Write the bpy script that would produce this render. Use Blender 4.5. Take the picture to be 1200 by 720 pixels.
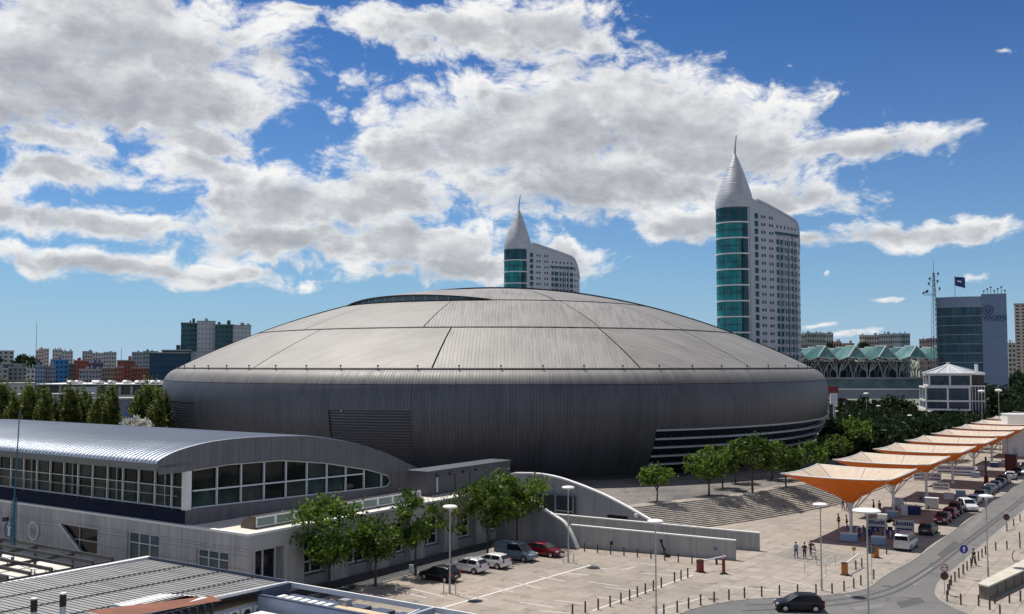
import bpy, bmesh, math, random
from mathutils import Vector, Matrix, noise as mnoise
from bpy_extras import object_utils
R = random.Random(7)
sin, cos, pi, rad = math.sin, math.cos, math.pi, math.radians
for o in list(bpy.data.objects): bpy.data.objects.remove(o)
SC = bpy.context.scene
COL = SC.collection
# ------------------------------------------------------------ camera
F, HOR, CAMZ = 1170.0, 428.0, 21.0
PITCH = math.atan((HOR - 360) / F)
cam = bpy.data.cameras.new('camera'); camo = bpy.data.objects.new('camera', cam); COL.objects.link(camo)
cam.sensor_width = 36; cam.lens = 36 * F / 1200; cam.clip_start = .5; cam.clip_end = 20000
camo.location = (0, 0, CAMZ); camo.rotation_euler = (pi/2 + PITCH, 0, 0); SC.camera = camo
# ------------------------------------------------------------ light
SUN = Vector((-2.45, 2.9, 7.9)).normalized()
SUN_EL = math.asin(SUN.z); SUN_AZ = math.atan2(SUN.x, SUN.y)
sl = bpy.data.lights.new('sun', 'SUN'); sl.energy = 5.0; sl.angle = rad(.5); sl.color = (1, .95, .87)
so = bpy.data.objects.new('sun', sl); COL.objects.link(so); so.rotation_euler = SUN.to_track_quat('Z', 'Y').to_euler(); so.location = (0, 0, 200)
SC.view_settings.view_transform = 'Standard'; SC.view_settings.look = 'None'; SC.view_settings.exposure = .08; SC.view_settings.gamma = 1
SC.cycles.max_bounces = 5; SC.cycles.diffuse_bounces = 2; SC.cycles.glossy_bounces = 3; SC.cycles.transparent_max_bounces = 6
SC.cycles.use_denoising = True
W = bpy.data.worlds.new('World'); SC.world = W; W.use_nodes = True
NT = W.node_tree
def N(nt, typ, **kw):
    n = nt.nodes.new(typ)
    for k, v in kw.items():
        if k == 'ins':
            for i, val in v.items():
                if hasattr(val, 'links') or isinstance(val, bpy.types.NodeSocket): nt.links.new(val, n.inputs[i])
                else: n.inputs[i].default_value = val
        else: setattr(n, k, v)
    return n
def M_(nt, op, a, b=None, c=None, clamp=False):
    ins = {0: a}
    if b is not None: ins[1] = b
    if c is not None: ins[2] = c
    return N(nt, 'ShaderNodeMath', operation=op, use_clamp=clamp, ins=ins).outputs[0]
def ramp(nt, fac, stops, interp='LINEAR'):
    n = N(nt, 'ShaderNodeValToRGB', ins={0: fac}); cr = n.color_ramp; cr.interpolation = interp
    while len(cr.elements) < len(stops): cr.elements.new(.5)
    for e, (p, c) in zip(cr.elements, stops): e.position = p; e.color = tuple(c) + (1,) if len(c) == 3 else c
    return n.outputs[0]
def mixc(nt, fac, a, b, blend='MIX'):
    n = N(nt, 'ShaderNodeMix', data_type='RGBA', blend_type=blend)
    for i, v in ((0, fac), (6, a), (7, b)):
        if isinstance(v, bpy.types.NodeSocket): nt.links.new(v, n.inputs[i])
        else: n.inputs[i].default_value = v if i == 0 else (tuple(v) + (1,) if len(v) == 3 else v)
    return n.outputs[2]
# clouds: ellipses in azimuth / elevation (degrees), broken up by noise.  (az, el, half width, half height, tilt, weight)
def pxa(x, y): return math.degrees(math.atan((x - 600) / F)), math.degrees(math.atan((HOR - y) / F))
CLOUDS = [(150, 60, 215, 70, .1, 1.15), (20, 120, 200, 75, 0, 1.2), (180, 130, 150, 60, 0, 1.1), (-160, 60, 240, 120, 0, 1), (60, 190, 120, 22, 0, .8), (320, 75, 60, 35, -.1, .7),
          (50, 222, 110, 22, 0, .95), (250, 210, 90, 30, .1, .9), (330, 245, 170, 45, -.05, 1.1), (440, 235, 120, 60, 0, 1), (90, 272, 230, 22, .02, .9), (140, 318, 220, 19, .06, .98), (330, 288, 180, 34, 0, 1.0), (-80, 250, 120, 50, 0, .8),
          (500, 290, 130, 38, 0, 1.1), (480, 180, 95, 50, .1, 1), (600, 150, 170, 62, 0, 1.25), (705, 180, 90, 55, 0, 1.3), (100, 60, 120, 60, 0, 1.3), (240, 175, 70, 30, .1, .9), (740, 120, 150, 62, .3, 1.15), (830, 165, 150, 62, .1, 1.2), (720, 215, 220, 42, 0, 1.1), (1000, 182, 150, 24, -.02, .95), (660, 300, 70, 20, 0, .7),
          (520, 30, 150, 30, 0, 1), (640, 25, 110, 42, .1, 1.05), (490, 55, 50, 32, .1, .8), (820, 272, 110, 26, 0, 1), (930, 240, 100, 28, 0, 1), (1080, 284, 160, 19, -.05, .95), (960, 290, 70, 15, 0, .8),
          (640, 72, 60, 18, -.1, .7), (690, 45, 70, 26, .5, .8), (540, 316, 150, 26, 0, .95), (660, 295, 75, 30, .25, .95), (1180, 95, 26, 8, .1, .42), (930, 85, 14, 8, 0, .42), (1040, 358, 22, 6, 0, .55), (970, 330, 10, 5, 0, .5), (1000, 396, 60, 10, 0, .6), (960, 383, 40, 8, 0, .5),
          (350, 20, 60, 14, 0, .55), (965, 125, 18, 16, -.5, .5), (1140, 330, 40, 12, 0, .45)]
grp = bpy.data.node_groups.new('cloud_field', 'ShaderNodeTree')
grp.interface.new_socket('P', in_out='INPUT', socket_type='NodeSocketVector'); grp.interface.new_socket('D', in_out='OUTPUT', socket_type='NodeSocketFloat'); grp.interface.new_socket('H', in_out='OUTPUT', socket_type='NodeSocketFloat'); grp.interface.new_socket('T', in_out='OUTPUT', socket_type='NodeSocketFloat')
gi = grp.nodes.new('NodeGroupInput'); go = grp.nodes.new('NodeGroupOutput')
P0 = gi.outputs[0]
wn = N(grp, 'ShaderNodeTexNoise', noise_dimensions='2D', ins={'Vector': P0, 'Scale': .16, 'Detail': 3.0, 'Roughness': .5})
wv = N(grp, 'ShaderNodeVectorMath', operation='MULTIPLY_ADD', ins={0: wn.outputs['Color'], 1: (3.2, 2.0, 0), 2: (-1.6, -1.0, 0)}).outputs[0]
PW = N(grp, 'ShaderNodeVectorMath', operation='ADD', ins={0: P0, 1: wv}).outputs[0]
best = None; SW = SH = None
for (x, y, rx, ry, tl, wt) in CLOUDS:
    az, el = pxa(x, y); k = math.degrees(1 / F); rx *= k * 1.08; ry *= k * 1.12
    sub = N(grp, 'ShaderNodeVectorMath', operation='SUBTRACT', ins={0: PW, 1: (az, el, 0)}).outputs[0]
    d1 = N(grp, 'ShaderNodeVectorMath', operation='DOT_PRODUCT', ins={0: sub, 1: (1/rx, 0, 0)}).outputs['Value']
    d2 = N(grp, 'ShaderNodeVectorMath', operation='DOT_PRODUCT', ins={0: sub, 1: (tl/ry, 1/ry, 0)}).outputs['Value']
    q = M_(grp, 'MULTIPLY_ADD', d1, d1, M_(grp, 'MULTIPLY', d2, d2))
    v = M_(grp, 'MULTIPLY_ADD', M_(grp, 'SQRT', q), -1.15, wt + .35)
    w_ = M_(grp, 'MAXIMUM', M_(grp, 'ADD', v, .15), 0.0); w_ = M_(grp, 'MULTIPLY', w_, w_)
    SW = w_ if SW is None else M_(grp, 'ADD', SW, w_); SH = M_(grp, 'MULTIPLY', w_, d2) if SH is None else M_(grp, 'MULTIPLY_ADD', w_, d2, SH)
    best = v if best is None else M_(grp, 'SMOOTH_MAX', best, v, .18)
# the rest of the sky, outside the photograph's frame, keeps the same kind of scattered cloud
wide = N(grp, 'ShaderNodeTexNoise', noise_dimensions='2D', ins={'Vector': P0, 'Scale': .045, 'Detail': 2.0}).outputs[0]
sp = N(grp, 'ShaderNodeSeparateXYZ', ins={0: P0})
far = M_(grp, 'MAXIMUM', M_(grp, 'MULTIPLY_ADD', M_(grp, 'ABSOLUTE', sp.outputs[0]), .12, -3.6, clamp=True), M_(grp, 'MULTIPLY_ADD', sp.outputs[1], .12, -2.7, clamp=True))
wide = M_(grp, 'MULTIPLY', M_(grp, 'MULTIPLY_ADD', wide, 5.0, -2.2), far)
wide = M_(grp, 'ADD', wide, M_(grp, 'MULTIPLY_ADD', far, .9, -.9))
best = M_(grp, 'MAXIMUM', M_(grp, 'MAXIMUM', best, -1.2), wide)
best = M_(grp, 'MINIMUM', best, 1.15)
PS = N(grp, 'ShaderNodeVectorMath', operation='MULTIPLY', ins={0: PW, 1: (1, 1.7, 1)}).outputs[0]
n1 = N(grp, 'ShaderNodeTexNoise', noise_dimensions='2D', ins={'Vector': PS, 'Scale': .30, 'Detail': 8.0, 'Roughness': .53, 'Lacunarity': 2.1}).outputs[0]
res = M_(grp, 'MULTIPLY_ADD', n1, 1.9, M_(grp, 'MULTIPLY_ADD', best, 1.1, -1.36))
vo = N(grp, 'ShaderNodeTexVoronoi', voronoi_dimensions='2D', feature='F1', ins={'Vector': PS, 'Scale': .55, 'Detail': 3.0, 'Roughness': .6, 'Lacunarity': 2.3}).outputs['Distance']
res = M_(grp, 'MULTIPLY_ADD', vo, -.44, M_(grp, 'ADD', res, .37))
grp.links.new(res, go.inputs[0]); grp.links.new(M_(grp, 'DIVIDE', SH, M_(grp, 'MAXIMUM', SW, .05)), go.inputs[1])
grp.links.new(best, go.inputs[2])
tc = N(NT, 'ShaderNodeTexCoord'); gen = N(NT, 'ShaderNodeVectorMath', operation='NORMALIZE', ins={0: tc.outputs['Generated']}).outputs[0]
sx = N(NT, 'ShaderNodeSeparateXYZ', ins={0: gen})
az = M_(NT, 'MULTIPLY', M_(NT, 'ARCTAN2', sx.outputs[0], sx.outputs[1]), 57.2958)
el = M_(NT, 'MULTIPLY', M_(NT, 'ARCSINE', sx.outputs[2]), 57.2958)
pc = N(NT, 'ShaderNodeCombineXYZ', ins={0: az, 1: el, 2: 0.0}).outputs[0]
def field(off):
    v = N(NT, 'ShaderNodeVectorMath', operation='ADD', ins={0: pc, 1: off}).outputs[0]
    g = NT.nodes.new('ShaderNodeGroup'); g.node_tree = grp; NT.links.new(v, g.inputs[0]); return g.outputs
D0, HH, BB = field((0, 0, 0))
nzs = [N(NT, 'ShaderNodeTexNoise', noise_dimensions='2D', ins={'Vector': N(NT, 'ShaderNodeVectorMath', operation='MULTIPLY_ADD', ins={0: pc, 1: (1, 1.7, 1), 2: o_}).outputs[0], 'Scale': .30, 'Detail': 4.0, 'Roughness': .55, 'Lacunarity': 2.1}).outputs[0] for o_ in ((0, 0, 0), (-.5, 1.6, 0))]
mask = N(NT, 'ShaderNodeMapRange', interpolation_type='SMOOTHSTEP', ins={0: D0, 1: -.16, 2: .5}).outputs[0]
# bright rims and tops, grey hearts and bases
thick = N(NT, 'ShaderNodeMapRange', interpolation_type='SMOOTHSTEP', ins={0: M_(NT, 'ADD', M_(NT, 'MULTIPLY', D0, .55), M_(NT, 'MULTIPLY', BB, .5)), 1: .35, 2: 1.0}).outputs[0]
slope = M_(NT, 'MULTIPLY', M_(NT, 'SUBTRACT', nzs[0], nzs[1]), 1.0)
litv = M_(NT, 'ADD', M_(NT, 'MULTIPLY_ADD', thick, -.62, M_(NT, 'MULTIPLY_ADD', HH, .36, .92)), slope, clamp=True)
ccol = ramp(NT, litv, [(0, (.42, .435, .475)), (.35, (.58, .595, .625)), (.7, (.84, .85, .86)), (1, (1.0, .995, .98))])
sky = N(NT, 'ShaderNodeTexSky', sky_type='NISHITA', sun_disc=False, sun_elevation=SUN_EL, sun_rotation=SUN_AZ, altitude=0, air_density=1.0, dust_density=.5, ozone_density=1.6)
skym = N(NT, 'ShaderNodeVectorMath', operation='SCALE', ins={0: sky.outputs[0], 'Scale': .105}).outputs[0]
gam = N(NT, 'ShaderNodeGamma', ins={0: skym, 1: 1.55}).outputs[0]
tint = mixc(NT, 1.0, gam, (.27, .62, .93), 'MULTIPLY')
hz_ = M_(NT, 'EXPONENT', M_(NT, 'MULTIPLY', M_(NT, 'MAXIMUM', el, 0.0), -.135))
tint = mixc(NT, M_(NT, 'MULTIPLY', hz_, .9), tint, (.40, .565, .76))
ccol2 = N(NT, 'ShaderNodeVectorMath', operation='SCALE', ins={0: ccol, 'Scale': .90}).outputs[0]
fin = mixc(NT, M_(NT, 'MULTIPLY', mask, .97), tint, ccol2)
bg = NT.nodes['Background']; NT.links.new(fin, bg.inputs[0]); bg.inputs[1].default_value = 1.0
# colour already scaled by the sky strength of 0.105 above
# ------------------------------------------------------------ pixel -> place helpers (measurements taken off the photograph)
def ray(px, py):
    u, v = (px - 600) / F, (360 - py) / F
    return Vector((u, cos(PITCH) - sin(PITCH) * v, sin(PITCH) + cos(PITCH) * v))
def G(px, py, z=0.0):
    d = ray(px, py); t = (z - CAMZ) / d.z; return Vector((d.x * t, d.y * t, z))
def Y(px, py, y):
    d = ray(px, py); t = y / d.y; return Vector((d.x * t, y, CAMZ + d.z * t))
# ------------------------------------------------------------ materials
MATS = {}
def mat(name, col, rough=.6, metal=0., var=.0, vscale=1., bump=0., bscale=8., spec=.5, emit=None, alpha=None, trans=0., coords='Object', dirt=None, streak=0):
    if name in MATS: return MATS[name]
    m = bpy.data.materials.new(name); m.use_nodes = True; nt = m.node_tree; b = nt.nodes['Principled BSDF']
    b.inputs['Base Color'].default_value = tuple(col) + (1,); b.inputs['Roughness'].default_value = rough; b.inputs['Metallic'].default_value = metal
    b.inputs['Specular IOR Level'].default_value = spec
    tcn = N(nt, 'ShaderNodeTexCoord').outputs[coords]
    if var > 0:
        n = N(nt, 'ShaderNodeTexNoise', ins={'Vector': tcn, 'Scale': vscale, 'Detail': 5.0, 'Roughness': .62}).outputs[0]
        f = N(nt, 'ShaderNodeMapRange', ins={0: n, 1: .28, 2: .72}).outputs[0]
        lo = [c * (1 - var) for c in col]; hi = [min(1, c * (1 + var)) for c in col]
        c = mixc(nt, f, lo, hi)
        if dirt:
            n2 = N(nt, 'ShaderNodeTexNoise', ins={'Vector': tcn, 'Scale': vscale * .23, 'Detail': 6.0, 'Roughness': .7}).outputs[0]
            f2 = N(nt, 'ShaderNodeMapRange', ins={0: n2, 1: .48, 2: .68}).outputs[0]
            c = mixc(nt, f2, c, dirt)
        if streak:
            sv = N(nt, 'ShaderNodeVectorMath', operation='MULTIPLY', ins={0: tcn, 1: (1.6, 1.6, .12)}).outputs[0]; sn = N(nt, 'ShaderNodeTexNoise', ins={'Vector': sv, 'Scale': 1.0, 'Detail': 6.0, 'Roughness': .7}).outputs[0]
            c = N(nt, 'ShaderNodeVectorMath', operation='SCALE', ins={0: c, 'Scale': N(nt, 'ShaderNodeMapRange', ins={0: sn, 1: .42, 2: .66, 3: 1.03, 4: 1 - streak}).outputs[0]}).outputs[0]
        nt.links.new(c, b.inputs['Base Color'])
    if bump > 0:
        n = N(nt, 'ShaderNodeTexNoise', ins={'Vector': tcn, 'Scale': bscale, 'Detail': 4.0}).outputs[0]
        bp = N(nt, 'ShaderNodeBump', ins={'Strength': bump, 'Distance': .05, 'Height': n}); nt.links.new(bp.outputs[0], b.inputs['Normal'])
    if emit: b.inputs['Emission Color'].default_value = tuple(emit) + (1,); b.inputs['Emission Strength'].default_value = 1
    MATS[name] = m; return m
def seam_mat(name, col, rough, metal, pitch, depth=.35, line=.35, var=.08, width=.10):
    """sheet metal whose standing seams follow UV.x (metres across the seams)"""
    if name in MATS: return MATS[name]
    m = bpy.data.materials.new(name); m.use_nodes = True; nt = m.node_tree; b = nt.nodes['Principled BSDF']
    b.inputs['Metallic'].default_value = metal; b.inputs['Roughness'].default_value = rough
    t = N(nt, 'ShaderNodeTexCoord'); s = N(nt, 'ShaderNodeSeparateXYZ', ins={0: t.outputs['UV']})
    u = M_(nt, 'FRACT', M_(nt, 'DIVIDE', s.outputs[0], pitch)); idx = M_(nt, 'FLOOR', M_(nt, 'DIVIDE', s.outputs[0], pitch))
    d = M_(nt, 'ABSOLUTE', M_(nt, 'SUBTRACT', u, .5)); h = N(nt, 'ShaderNodeMapRange', ins={0: d, 1: .5 - width, 2: .5}).outputs[0]
    v2 = M_(nt, 'FLOOR', M_(nt, 'DIVIDE', s.outputs[1], 5.3))
    rnd = N(nt, 'ShaderNodeTexWhiteNoise', noise_dimensions='2D', ins={'Vector': N(nt, 'ShaderNodeCombineXYZ', ins={0: idx, 1: v2, 2: 0.}).outputs[0]}).outputs[0]
    nz = N(nt, 'ShaderNodeTexNoise', ins={'Vector': t.outputs['Object'], 'Scale': .12, 'Detail': 5.0}).outputs[0]
    st = N(nt, 'ShaderNodeTexNoise', noise_dimensions='2D', ins={'Vector': N(nt, 'ShaderNodeVectorMath', operation='MULTIPLY', ins={0: t.outputs['UV'], 1: (1.1, .09, 0)}).outputs[0], 'Scale': 1.0, 'Detail': 5.0, 'Roughness': .7}).outputs[0]
    rnd2 = N(nt, 'ShaderNodeObjectInfo').outputs['Random']
    k = M_(nt, 'ADD', M_(nt, 'MULTIPLY_ADD', rnd, var, 1 - var), M_(nt, 'MULTIPLY_ADD', nz, .45, -.225))
    k = M_(nt, 'ADD', k, M_(nt, 'ADD', M_(nt, 'MULTIPLY_ADD', st, .7, -.35), M_(nt, 'MULTIPLY_ADD', rnd2, .14, -.07)))
    nt.links.new(M_(nt, 'MULTIPLY_ADD', st, .35, rough - .17), b.inputs['Roughness'])
    k = M_(nt, 'MULTIPLY', k, M_(nt, 'MULTIPLY_ADD', h, -line, 1.0))
    c = N(nt, 'ShaderNodeVectorMath', operation='SCALE', ins={0: tuple(col), 'Scale': k}).outputs[0]; nt.links.new(c, b.inputs['Base Color'])
    bp = N(nt, 'ShaderNodeBump', ins={'Strength': depth, 'Distance': .12, 'Height': h}); nt.links.new(bp.outputs[0], b.inputs['Normal'])
    MATS[name] = m; return m
def glass(name, col, rough=.06, metal=0., var=.3, vs=.4):
    if name in MATS: return MATS[name]
    m = mat(name, col, rough, metal, var, vs, spec=.2); return m
# ------------------------------------------------------------ object helpers
def setp(o, label=None, cat=None, group=None, kind=None):
    if label: o['label'] = label
    if cat: o['category'] = cat
    if group: o['group'] = group
    if kind: o['kind'] = kind
    return o
def empty(name, loc=(0, 0, 0), rz=0., label=None, cat=None, group=None, kind=None):
    o = bpy.data.objects.new(name, None); o.location = loc; o.rotation_euler = (0, 0, rz); o.empty_display_size = .1; COL.objects.link(o)
    return setp(o, label, cat, group, kind)
def put(mesh, name, parent=None, loc=(0, 0, 0), rz=0., sc=None):
    o = bpy.data.objects.new(name, mesh); o.location = loc
    o.rotation_euler = rz if isinstance(rz, (tuple, list)) else (0, 0, rz)
    if sc is not None: o.scale = sc if isinstance(sc, (tuple, list)) else (sc,) * 3
    COL.objects.link(o)
    if parent: o.parent = parent
    return o
def children(o): return [c for c in CH.get(o.name, [])]
def copy_tree(o, parent=None):
    c = o.copy(); COL.objects.link(c); c.parent = parent
    for ch in list(o.children): copy_tree(ch, c)
    return c
class MB:
    def __init__(s): s.v, s.f, s.uv, s.mi = [], [], {}, {}
    def add(s, vs, fs, uvs=None, mi=0):
        n = len(s.v); s.v += [tuple(p) for p in vs]
        for i, f in enumerate(fs):
            if uvs: s.uv[len(s.f)] = uvs[i]
            if mi: s.mi[len(s.f)] = mi
            s.f.append(tuple(n + k for k in f))
        return s
    def box(s, x0, x1, y0, y1, z0, z1, mi=0):
        v = [(x, y, z) for z in (z0, z1) for y in (y0, y1) for x in (x0, x1)]
        return s.add(v, [(0, 2, 3, 1), (4, 5, 7, 6), (0, 1, 5, 4), (2, 6, 7, 3), (0, 4, 6, 2), (1, 3, 7, 5)], mi=mi)
    def cbox(s, c, d, rz=0., mi=0):
        hx, hy, hz = d[0]/2, d[1]/2, d[2]/2; v = []
        for z in (-hz, hz):
            for y in (-hy, hy):
                for x in (-hx, hx): v.append((c[0] + x*cos(rz) - y*sin(rz), c[1] + x*sin(rz) + y*cos(rz), c[2] + z))
        return s.add(v, [(0, 2, 3, 1), (4, 5, 7, 6), (0, 1, 5, 4), (2, 6, 7, 3), (0, 4, 6, 2), (1, 3, 7, 5)], mi=mi)
    def prism(s, poly, z0, z1, top=True, mi=0):
        n = len(poly); v = [(p[0], p[1], z0) for p in poly] + [(p[0], p[1], z1) for p in poly]
        fs = [(i, (i+1) % n, n + (i+1) % n, n + i) for i in range(n)]
        fs += [tuple(reversed(range(n)))]
        if top: fs += [tuple(range(n, 2*n))]
        return s.add(v, fs, mi=mi)
    def vprism(s, prof, axis, a0, a1):
        """profile in (h, z) swept along the other horizontal axis; axis 'x' sweeps x, profile h is y"""
        n = len(prof); v = []
        for a in (a0, a1):
            for h, z in prof: v.append((a, h, z) if axis == 'x' else (h, a, z))
        return s.add(v, [tuple(range(n)), tuple(reversed(range(n, 2*n)))] + [(i, n+i, n+(i+1) % n, (i+1) % n) for i in range(n)])
    def tube(s, path, r, n=6, cap=True):
        pts = [Vector(p) for p in path]; rs = r if isinstance(r, (list, tuple)) else [r] * len(pts); base = len(s.v)
        for i, p in enumerate(pts):
            d = (pts[min(i+1, len(pts)-1)] - pts[max(i-1, 0)]).normalized(); a = d.orthogonal().normalized() if abs(d.z) < .99 else Vector((1, 0, 0)); a = (a - d * a.dot(d)).normalized(); b = d.cross(a)
            if i and abs(d.z) < .99:
                pass
            for k in range(n):
                t = 2*pi*k/n; s.v.append(tuple(p + (a*cos(t) + b*sin(t)) * rs[i]))
        for i in range(len(pts)-1):
            for k in range(n):
                k2 = (k+1) % n; s.f.append((base+i*n+k, base+i*n+k2, base+(i+1)*n+k2, base+(i+1)*n+k))
        if cap: s.f.append(tuple(base+k for k in reversed(range(n)))); s.f.append(tuple(base+(len(pts)-1)*n+k for k in range(n)))
        return s
    def bar(s, a, b, w, h=None, up=(0, 0, 1)):
        h = h or w; a = Vector(a); b = Vector(b); d = (b-a).normalized(); u = Vector(up); sd = d.cross(u)
        sd = sd.normalized() if sd.length > 1e-4 else Vector((1, 0, 0)); u = sd.cross(d).normalized(); v = []
        for p in (a, b):
            for i, j in ((-1, -1), (1, -1), (1, 1), (-1, 1)): v.append(p + sd*(i*w/2) + u*(j*h/2))
        return s.add(v, [(3, 2, 1, 0), (4, 5, 6, 7), (0, 1, 5, 4), (1, 2, 6, 5), (2, 3, 7, 6), (3, 0, 4, 7)])
    def lathe(s, prof, c=(0, 0, 0), n=16, a0=0, a1=2*pi, sy=1.):
        full = abs(a1-a0-2*pi) < 1e-6; m = n if full else n+1; base = len(s.v)
        for r, z in prof:
            for k in range(m):
                t = a0 + (a1-a0)*k/n; s.v.append((c[0]+r*cos(t), c[1]+r*sin(t)*sy, c[2]+z))
        for i in range(len(prof)-1):
            for k in range(n):
                k2 = (k+1) % m; s.f.append((base+i*m+k, base+i*m+k2, base+(i+1)*m+k2, base+(i+1)*m+k))
        return s
    def grid(s, fn, nu, nv, uvfn=None, flip=False):
        base = len(s.v)
        for j in range(nv+1):
            for i in range(nu+1): s.v.append(tuple(fn(i/nu, j/nv)))
        for j in range(nv):
            for i in range(nu):
                a = j*(nu+1)+i; q = (a, a+1, a+nu+2, a+nu+1)
                if flip: q = q[::-1]
                if uvfn:
                    cs = {a: (i/nu, j/nv), a+1: ((i+1)/nu, j/nv), a+nu+2: ((i+1)/nu, (j+1)/nv), a+nu+1: (i/nu, (j+1)/nv)}
                    s.uv[len(s.f)] = [uvfn(*cs[k]) for k in q]
                s.f.append(tuple(base+k for k in q))
        return s
    def mesh(s, name, m, smooth=False):
        me = bpy.data.meshes.new(name); me.from_pydata(s.v, [], s.f)
        for mm in (m if isinstance(m, (list, tuple)) else [m]): me.materials.append(mm)
        if s.uv:
            ul = me.uv_layers.new(name='UVMap').data
            for p in me.polygons:
                if p.index in s.uv:
                    for li, c in zip(p.loop_indices, s.uv[p.index]): ul[li].uv = c
        for i, k in s.mi.items(): me.polygons[i].material_index = k
        if smooth:
            for p in me.polygons: p.use_smooth = True
        me.update(); return me
    def obj(s, name, m, parent=None, loc=(0, 0, 0), rz=0., smooth=False, sc=None):
        return put(s.mesh(name, m, smooth), name, parent, loc, rz, sc)
def fixn(o):
    bm = bmesh.new(); bm.from_mesh(o.data); bmesh.ops.recalc_face_normals(bm, faces=bm.faces); bm.to_mesh(o.data); bm.free(); return o
def autosmooth(me, ang=.6):
    for p in me.polygons: p.use_smooth = True
    try: me.set_sharp_from_angle(angle=ang)
    except Exception: pass
def cyl(r, h, n=12, r2=None):
    r2 = r if r2 is None else r2; return MB().lathe([(0, 0), (r, 0), (r2, h), (0, h)], n=n)
ORD = ['first', 'second', 'third', 'fourth', 'fifth', 'sixth', 'seventh', 'eighth', 'ninth', 'tenth', 'eleventh', 'twelfth', 'thirteenth', 'fourteenth', 'fifteenth', 'sixteenth', 'seventeenth', 'eighteenth', 'nineteenth', 'twentieth']
ORD += ['twenty-' + w for w in ORD[:9]] + ['thirtieth'] + ['thirty-' + w for w in ORD[:9]] + ['fortieth']
def text_mesh(body, size, m, name='lettering', ext=.01, align='CENTER'):
    cu = bpy.data.curves.new(name, 'FONT'); cu.body = body; cu.size = size; cu.extrude = ext; cu.align_x = align; cu.align_y = 'CENTER'
    o = bpy.data.objects.new(name, cu); COL.objects.link(o); bpy.context.view_layer.update()
    me = bpy.data.meshes.new_from_object(o.evaluated_get(bpy.context.evaluated_depsgraph_get())); bpy.data.objects.remove(o); me.materials.clear(); me.materials.append(m); return me
AX = -math.atan2(.5596, .8288)      # the street grid: local x runs towards the lower right, local y away along the street
LX = Vector((cos(AX), sin(AX), 0)); LY = Vector((-sin(AX), cos(AX), 0))
# shared materials
m_conc = mat('concrete_grey', (.33, .33, .34), .85, var=.14, vscale=.35, bump=.15, dirt=(.22, .22, .23))
m_white = mat('white_paint', (.74, .74, .73), .55, var=.06, vscale=2)
m_frame = mat('white_frame', (.70, .72, .74), .4)
m_dark = mat('dark_metal', (.03, .032, .036), .45, .3)
m_steel = mat('galvanised_steel', (.42, .44, .46), .4, .7, var=.1, vscale=3)
m_black = mat('black_rubber', (.02, .02, .02), .8)
m_gdark = glass('dark_glass', (.012, .017, .022), .05)
# ============================================================ GROUND
def paving_mat(name, c1, c2, c3, rough=.85, s1=.06, s2=.5, tile=None, lines=.0):
    m = bpy.data.materials.new(name); m.use_nodes = True; nt = m.node_tree; b = nt.nodes['Principled BSDF']; b.inputs['Roughness'].default_value = rough
    g = N(nt, 'ShaderNodeNewGeometry').outputs['Position']
    n1 = N(nt, 'ShaderNodeTexNoise', ins={'Vector': g, 'Scale': s1, 'Detail': 6.0, 'Roughness': .65}).outputs[0]
    n2 = N(nt, 'ShaderNodeTexNoise', ins={'Vector': g, 'Scale': s2, 'Detail': 6.0, 'Roughness': .7}).outputs[0]
    n3 = N(nt, 'ShaderNodeTexNoise', ins={'Vector': g, 'Scale': s2 * 9, 'Detail': 3.0}).outputs[0]
    c = mixc(nt, N(nt, 'ShaderNodeMapRange', ins={0: n1, 1: .38, 2: .62}).outputs[0], c1, c2)
    c = mixc(nt, N(nt, 'ShaderNodeMapRange', ins={0: n2, 1: .52, 2: .72}).outputs[0], c, c3)
    c = mixc(nt, M_(nt, 'MULTIPLY_ADD', n3, .5, -.1), c, tuple(x * .72 for x in c3))
    n4 = N(nt, 'ShaderNodeTexNoise', ins={'Vector': g, 'Scale': .55, 'Detail': 3.0, 'Distortion': .6}).outputs[0]
    c = mixc(nt, N(nt, 'ShaderNodeMapRange', ins={0: n4, 1: .62, 2: .72, 3: 0.0, 4: .65}).outputs[0], c, tuple(x * .45 for x in c3))
    if tile:
        rot = N(nt, 'ShaderNodeMapping', ins={'Vector': g, 'Rotation': (0, 0, -AX)}).outputs[0]
        br = N(nt, 'ShaderNodeTexBrick', ins={'Vector': rot, 'Color1': (1, 1, 1, 1), 'Color2': (.82, .82, .82, 1), 'Mortar': (.55, .53, .5, 1), 'Scale': 1.0, 'Mortar Size': .035, 'Brick Width': tile, 'Row Height': tile, 'Bias': 0.0})
        br.offset = 0; c = mixc(nt, 1.0, c, br.outputs['Color'], 'MULTIPLY')
    nt.links.new(c, b.inputs['Base Color'])
    bp = N(nt, 'ShaderNodeBump', ins={'Strength': .2, 'Distance': .03, 'Height': n3}); nt.links.new(bp.outputs[0], b.inputs['Normal'])
    return m
m_lot = paving_mat('lot_paving', (.39, .325, .265), (.30, .26, .22), (.19, .165, .14), tile=2.4)
m_walk = paving_mat('pavement', (.395, .34, .28), (.32, .28, .24), (.22, .19, .165), tile=1.6)
m_asph = paving_mat('asphalt', (.165, .158, .15), (.125, .122, .12), (.09, .09, .09), s1=.1, s2=.35)
m_plaza = paving_mat('plaza_cobble', (.25, .225, .20), (.14, .13, .125), (.07, .07, .07), s1=.10, s2=.16, tile=1.2)
m_land = paving_mat('land', (.16, .17, .13), (.12, .14, .09), (.2, .19, .17), s1=.01, s2=.05)
m_line = mat('road_paint', (.66, .64, .60), .7, var=.18, vscale=1.5)
m_kerb = mat('kerb_stone', (.27, .25, .23), .8, var=.12, vscale=1)
def sheet(name, poly, z, m, kind='structure'):
    o = MB().add([(p[0], p[1], z) for p in poly], [tuple(range(len(poly)))]).obj(name, m); fixn(o)
    if o.data.polygons[0].normal.z < 0:
        o.data.flip_normals()
    if kind: o['kind'] = kind
    return o
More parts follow.
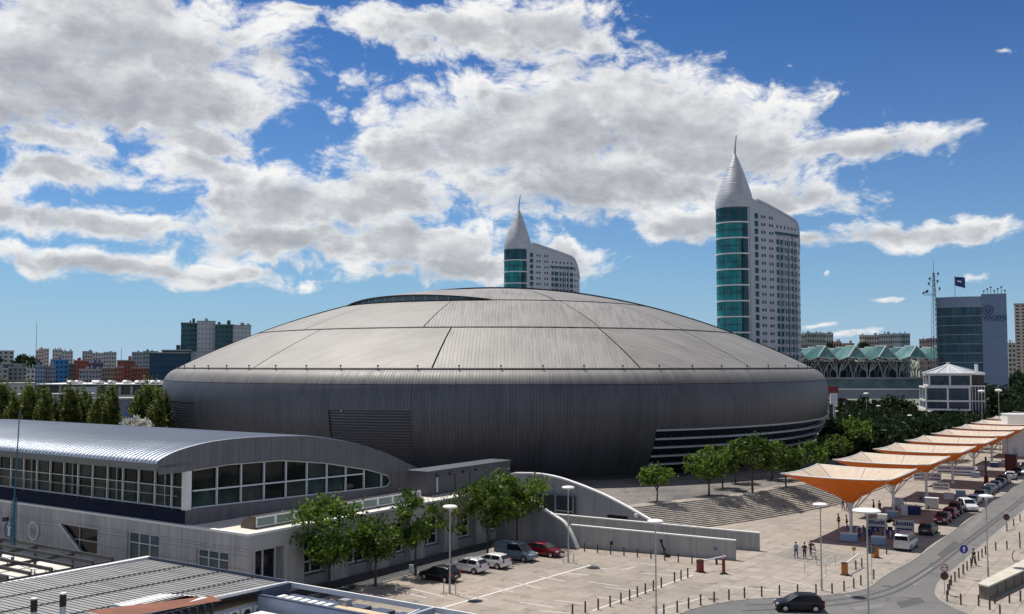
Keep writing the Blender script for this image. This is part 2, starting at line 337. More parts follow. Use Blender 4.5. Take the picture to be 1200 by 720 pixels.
g = sheet('ground', [(-6000, -300), (6000, -300), (6000, 9000), (-6000, 9000)], -.05, m_land)
def ribbon(pts, w):
    """closed polygon of width w along a 2d path"""
    L_, R_ = [], []
    for i, p in enumerate(pts):
        a = Vector(pts[max(i-1, 0)][:2]); b = Vector(pts[min(i+1, len(pts)-1)][:2]); d = (b-a).normalized(); n = Vector((-d.y, d.x)) * w/2
        L_.append((p[0]+n.x, p[1]+n.y)); R_.append((p[0]-n.x, p[1]-n.y))
    return L_, R_
def ribbon_mb(mb, pts, w, z0, z1=None):
    L_, R_ = ribbon(pts, w)
    for i in range(len(pts)-1):
        q = [L_[i], R_[i], R_[i+1], L_[i+1]]
        if z1 is None: mb.add([(x, y, z0) for x, y in q], [(0, 1, 2, 3)])
        else: mb.prism(q, z0, z1)
    return mb
def smoothpath(P, n=6):
    P = [Vector(p) for p in P]; out = []
    for i in range(len(P)-1):
        p0, p1, p2, p3 = P[max(i-1, 0)], P[i], P[i+1], P[min(i+2, len(P)-1)]
        for k in range(n):
            t = k/n; out.append(.5*((2*p1) + (p2-p0)*t + (2*p0-5*p1+4*p2-p3)*t*t + (3*p1-p0-3*p2+p3)*t**3))
    out.append(P[-1]); return out
# the whole near area is pavement; the roadway lies 0.12 lower
sheet('parking_lot', [G(300, 760), G(300, 700), G(560, 628), G(880, 640), G(850, 672), G(800, 702), G(760, 716), G(715, 745)], .004, m_lot)
street_left = [G(740, 790), G(775, 735), G(797, 719), G(826, 710), G(869, 703), G(911, 700.5), G(964, 698), G(1000, 693.5), G(1018, 688), G(1030, 679)]
street_left2 = [G(1030, 679), G(1044, 670), G(1075, 652.5), G(1125, 616), G(1200, 562), G(1290, 500), G(1345, 463)]
sl_path = smoothpath(street_left, 5); sl_path2 = smoothpath(street_left2, 5)
street_right = [G(1190, 760), G(1150, 727), G(1118, 712), G(1101, 702), G(1097, 693), G(1103, 680), G(1125, 662), G(1155, 636), G(1200, 598), G(1290, 524), G(1350, 473)]
sr_path = smoothpath(street_right, 5)
road = sheet('street', [tuple(p[:2]) for p in sl_path[:-1] + sl_path2 + list(reversed(sr_path))], -.02, m_asph)
# pavement slab left of the street (entry side) and right of it, each a real step above the roadway
def slab(name, poly, z0, z1, m):
    o = MB().prism([tuple(p[:2]) for p in poly], z0, z1).obj(name, m); fixn(o); o['kind'] = 'structure'; return o
left_edge = [tuple(p[:2]) for p in sl_path[:-1] + sl_path2]
west = [(330, 520), (60, 520), (-70, 330), (-110, 150), (-60, 60), (-20, 35)]
slab('promenade_paving', left_edge + west, -.3, 0.0, m_walk)
slab('east_pavement', [tuple(p[:2]) for p in sr_path] + [(420, 500), (420, 40), (60, 40)], -.3, 0.0, m_walk)
kb = ribbon_mb(MB(), sl_path[:-1] + sl_path2, .22, -.3, .012); o = kb.obj('kerb', m_kerb); o['kind'] = 'structure'
kb = ribbon_mb(MB(), sr_path, .22, -.3, .012); o = kb.obj('kerb', m_kerb); o['kind'] = 'structure'
# painted lines on the lot
def line_obj(a, b, w=.14, z=.010, name='painted_line'):
    o = ribbon_mb(MB(), [a, b], w, z).obj(name, m_line); o['kind'] = 'structure'; return o
line_obj(G(503, 717), G(692, 662.5), .22)
for (x0, y0), (x1, y1) in [((546, 698), (572, 703)), ((580, 690), (602, 694)), ((605, 683), (634, 690)), ((633, 676), (662, 681.5)), ((663, 672), (690, 674.5)), ((690, 665), (712, 667)), ((727, 668), (744, 665)), ((752, 672), (790, 675)), ((708, 688), (748, 693)), ((650, 704), (690, 708)), ((690, 682), (725, 687)), ((632, 716), (668, 719)),
                           ((735, 659), (770, 662.5)), ((780, 668), (812, 672)), ((463, 692), (500, 701)), ((480, 690), (520, 699)), ((700, 700), (736, 705)), ((610, 706), (648, 712))]:
    line_obj(G(x0, y0), G(x1, y1), .12)
line_obj(G(694, 716), G(812, 674), .16); line_obj(G(770, 716), G(826, 700), .12)
line_obj(G(845, 687), G(960, 697), .14); line_obj(G(905, 676), G(1000, 700), .1)
m_iron_shadow = mat('cast_iron', (.12, .115, .11), .6, .4)
for i, (x, y) in enumerate([(555, 705.5), (696, 664), (836, 702.5), (1004, 702)]):  # first two discs stand in for lamp-head shadows, the others are covers
    o = MB().lathe([(0, .012), (.42, .012), (.5, .006), (.5, 0)], n=18).obj('manhole_cover', m_iron_shadow, loc=G(x, y, .0 if i < 3 else -.02) + Vector((0, 0, .006)))
    setp(o, ['round iron manhole cover beside the white line near the parked cars', 'round iron manhole cover near the lamp by the curved wall', 'round iron manhole cover behind the bollards of the road bend', 'round iron manhole cover in the road just right of the black car'][i], 'manhole cover', 'manhole covers')
# patches of repaired surface and tyre-darkened lanes
def patch(pts, z, m, name='surface_patch'):
    return sheet(name, [tuple(G(x, y, z)[:2]) for x, y in pts], z, m)
m_asph2 = paving_mat('asphalt_patch', (.085, .083, .082), (.07, .07, .07), (.055, .055, .055), s1=.3, s2=.9)
m_asph3 = paving_mat('asphalt_worn', (.20, .19, .18), (.17, .165, .16), (.13, .128, .125), s1=.2, s2=.5)
patch([(1050, 706), (1078, 700), (1084, 706), (1056, 713)], -.014, m_asph2); patch([(1098, 650), (1118, 634), (1124, 637), (1104, 654)], -.014, m_asph2)
patch([(1000, 712), (1034, 708), (1036, 711), (1002, 716)], -.014, m_asph3); patch([(1128, 620), (1150, 603), (1156, 605), (1134, 624)], -.014, m_asph3); patch([(1066, 682), (1090, 664), (1096, 667), (1072, 687)], -.014, m_asph3)
for i_ in range(2):
    o = ribbon_mb(MB(), [tuple(p[:2]) for p in smoothpath([G(870 + i_*4, 716 - i_*7), G(960, 711 - i_*6), G(1030, 700 - i_*6), G(1075, 680 - i_*7), G(1130, 640 - i_*5), G(1200, 586 - i_*4)], 6)], .35, -.010).obj('tyre_track', m_asph2); o['kind'] = 'structure'
patch([(905, 650), (940, 640), (1000, 652), (962, 664)], .004, paving_mat('paving_repair', (.30, .27, .235), (.25, .225, .20), (.18, .165, .15), tile=.8))
m_patch = mat('paving_patch', (.36, .34, .32), .85, var=.12, vscale=.4)
# wide concrete kerb strip between the pavement and the roadway beside the right-hand bollards
# ---------------------------------------------------------- steps and upper plaza
ZP = 2.4
bot = smoothpath([Vector((18.3, 125.7, 0)), G(822, 619), G(881, 610.5), G(935, 601), G(987, 590), G(1030, 574), Vector((74, 187, 0)), Vector((94, 224, 0))], 6)
top = smoothpath([Vector((12.8, 130.4, 0)), G(820, 585.6, ZP), G(870, 580, ZP), G(910, 572, ZP), G(952, 565, ZP), G(990, 553, ZP), Vector((67, 190, 0)), Vector((84, 230, 0))], 6)
m_step = paving_mat('step_stone', (.46, .41, .35), (.33, .30, .265), (.22, .20, .18), s1=.12, s2=.35, tile=.9)
stairs = empty('stairs', (0, 0, 0), kind='structure')
NS = 15
for k in range(NS):
    z0, z1 = ZP*k/NS, ZP*(k+1)/NS; t0 = k/NS; t1 = (k+1)/NS + .004
    a = [bot[i].lerp(top[i], t0) for i in range(len(bot))]; b = [bot[i].lerp(top[i], min(t1, 1)) for i in range(len(bot))]
    mb = MB()
    for i in range(len(a)-1):
        mb.add([(a[i].x, a[i].y, z0-.12), (a[i+1].x, a[i+1].y, z0-.12), (a[i+1].x, a[i+1].y, z1), (a[i].x, a[i].y, z1), (b[i].x, b[i].y, z1), (b[i+1].x, b[i+1].y, z1)], [(0, 1, 2, 3), (3, 2, 5, 4)])
    mb.obj('step', m_step, stairs)
tp = [tuple(p[:2]) for p in top]
pl = slab('upper_plaza', tp + [(110, 300), (90, 380), (-120, 380), (-150, 250), (-100, 150), (-30, 152), (-2, 139.6)], 1.9, ZP-.003, m_plaza)
o = ribbon_mb(MB(), [tuple(p[:2]) for p in [top[i] + (top[i]-bot[i]).normalized()*.9 for i in range(len(top))]], 1.7, ZP+.003).obj('path', m_walk); o['kind'] = 'structure'
# ============================================================ ARENA
AC = Vector((-3.6, 236., 0))
arena = empty('arena', (AC.x, AC.y, ZP), 0, 'vast low domed arena clad in ribbed grey zinc, shaped like a horseshoe crab', 'arena')
BA = 1.08
def ap(r, th, z, lift=0.):
    return Vector((r*sin(th), -BA*r*cos(th), z - ZP + lift))
def zroof(r): return 38.6 - .00364*r*r
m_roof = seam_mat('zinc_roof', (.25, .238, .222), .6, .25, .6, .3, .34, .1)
m_shell = seam_mat('zinc_shell', (.105, .106, .12), .5, .4, .55, .4, .5, .16)  # same zinc as the shoulder, its shade put into a darker colour
m_shtop = seam_mat('zinc_shoulder', (.185, .178, .172), .6, .3, .55, .3, .4, .14)  # lighter copy of the shell zinc for the sunlit upper ring
m_gap = mat('seam_shadow', (.035, .035, .04), .7)  # plain dark tone of joints, gutters and roof rims
D_ = rad
def panel(r0, r1, t0, t1, mode, inset=.0):
    """one large roof panel, edges turned down a little so joints read"""
    nu, nv = max(3, int((t1-t0)/rad(3.2))), 6
    tc = (t0+t1)/2
    def fn(u, v):
        th = t0 + (t1-t0)*u; r = r0 + (r1-r0)*v
        return ap(r, th, zroof(r), .05)
    def uv(u, v):
        th = t0 + (t1-t0)*u; r = r0 + (r1-r0)*v; p = ap(r, th, 0); a = {'r': tc, 'l': tc + rad(38), 'q': tc - rad(38), 's': 0}[mode]
        # seams run in direction a: across coordinate
        return (p.x*cos(a) + p.y*sin(a), -p.x*sin(a) + p.y*cos(a))
    mb = MB().grid(fn, nu, nv, uv)
    # rim
    def rimseg(f0, n):
        pts = [Vector(f0(i/n)) for i in range(n+1)]
        for i in range(n): mb.add([pts[i], pts[i+1], pts[i+1]-Vector((0, 0, .3)), pts[i]-Vector((0, 0, .3))], [(0, 1, 2, 3), (3, 2, 1, 0)], [[(0, 0)]*4]*2)
    rimseg(lambda u: fn(u, 0), nu); rimseg(lambda u: fn(u, 1), nu); rimseg(lambda v: fn(0, v), nv); rimseg(lambda v: fn(1, v), nv)
    return mb
# dark weathering layer under the panels, seen only in the joints
mb = MB().lathe([(71.2, zroof(71)-ZP-.25)] + [(r, zroof(r)-ZP-.22) for r in (62, 52, 42, 32, 22, 12, 4, .01)], n=72, sy=BA); mb.obj('underlay', m_gap, arena, smooth=True)
rings = [(55.0, 70.6, [-84, -60, -36, -7.5, 20.5, 41, 62, 84, 110, 140, 170, 200, 230, 255, 276]),
         (36.6, 54.6, [-84, -62, -42, -13, 21, 42, 62, 84, 112, 145, 180, 215, 248, 276]),
         (12.0, 36.2, [-90, -52, -15, 20, 55, 90, 135, 180, 225, 270]),
         (.2, 11.7, [-90, 0, 90, 180, 270])]
modes = [['q', 'q', 'q', 's', 'l', 'l', 'q', 'l', 'l', 'q', 'l', 'q', 'l', 'q'], ['q', 'q', 'q', 's', 's', 'l', 'l', 'q', 'l', 'q', 'l', 'q', 'l'], ['q', 'q', 's', 'l', 'l', 'q', 'l', 'q', 'l'], ['s', 's', 's', 's']]
for (r0, r1, ts), ms in zip(rings, modes):
    for i in range(len(ts)-1):
        e = rad(.12) if r0 > 20 else rad(.3)
        panel(r0, r1, rad(ts[i])+e, rad(ts[i+1])-e, ms[i]).obj('roof_panel', m_roof, arena, smooth=False)
for r in (70.8, 54.8, 36.4):
    mb = MB().lathe([(r+.26, zroof(r)-ZP-.1), (r+.24, zroof(r)-ZP+.12), (r-.26, zroof(r)-ZP+.2), (r-.28, zroof(r)-ZP-.05)], n=120, sy=BA); mb.obj('gutter', m_gap, arena, smooth=True)
# little lightning posts along the lowest gutter
for k in range(-19, 20):
    th = rad(k*5.4 + 1.5); p = ap(71.2, th, zroof(71.2)); mb = MB(); mb.tube([(0, 0, 0), (0, 0, .7)], .07, 5); mb.cbox((0, 0, .75), (.3, .22, .2))
    mb.obj('floodlight', m_dark, arena, loc=p, rz=th)
# lower shell: bulging ring in vertical bands
SP = [(71.0, 20.25), (71.9, 19.85), (72.7, 19.2), (73.4, 18.1), (73.8, 16.6), (74.0, 14.8), (73.95, 13.0), (73.6, 11.1), (73.0, 9.2), (72.2, 7.4), (71.2, 5.6), (70.0, 3.9), (68.8, 2.3)]
SP = [(p.x, p.y) for p in smoothpath([Vector((a_, b_, 0)) for a_, b_ in SP], 2)]
def rz_at(z):
    for (ra, za), (rb, zb) in zip(SP, SP[1:]):
        if za >= z >= zb: return ra + (rb-ra)*(za-z)/(za-zb)
    return SP[-1][0]
cum = [0]
for (ra, za), (rb, zb) in zip(SP, SP[1:]): cum.append(cum[-1] + math.hypot(ra-rb, za-zb))
def shell(t0, t1, z_hi, z_lo, dr=0.):
    zs = sorted({z_hi, z_lo} | {z for _, z in SP if z_lo < z < z_hi}, reverse=True)
    n = max(2, int(round((t1-t0)/rad(1.5)))); mb = MB(); base = []
    for j, z in enumerate(zs):
        for i in range(n+1): mb.v.append(tuple(ap(rz_at(z)+dr, t0+(t1-t0)*i/n, z)))
    m = n+1
    for j in range(len(zs)-1):
        for i in range(n):
            th = [t0+(t1-t0)*(i+d)/n for d in (0, 1)]; a = j*m+i
            mb.uv[len(mb.f)] = [(th[0]*76, -zs[j]), (th[0]*76, -zs[j+1]), (th[1]*76, -zs[j+1]), (th[1]*76, -zs[j])]
            mb.f.append((a, a+m, a+m+1, a+1))
    return mb
T_W0, T_W1 = rad(21.5), rad(98)        # window ribbons
bands = [-84, -71, -58, -46.5, -33, -20.5, -9.5, 5, 21.5, 38.5, 60, 80, 98, 125, 150, 180, 210, 240, 258, 276]
m_louv = mat('louvre_metal', (.15, .15, .165), .45, .4)
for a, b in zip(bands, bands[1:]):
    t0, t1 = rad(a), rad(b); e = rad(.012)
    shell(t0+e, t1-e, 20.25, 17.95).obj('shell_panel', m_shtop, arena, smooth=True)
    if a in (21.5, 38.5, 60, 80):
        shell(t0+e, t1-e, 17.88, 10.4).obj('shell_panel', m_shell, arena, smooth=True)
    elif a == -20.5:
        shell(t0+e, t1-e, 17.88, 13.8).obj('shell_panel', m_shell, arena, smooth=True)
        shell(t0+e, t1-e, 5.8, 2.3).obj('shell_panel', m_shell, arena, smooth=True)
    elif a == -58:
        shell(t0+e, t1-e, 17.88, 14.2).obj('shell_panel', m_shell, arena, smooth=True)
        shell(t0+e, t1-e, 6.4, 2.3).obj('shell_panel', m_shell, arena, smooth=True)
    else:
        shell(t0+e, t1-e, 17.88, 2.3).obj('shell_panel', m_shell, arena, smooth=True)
for t0, t1, zh, zl in ((rad(-20.5), rad(-9.5), 13.8, 5.8), (rad(-58), rad(-46.5), 14.2, 6.4)):
    shell(t0, t1, zh, zl, -.35).obj('vent_recess', m_louv, arena, smooth=True)
    z = zh - .15
    while z > zl:
        r = rz_at(z); n = 10; mb = MB()
        for i in range(n):
            a0 = t0+(t1-t0)*i/n; a1 = t0+(t1-t0)*(i+1)/n
            p = [ap(r-.04, a0, z), ap(r-.04, a1, z), ap(r-.55, a1, z+.40), ap(r-.55, a0, z+.40), ap(r-.12, a0, z-.09), ap(r-.12, a1, z-.09)]
            mb.add(p, [(0, 1, 2, 3), (4, 5, 1, 0), (3, 2, 5, 4)])
        mb.obj('louvre_blade', m_louv, arena); z -= .46
# window ribbons on the right: recessed glass, pale ledges
m_ledge = mat('pale_ledge', (.36, .37, .39), .45, .1, var=.05, vscale=.5)
gi_ = shell(T_W0, T_W1, 10.4, 2.3, -1.3).obj('window_glass', glass('arena_glass', (.02, .025, .032), .08, 0, .5, .6), arena, smooth=True)
for z in (10.3, 8.85, 7.4, 5.95, 4.5):
    r = rz_at(z)+.25 if z < 10 else rz_at(z)+.1; n = 40; mb = MB()
    for i in range(n):
        a0 = T_W0+(T_W1-T_W0)*i/n; a1 = T_W0+(T_W1-T_W0)*(i+1)/n
        P_ = [ap(r, a0, z), ap(r, a1, z), ap(r, a1, z+.28), ap(r, a0, z+.28), ap(r-1.8, a1, z+.28), ap(r-1.8, a0, z+.28), ap(r-1.8, a1, z), ap(r-1.8, a0, z)]
        mb.add(P_, [(0, 1, 2, 3), (3, 2, 4, 5), (1, 0, 7, 6)])
    mb.obj('ledge', m_ledge, arena)
mb = MB()
n = 76
for i in range(n+1):
    th = T_W0 + (T_W1-T_W0)*i/n
    for z in (4.8, 6.25, 7.7, 9.15):
        r = rz_at(z)-1.2; mb.cbox(ap(r, th, z+.45), (.12, .12, 1.2), th)
o = mb.obj('mullion', m_dark, arena); o['kind'] = 'stuff'
mb = MB(); P_ = []
for z in (10.4, 8.4, 6.4, 4.4, 2.35): P_ += [ap(rz_at(z)+.0, T_W0, z), ap(rz_at(z)-1.4, T_W0, z)]
mb.add(P_, [(2*i, 2*i+2, 2*i+3, 2*i+1) for i in range(4)]); mb.obj('reveal', m_dark, arena)
# raised rim that crosses the roof just behind the skyline and the crescent of clerestory glass at its top left
def roofpt(x, y, lift=0.):
    rr = math.sqrt(x*x + (y/BA)**2); return Vector((x, y, zroof(rr) - ZP + lift))
def strip(y0f, y1f, x0, x1, l0, l1, n=60):
    mb = MB()
    for i in range(n):
        xa, xb = x0+(x1-x0)*i/n, x0+(x1-x0)*(i+1)/n
        p = [roofpt(xa, y0f(xa), -.1), roofpt(xb, y0f(xb), -.1), roofpt(xb, y0f(xb), l0), roofpt(xa, y0f(xa), l0), roofpt(xb, y1f(xb), l1), roofpt(xa, y1f(xa), l1), roofpt(xb, y1f(xb), -.1), roofpt(xa, y1f(xa), -.1)]
        mb.add(p, [(0, 1, 2, 3), (3, 2, 4, 5), (5, 4, 6, 7)])
    return mb
yb = lambda x: -6 - 8*(abs(x)/70)**2
strip(yb, lambda x: yb(x)+1.6, -69.5, 69.5, .5, .55).obj('roof_rim', m_gap, arena)
# clerestory on the third ring, left of the crown: a lens of glass under a lifted roof lip
CT0, CT1 = rad(-62), rad(0); nC = 30
def ch(u): return 1.35*sin(pi*min(max(u, 0), 1))**.75
def cp(u, f, lift=0.):
    th = CT0+(CT1-CT0)*u; r = 36.0*(1-f); return ap(r, th, zroof(r), .04+lift)
gl_ = glass('clerestory', (.16, .24, .28), .1)
mr_, ml_ = MB(), MB()
for i in range(nC):
    u0, u1 = i/nC, (i+1)/nC; h0, h1 = ch(u0), ch(u1)
    a, b = cp(u0, 0), cp(u1, 0); c, d = b+Vector((0, 0, h1)), a+Vector((0, 0, h0))
    MB().add([a, b, c, d], [(0, 1, 2, 3)]).obj('clerestory_pane', gl_, arena)
    e0, e1 = cp(u0, -.02, h0+.0), cp(u1, -.02, h1+.0)
    mr_.add([e0+Vector((0, 0, .1)), e1+Vector((0, 0, .1)), cp(u1, .35, h1*.35), cp(u0, .35, h0*.35), cp(u1, .7, .0), cp(u0, .7, .0)], [(0, 1, 2, 3), (3, 2, 4, 5)], [[(u0*30, 0), (u1*30, 0), (u1*30, 12), (u0*30, 12)], [(u0*30, 12), (u1*30, 12), (u1*30, 24), (u0*30, 24)]])
    ml_.bar(e0, e1, .25, .22)
    if i % 2: MB().bar(a, d, .14, .14, (0, 1, 0)).obj('clerestory_post', m_steel, arena)
mr_.obj('clerestory_roof', m_roof, arena, smooth=True); ml_.obj('clerestory_lip', m_gap, arena)
# base plinth
MB().lathe([(69.3, 2.38-ZP), (69.3, 2.9-ZP), (66, 2.9-ZP)], n=96, sy=BA).obj('plinth', m_dark, arena)
# ============================================================ PAVILION BUILDING (lower left)
Cn = G(290, 706); PV = empty('exhibition_building', Cn, AX, 'low grey exhibition building with glazed upper hall under a curved zinc roof', 'building')
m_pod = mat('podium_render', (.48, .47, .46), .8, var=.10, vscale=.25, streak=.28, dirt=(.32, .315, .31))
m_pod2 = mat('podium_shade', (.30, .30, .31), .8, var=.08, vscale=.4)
m_hall = seam_mat('hall_cladding', (.165, .16, .18), .5, .35, .7, .3, .2, .1)
m_hroof = seam_mat('hall_roof', (.44, .49, .56), .38, .6, .62, .6, .3, .1)
m_navy = mat('navy_band', (.010, .016, .04), .75, 0, var=.2, vscale=.3, spec=.15)
m_rooff = mat('flat_roof', (.60, .56, .48), .85, var=.12, vscale=.4)
H1 = 5.98; LL = 70.; LR = 41.
# left façade wall slabs of render panels with recessed joints
def wall_panels(parent, a, b, z0, z1, holes, dx, dz, m, th, axis, pos, name='wall_panel', gap=.025):
    """rectangular panels filling [a,b]x[z0,z1] around holes (list of (h0,h1,z0,z1)); axis 'x' wall lies in plane y=pos"""
    xs = {a, b}; zs = {z0, z1}
    for h in holes: xs |= {h[0], h[1]}; zs |= {h[2], h[3]}
    def fill(ss, step):
        ss = sorted(ss); out = []
        for p, q in zip(ss, ss[1:]):
            n = max(1, round((q-p)/step)); out += [p+(q-p)*i/n for i in range(n)]
        return out + [ss[-1]]
    xs = fill(xs, dx); zs = fill(zs, dz)
    for i in range(len(xs)-1):
        for j in range(len(zs)-1):
            cx, cz = (xs[i]+xs[i+1])/2, (zs[j]+zs[j+1])/2
            if any(h[0] < cx < h[1] and h[2] < cz < h[3] for h in holes): continue
            mb = MB()
            if axis == 'x': mb.box(xs[i]+gap/2, xs[i+1]-gap/2, pos, pos+th, zs[j]+gap/2, zs[j+1]-gap/2)
            else: mb.box(pos-th, pos, xs[i]+gap/2, xs[i+1]-gap/2, zs[j]+gap/2, zs[j+1]-gap/2)
            mb.obj(name, m, parent)
def lx(px, y=None, z=3.):   # local x on the left façade for a pixel column
    d = ray(px, 500); k = d.x/d.y; # Cn + LX*t : (cx + lx*t) = k (cy + ly*t)
    return (k*Cn.y - Cn.x)/(LX.x - k*LX.y)
def lyy(px, off=0.):
    d = ray(px, 500); k = d.x/d.y; ox, oy = Cn.x+LX.x*off, Cn.y+LX.y*off
    return (k*oy - ox)/(LY.x - k*LY.y)
wx = [(lx(152), lx(189), 1.0, 4.6), (lx(233), lx(270), 1.4, 4.0), (lx(73), lx(117), 1.6, 4.35)]
wall_panels(PV, -LL, 0, 0, H1-.22, wx, 3.0, 1.45, m_pod, .35, 'x', 0.)
for k, (a, b, c, d) in enumerate(wx):
    MB().box(a, b, .30, .36, c, d).obj('window_pane', glass('podium_glass', (.10, .14, .15), .12) if k < 2 else m_gdark, PV)
    fr = MB(); t = .09
    for zz in (c+t/2, d-t/2, c+(d-c)*.72 if k != 2 else (c+d)/2): fr.box(a, b, .18, .30, zz-t/2, zz+t/2)
    for xx in ([a+t/2, b-t/2, a+(b-a)*.33, a+(b-a)*.66] if k < 2 else [a+t/2, b-t/2, (a+b)/2]): fr.box(xx-t/2, xx+t/2, .182, .302, c, d)
    fr.obj('window_frame', m_frame if k < 2 else m_steel, PV)
a, b, c, d = wx[2]
# the slanting wing that closes the left side of the third opening, with a white edge
MB().add([(a-.02, .02, d), (a-.02, .02, c), (a+(b-a)*.62, .02, c), (a-.02, .3, d), (a-.02, .3, c), (a+(b-a)*.62, .3, c)], [(0, 1, 2), (5, 4, 3), (0, 2, 5, 3), (1, 0, 3, 4), (2, 1, 4, 5)]).obj('slanted_wing', m_pod, PV)
MB().bar((a, -.03, d), (a+(b-a)*.64, -.03, c-.05), .16, .14, (0, -1, 0)).obj('white_edge', m_white, PV)
# parapet copings
MB().box(-LL, .06, -.08, .42, H1-.22, H1).obj('coping', m_white, PV); MB().box(-.42, .08, .42, LR, H1-.22, H1+.002).obj('coping', m_white, PV)
# right façade: upper band flush, ground storey set back between piers
MB().box(-1.3, -.003, .36, LR, 4.35, H1-.22).obj('upper_band', mat('podium_band', (.42, .42, .42), .8, var=.1, vscale=.3), PV)
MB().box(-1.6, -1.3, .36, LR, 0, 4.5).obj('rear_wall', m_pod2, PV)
bays = [2.6+6.02*i for i in range(7)]
edges = [.36] + [v for b_ in bays for v in (b_-1.75, b_+1.75)] + [LR]
for i in range(0, len(edges), 2):
    if edges[i+1]-edges[i] > .3: MB().box(-1.295, -.02, edges[i], edges[i+1], 0, 4.347).obj('pier', m_pod, PV)
for i, yb_ in enumerate(bays):
    z0 = .1 if i == 0 else 1.0
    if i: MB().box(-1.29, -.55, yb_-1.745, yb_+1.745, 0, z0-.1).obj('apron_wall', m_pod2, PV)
    MB().box(-1.22, -1.17, yb_-1.6, yb_+1.6, z0, 4.2).obj('window_pane', m_gdark, PV)
    fr = MB(); t = .13
    for zz in (z0+t/2, z0+1.12, 4.2-t/2): fr.box(-1.17, -1.0, yb_-1.6, yb_+1.6, zz-t/2, zz+t/2)
    for yy in (yb_-1.6+t/2, yb_, yb_+1.6-t/2): fr.box(-1.168, -1.002, yy-t/2, yy+t/2, z0, 4.2)
    fr.obj('window_frame', m_frame, PV)
# flat roof
MB().box(-LL, -.42, .42, LR, H1-.5, H1-.12).obj('flat_roof', m_rooff, PV)
# ---- upper hall
UX = -8.7                                        # plane of its arched end
def hall_prof():
    pts = [(-3.3, 11.95), (-3.15, 12.25), (-2.4, 12.6), (-1.1, 13.0), (1.4, 13.45), (4.1, 13.68), (8.4, 13.72), (13.1, 13.55), (16.5, 13.27), (21.7, 12.4), (27.5, 10.95), (31.5, 9.45), (34.6, 8.25), (37.5, 6.9), (39.5, 5.9)]
    return smoothpath([Vector((a_, b_, 0)) for a_, b_ in pts], 3)
HP = hall_prof()
XL = -64.
mb = MB()
cumh = [0]
for i in range(1, len(HP)): cumh.append(cumh[-1] + (HP[i]-HP[i-1]).length)
nx = 1
for i in range(len(HP)-1):
    a_, b_ = HP[i], HP[i+1]
    mb.add([(XL, a_.x, a_.y), (UX+.05, a_.x, a_.y), (UX+.05, b_.x, b_.y), (XL, b_.x, b_.y)], [(0, 1, 2, 3)], [[(XL, cumh[i]), (UX, cumh[i]), (UX, cumh[i+1]), (XL, cumh[i+1])]])
# real corrugation on the roof: a shallow standing rib every 0.62 m near the eave and across the crown
mb.obj('curved_roof', m_hroof, PV, smooth=True)
mb = MB(); x = XL+.3
while x < UX:
    for i in range(0, len(HP)-14, 1):
        a_, b_ = HP[i], HP[i+1]
        mb.add([(x-.11, a_.x, a_.y+.004), (x, a_.x-.02, a_.y+.09), (x+.11, a_.x, a_.y+.004), (x-.11, b_.x, b_.y+.004), (x, b_.x-.0, b_.y+.09), (x+.11, b_.x, b_.y+.004)], [(0, 1, 4, 3), (1, 2, 5, 4)] + ([(2, 1, 0)] if i == 0 else []))
    x += .62
o = mb.obj('roof_rib', m_hroof, PV); o['kind'] = 'stuff'
# eave soffit and fascia on the left
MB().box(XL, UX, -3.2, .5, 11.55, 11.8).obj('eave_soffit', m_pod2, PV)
MB().box(XL, UX-.02, -3.28, -3.1, 11.3, 12.0).obj('fascia', seam_mat('fascia_rib', (.30, .30, .31), .5, .4, .31, .6, .5, .1), PV)
# the arched end wall with a lens-shaped glazed opening
GB = 7.45
GZT = [(-1, 10.95), (0, 11.0), (5, 11.25), (12, 11.13), (18.5, 10.32), (25.5, 8.98), (28.2, 8.25), (31, 7.6)]
def zmd(t): return 9.07-.021*t
def gz(t):   # bottom and top of the glazing along the end
    bot_ = 7.42-.027*t
    for (a_, za), (b_, zb) in zip(GZT, GZT[1:]):
        if a_ <= t <= b_: top_ = za+(zb-za)*(t-a_)/(b_-a_)
    if t > 28.3:
        mid = (bot_+top_)/2; f_ = math.sqrt(max(0, 1-((t-28.3)/1.3)**2)); return mid-(mid-bot_)*f_, mid+(top_-mid)*f_+.01
    return bot_, top_
mb = MB()
TS = [-3.1+i*(41.9/96) for i in range(97)]
def hz(t):
    for p, q in zip(HP, HP[1:]):
        if p.x <= t <= q.x: return p.y+(q.y-p.y)*(t-p.x)/(q.x-p.x+1e-9)
    return HP[0].y if t < HP[0].x else HP[-1].y
T0g, T1g = .75, 29.6
for t0, t1 in zip(TS, TS[1:]):
    def q(za0, za1, zb0, zb1):
        if max(zb0-za0, zb1-za1) < .02: return
        P = [(UX, t0, za0), (UX, t1, za1), (UX, t1, zb1), (UX, t0, zb0)]
        mb.add(P, [(0, 1, 2, 3)], [[(t0, za0), (t1, za1), (t1, zb1), (t0, zb0)]])
    h0, h1 = hz(t0), hz(t1)
    lo = 5.87
    if t1 <= .3: lo = 10.95; q(lo, lo, h0, h1); continue
    if t0 >= T0g and t1 <= T1g:
        b0, c0 = gz(t0); b1, c1 = gz(t1); q(lo, lo, b0, b1); q(c0, c1, h0, h1)
    elif t0 < T0g: q(lo, lo, GB, GB); q(gz(t0)[1], gz(t1)[1], h0, h1)
    else: q(lo, lo, h0, h1)
mb.obj('end_wall', m_hall, PV)
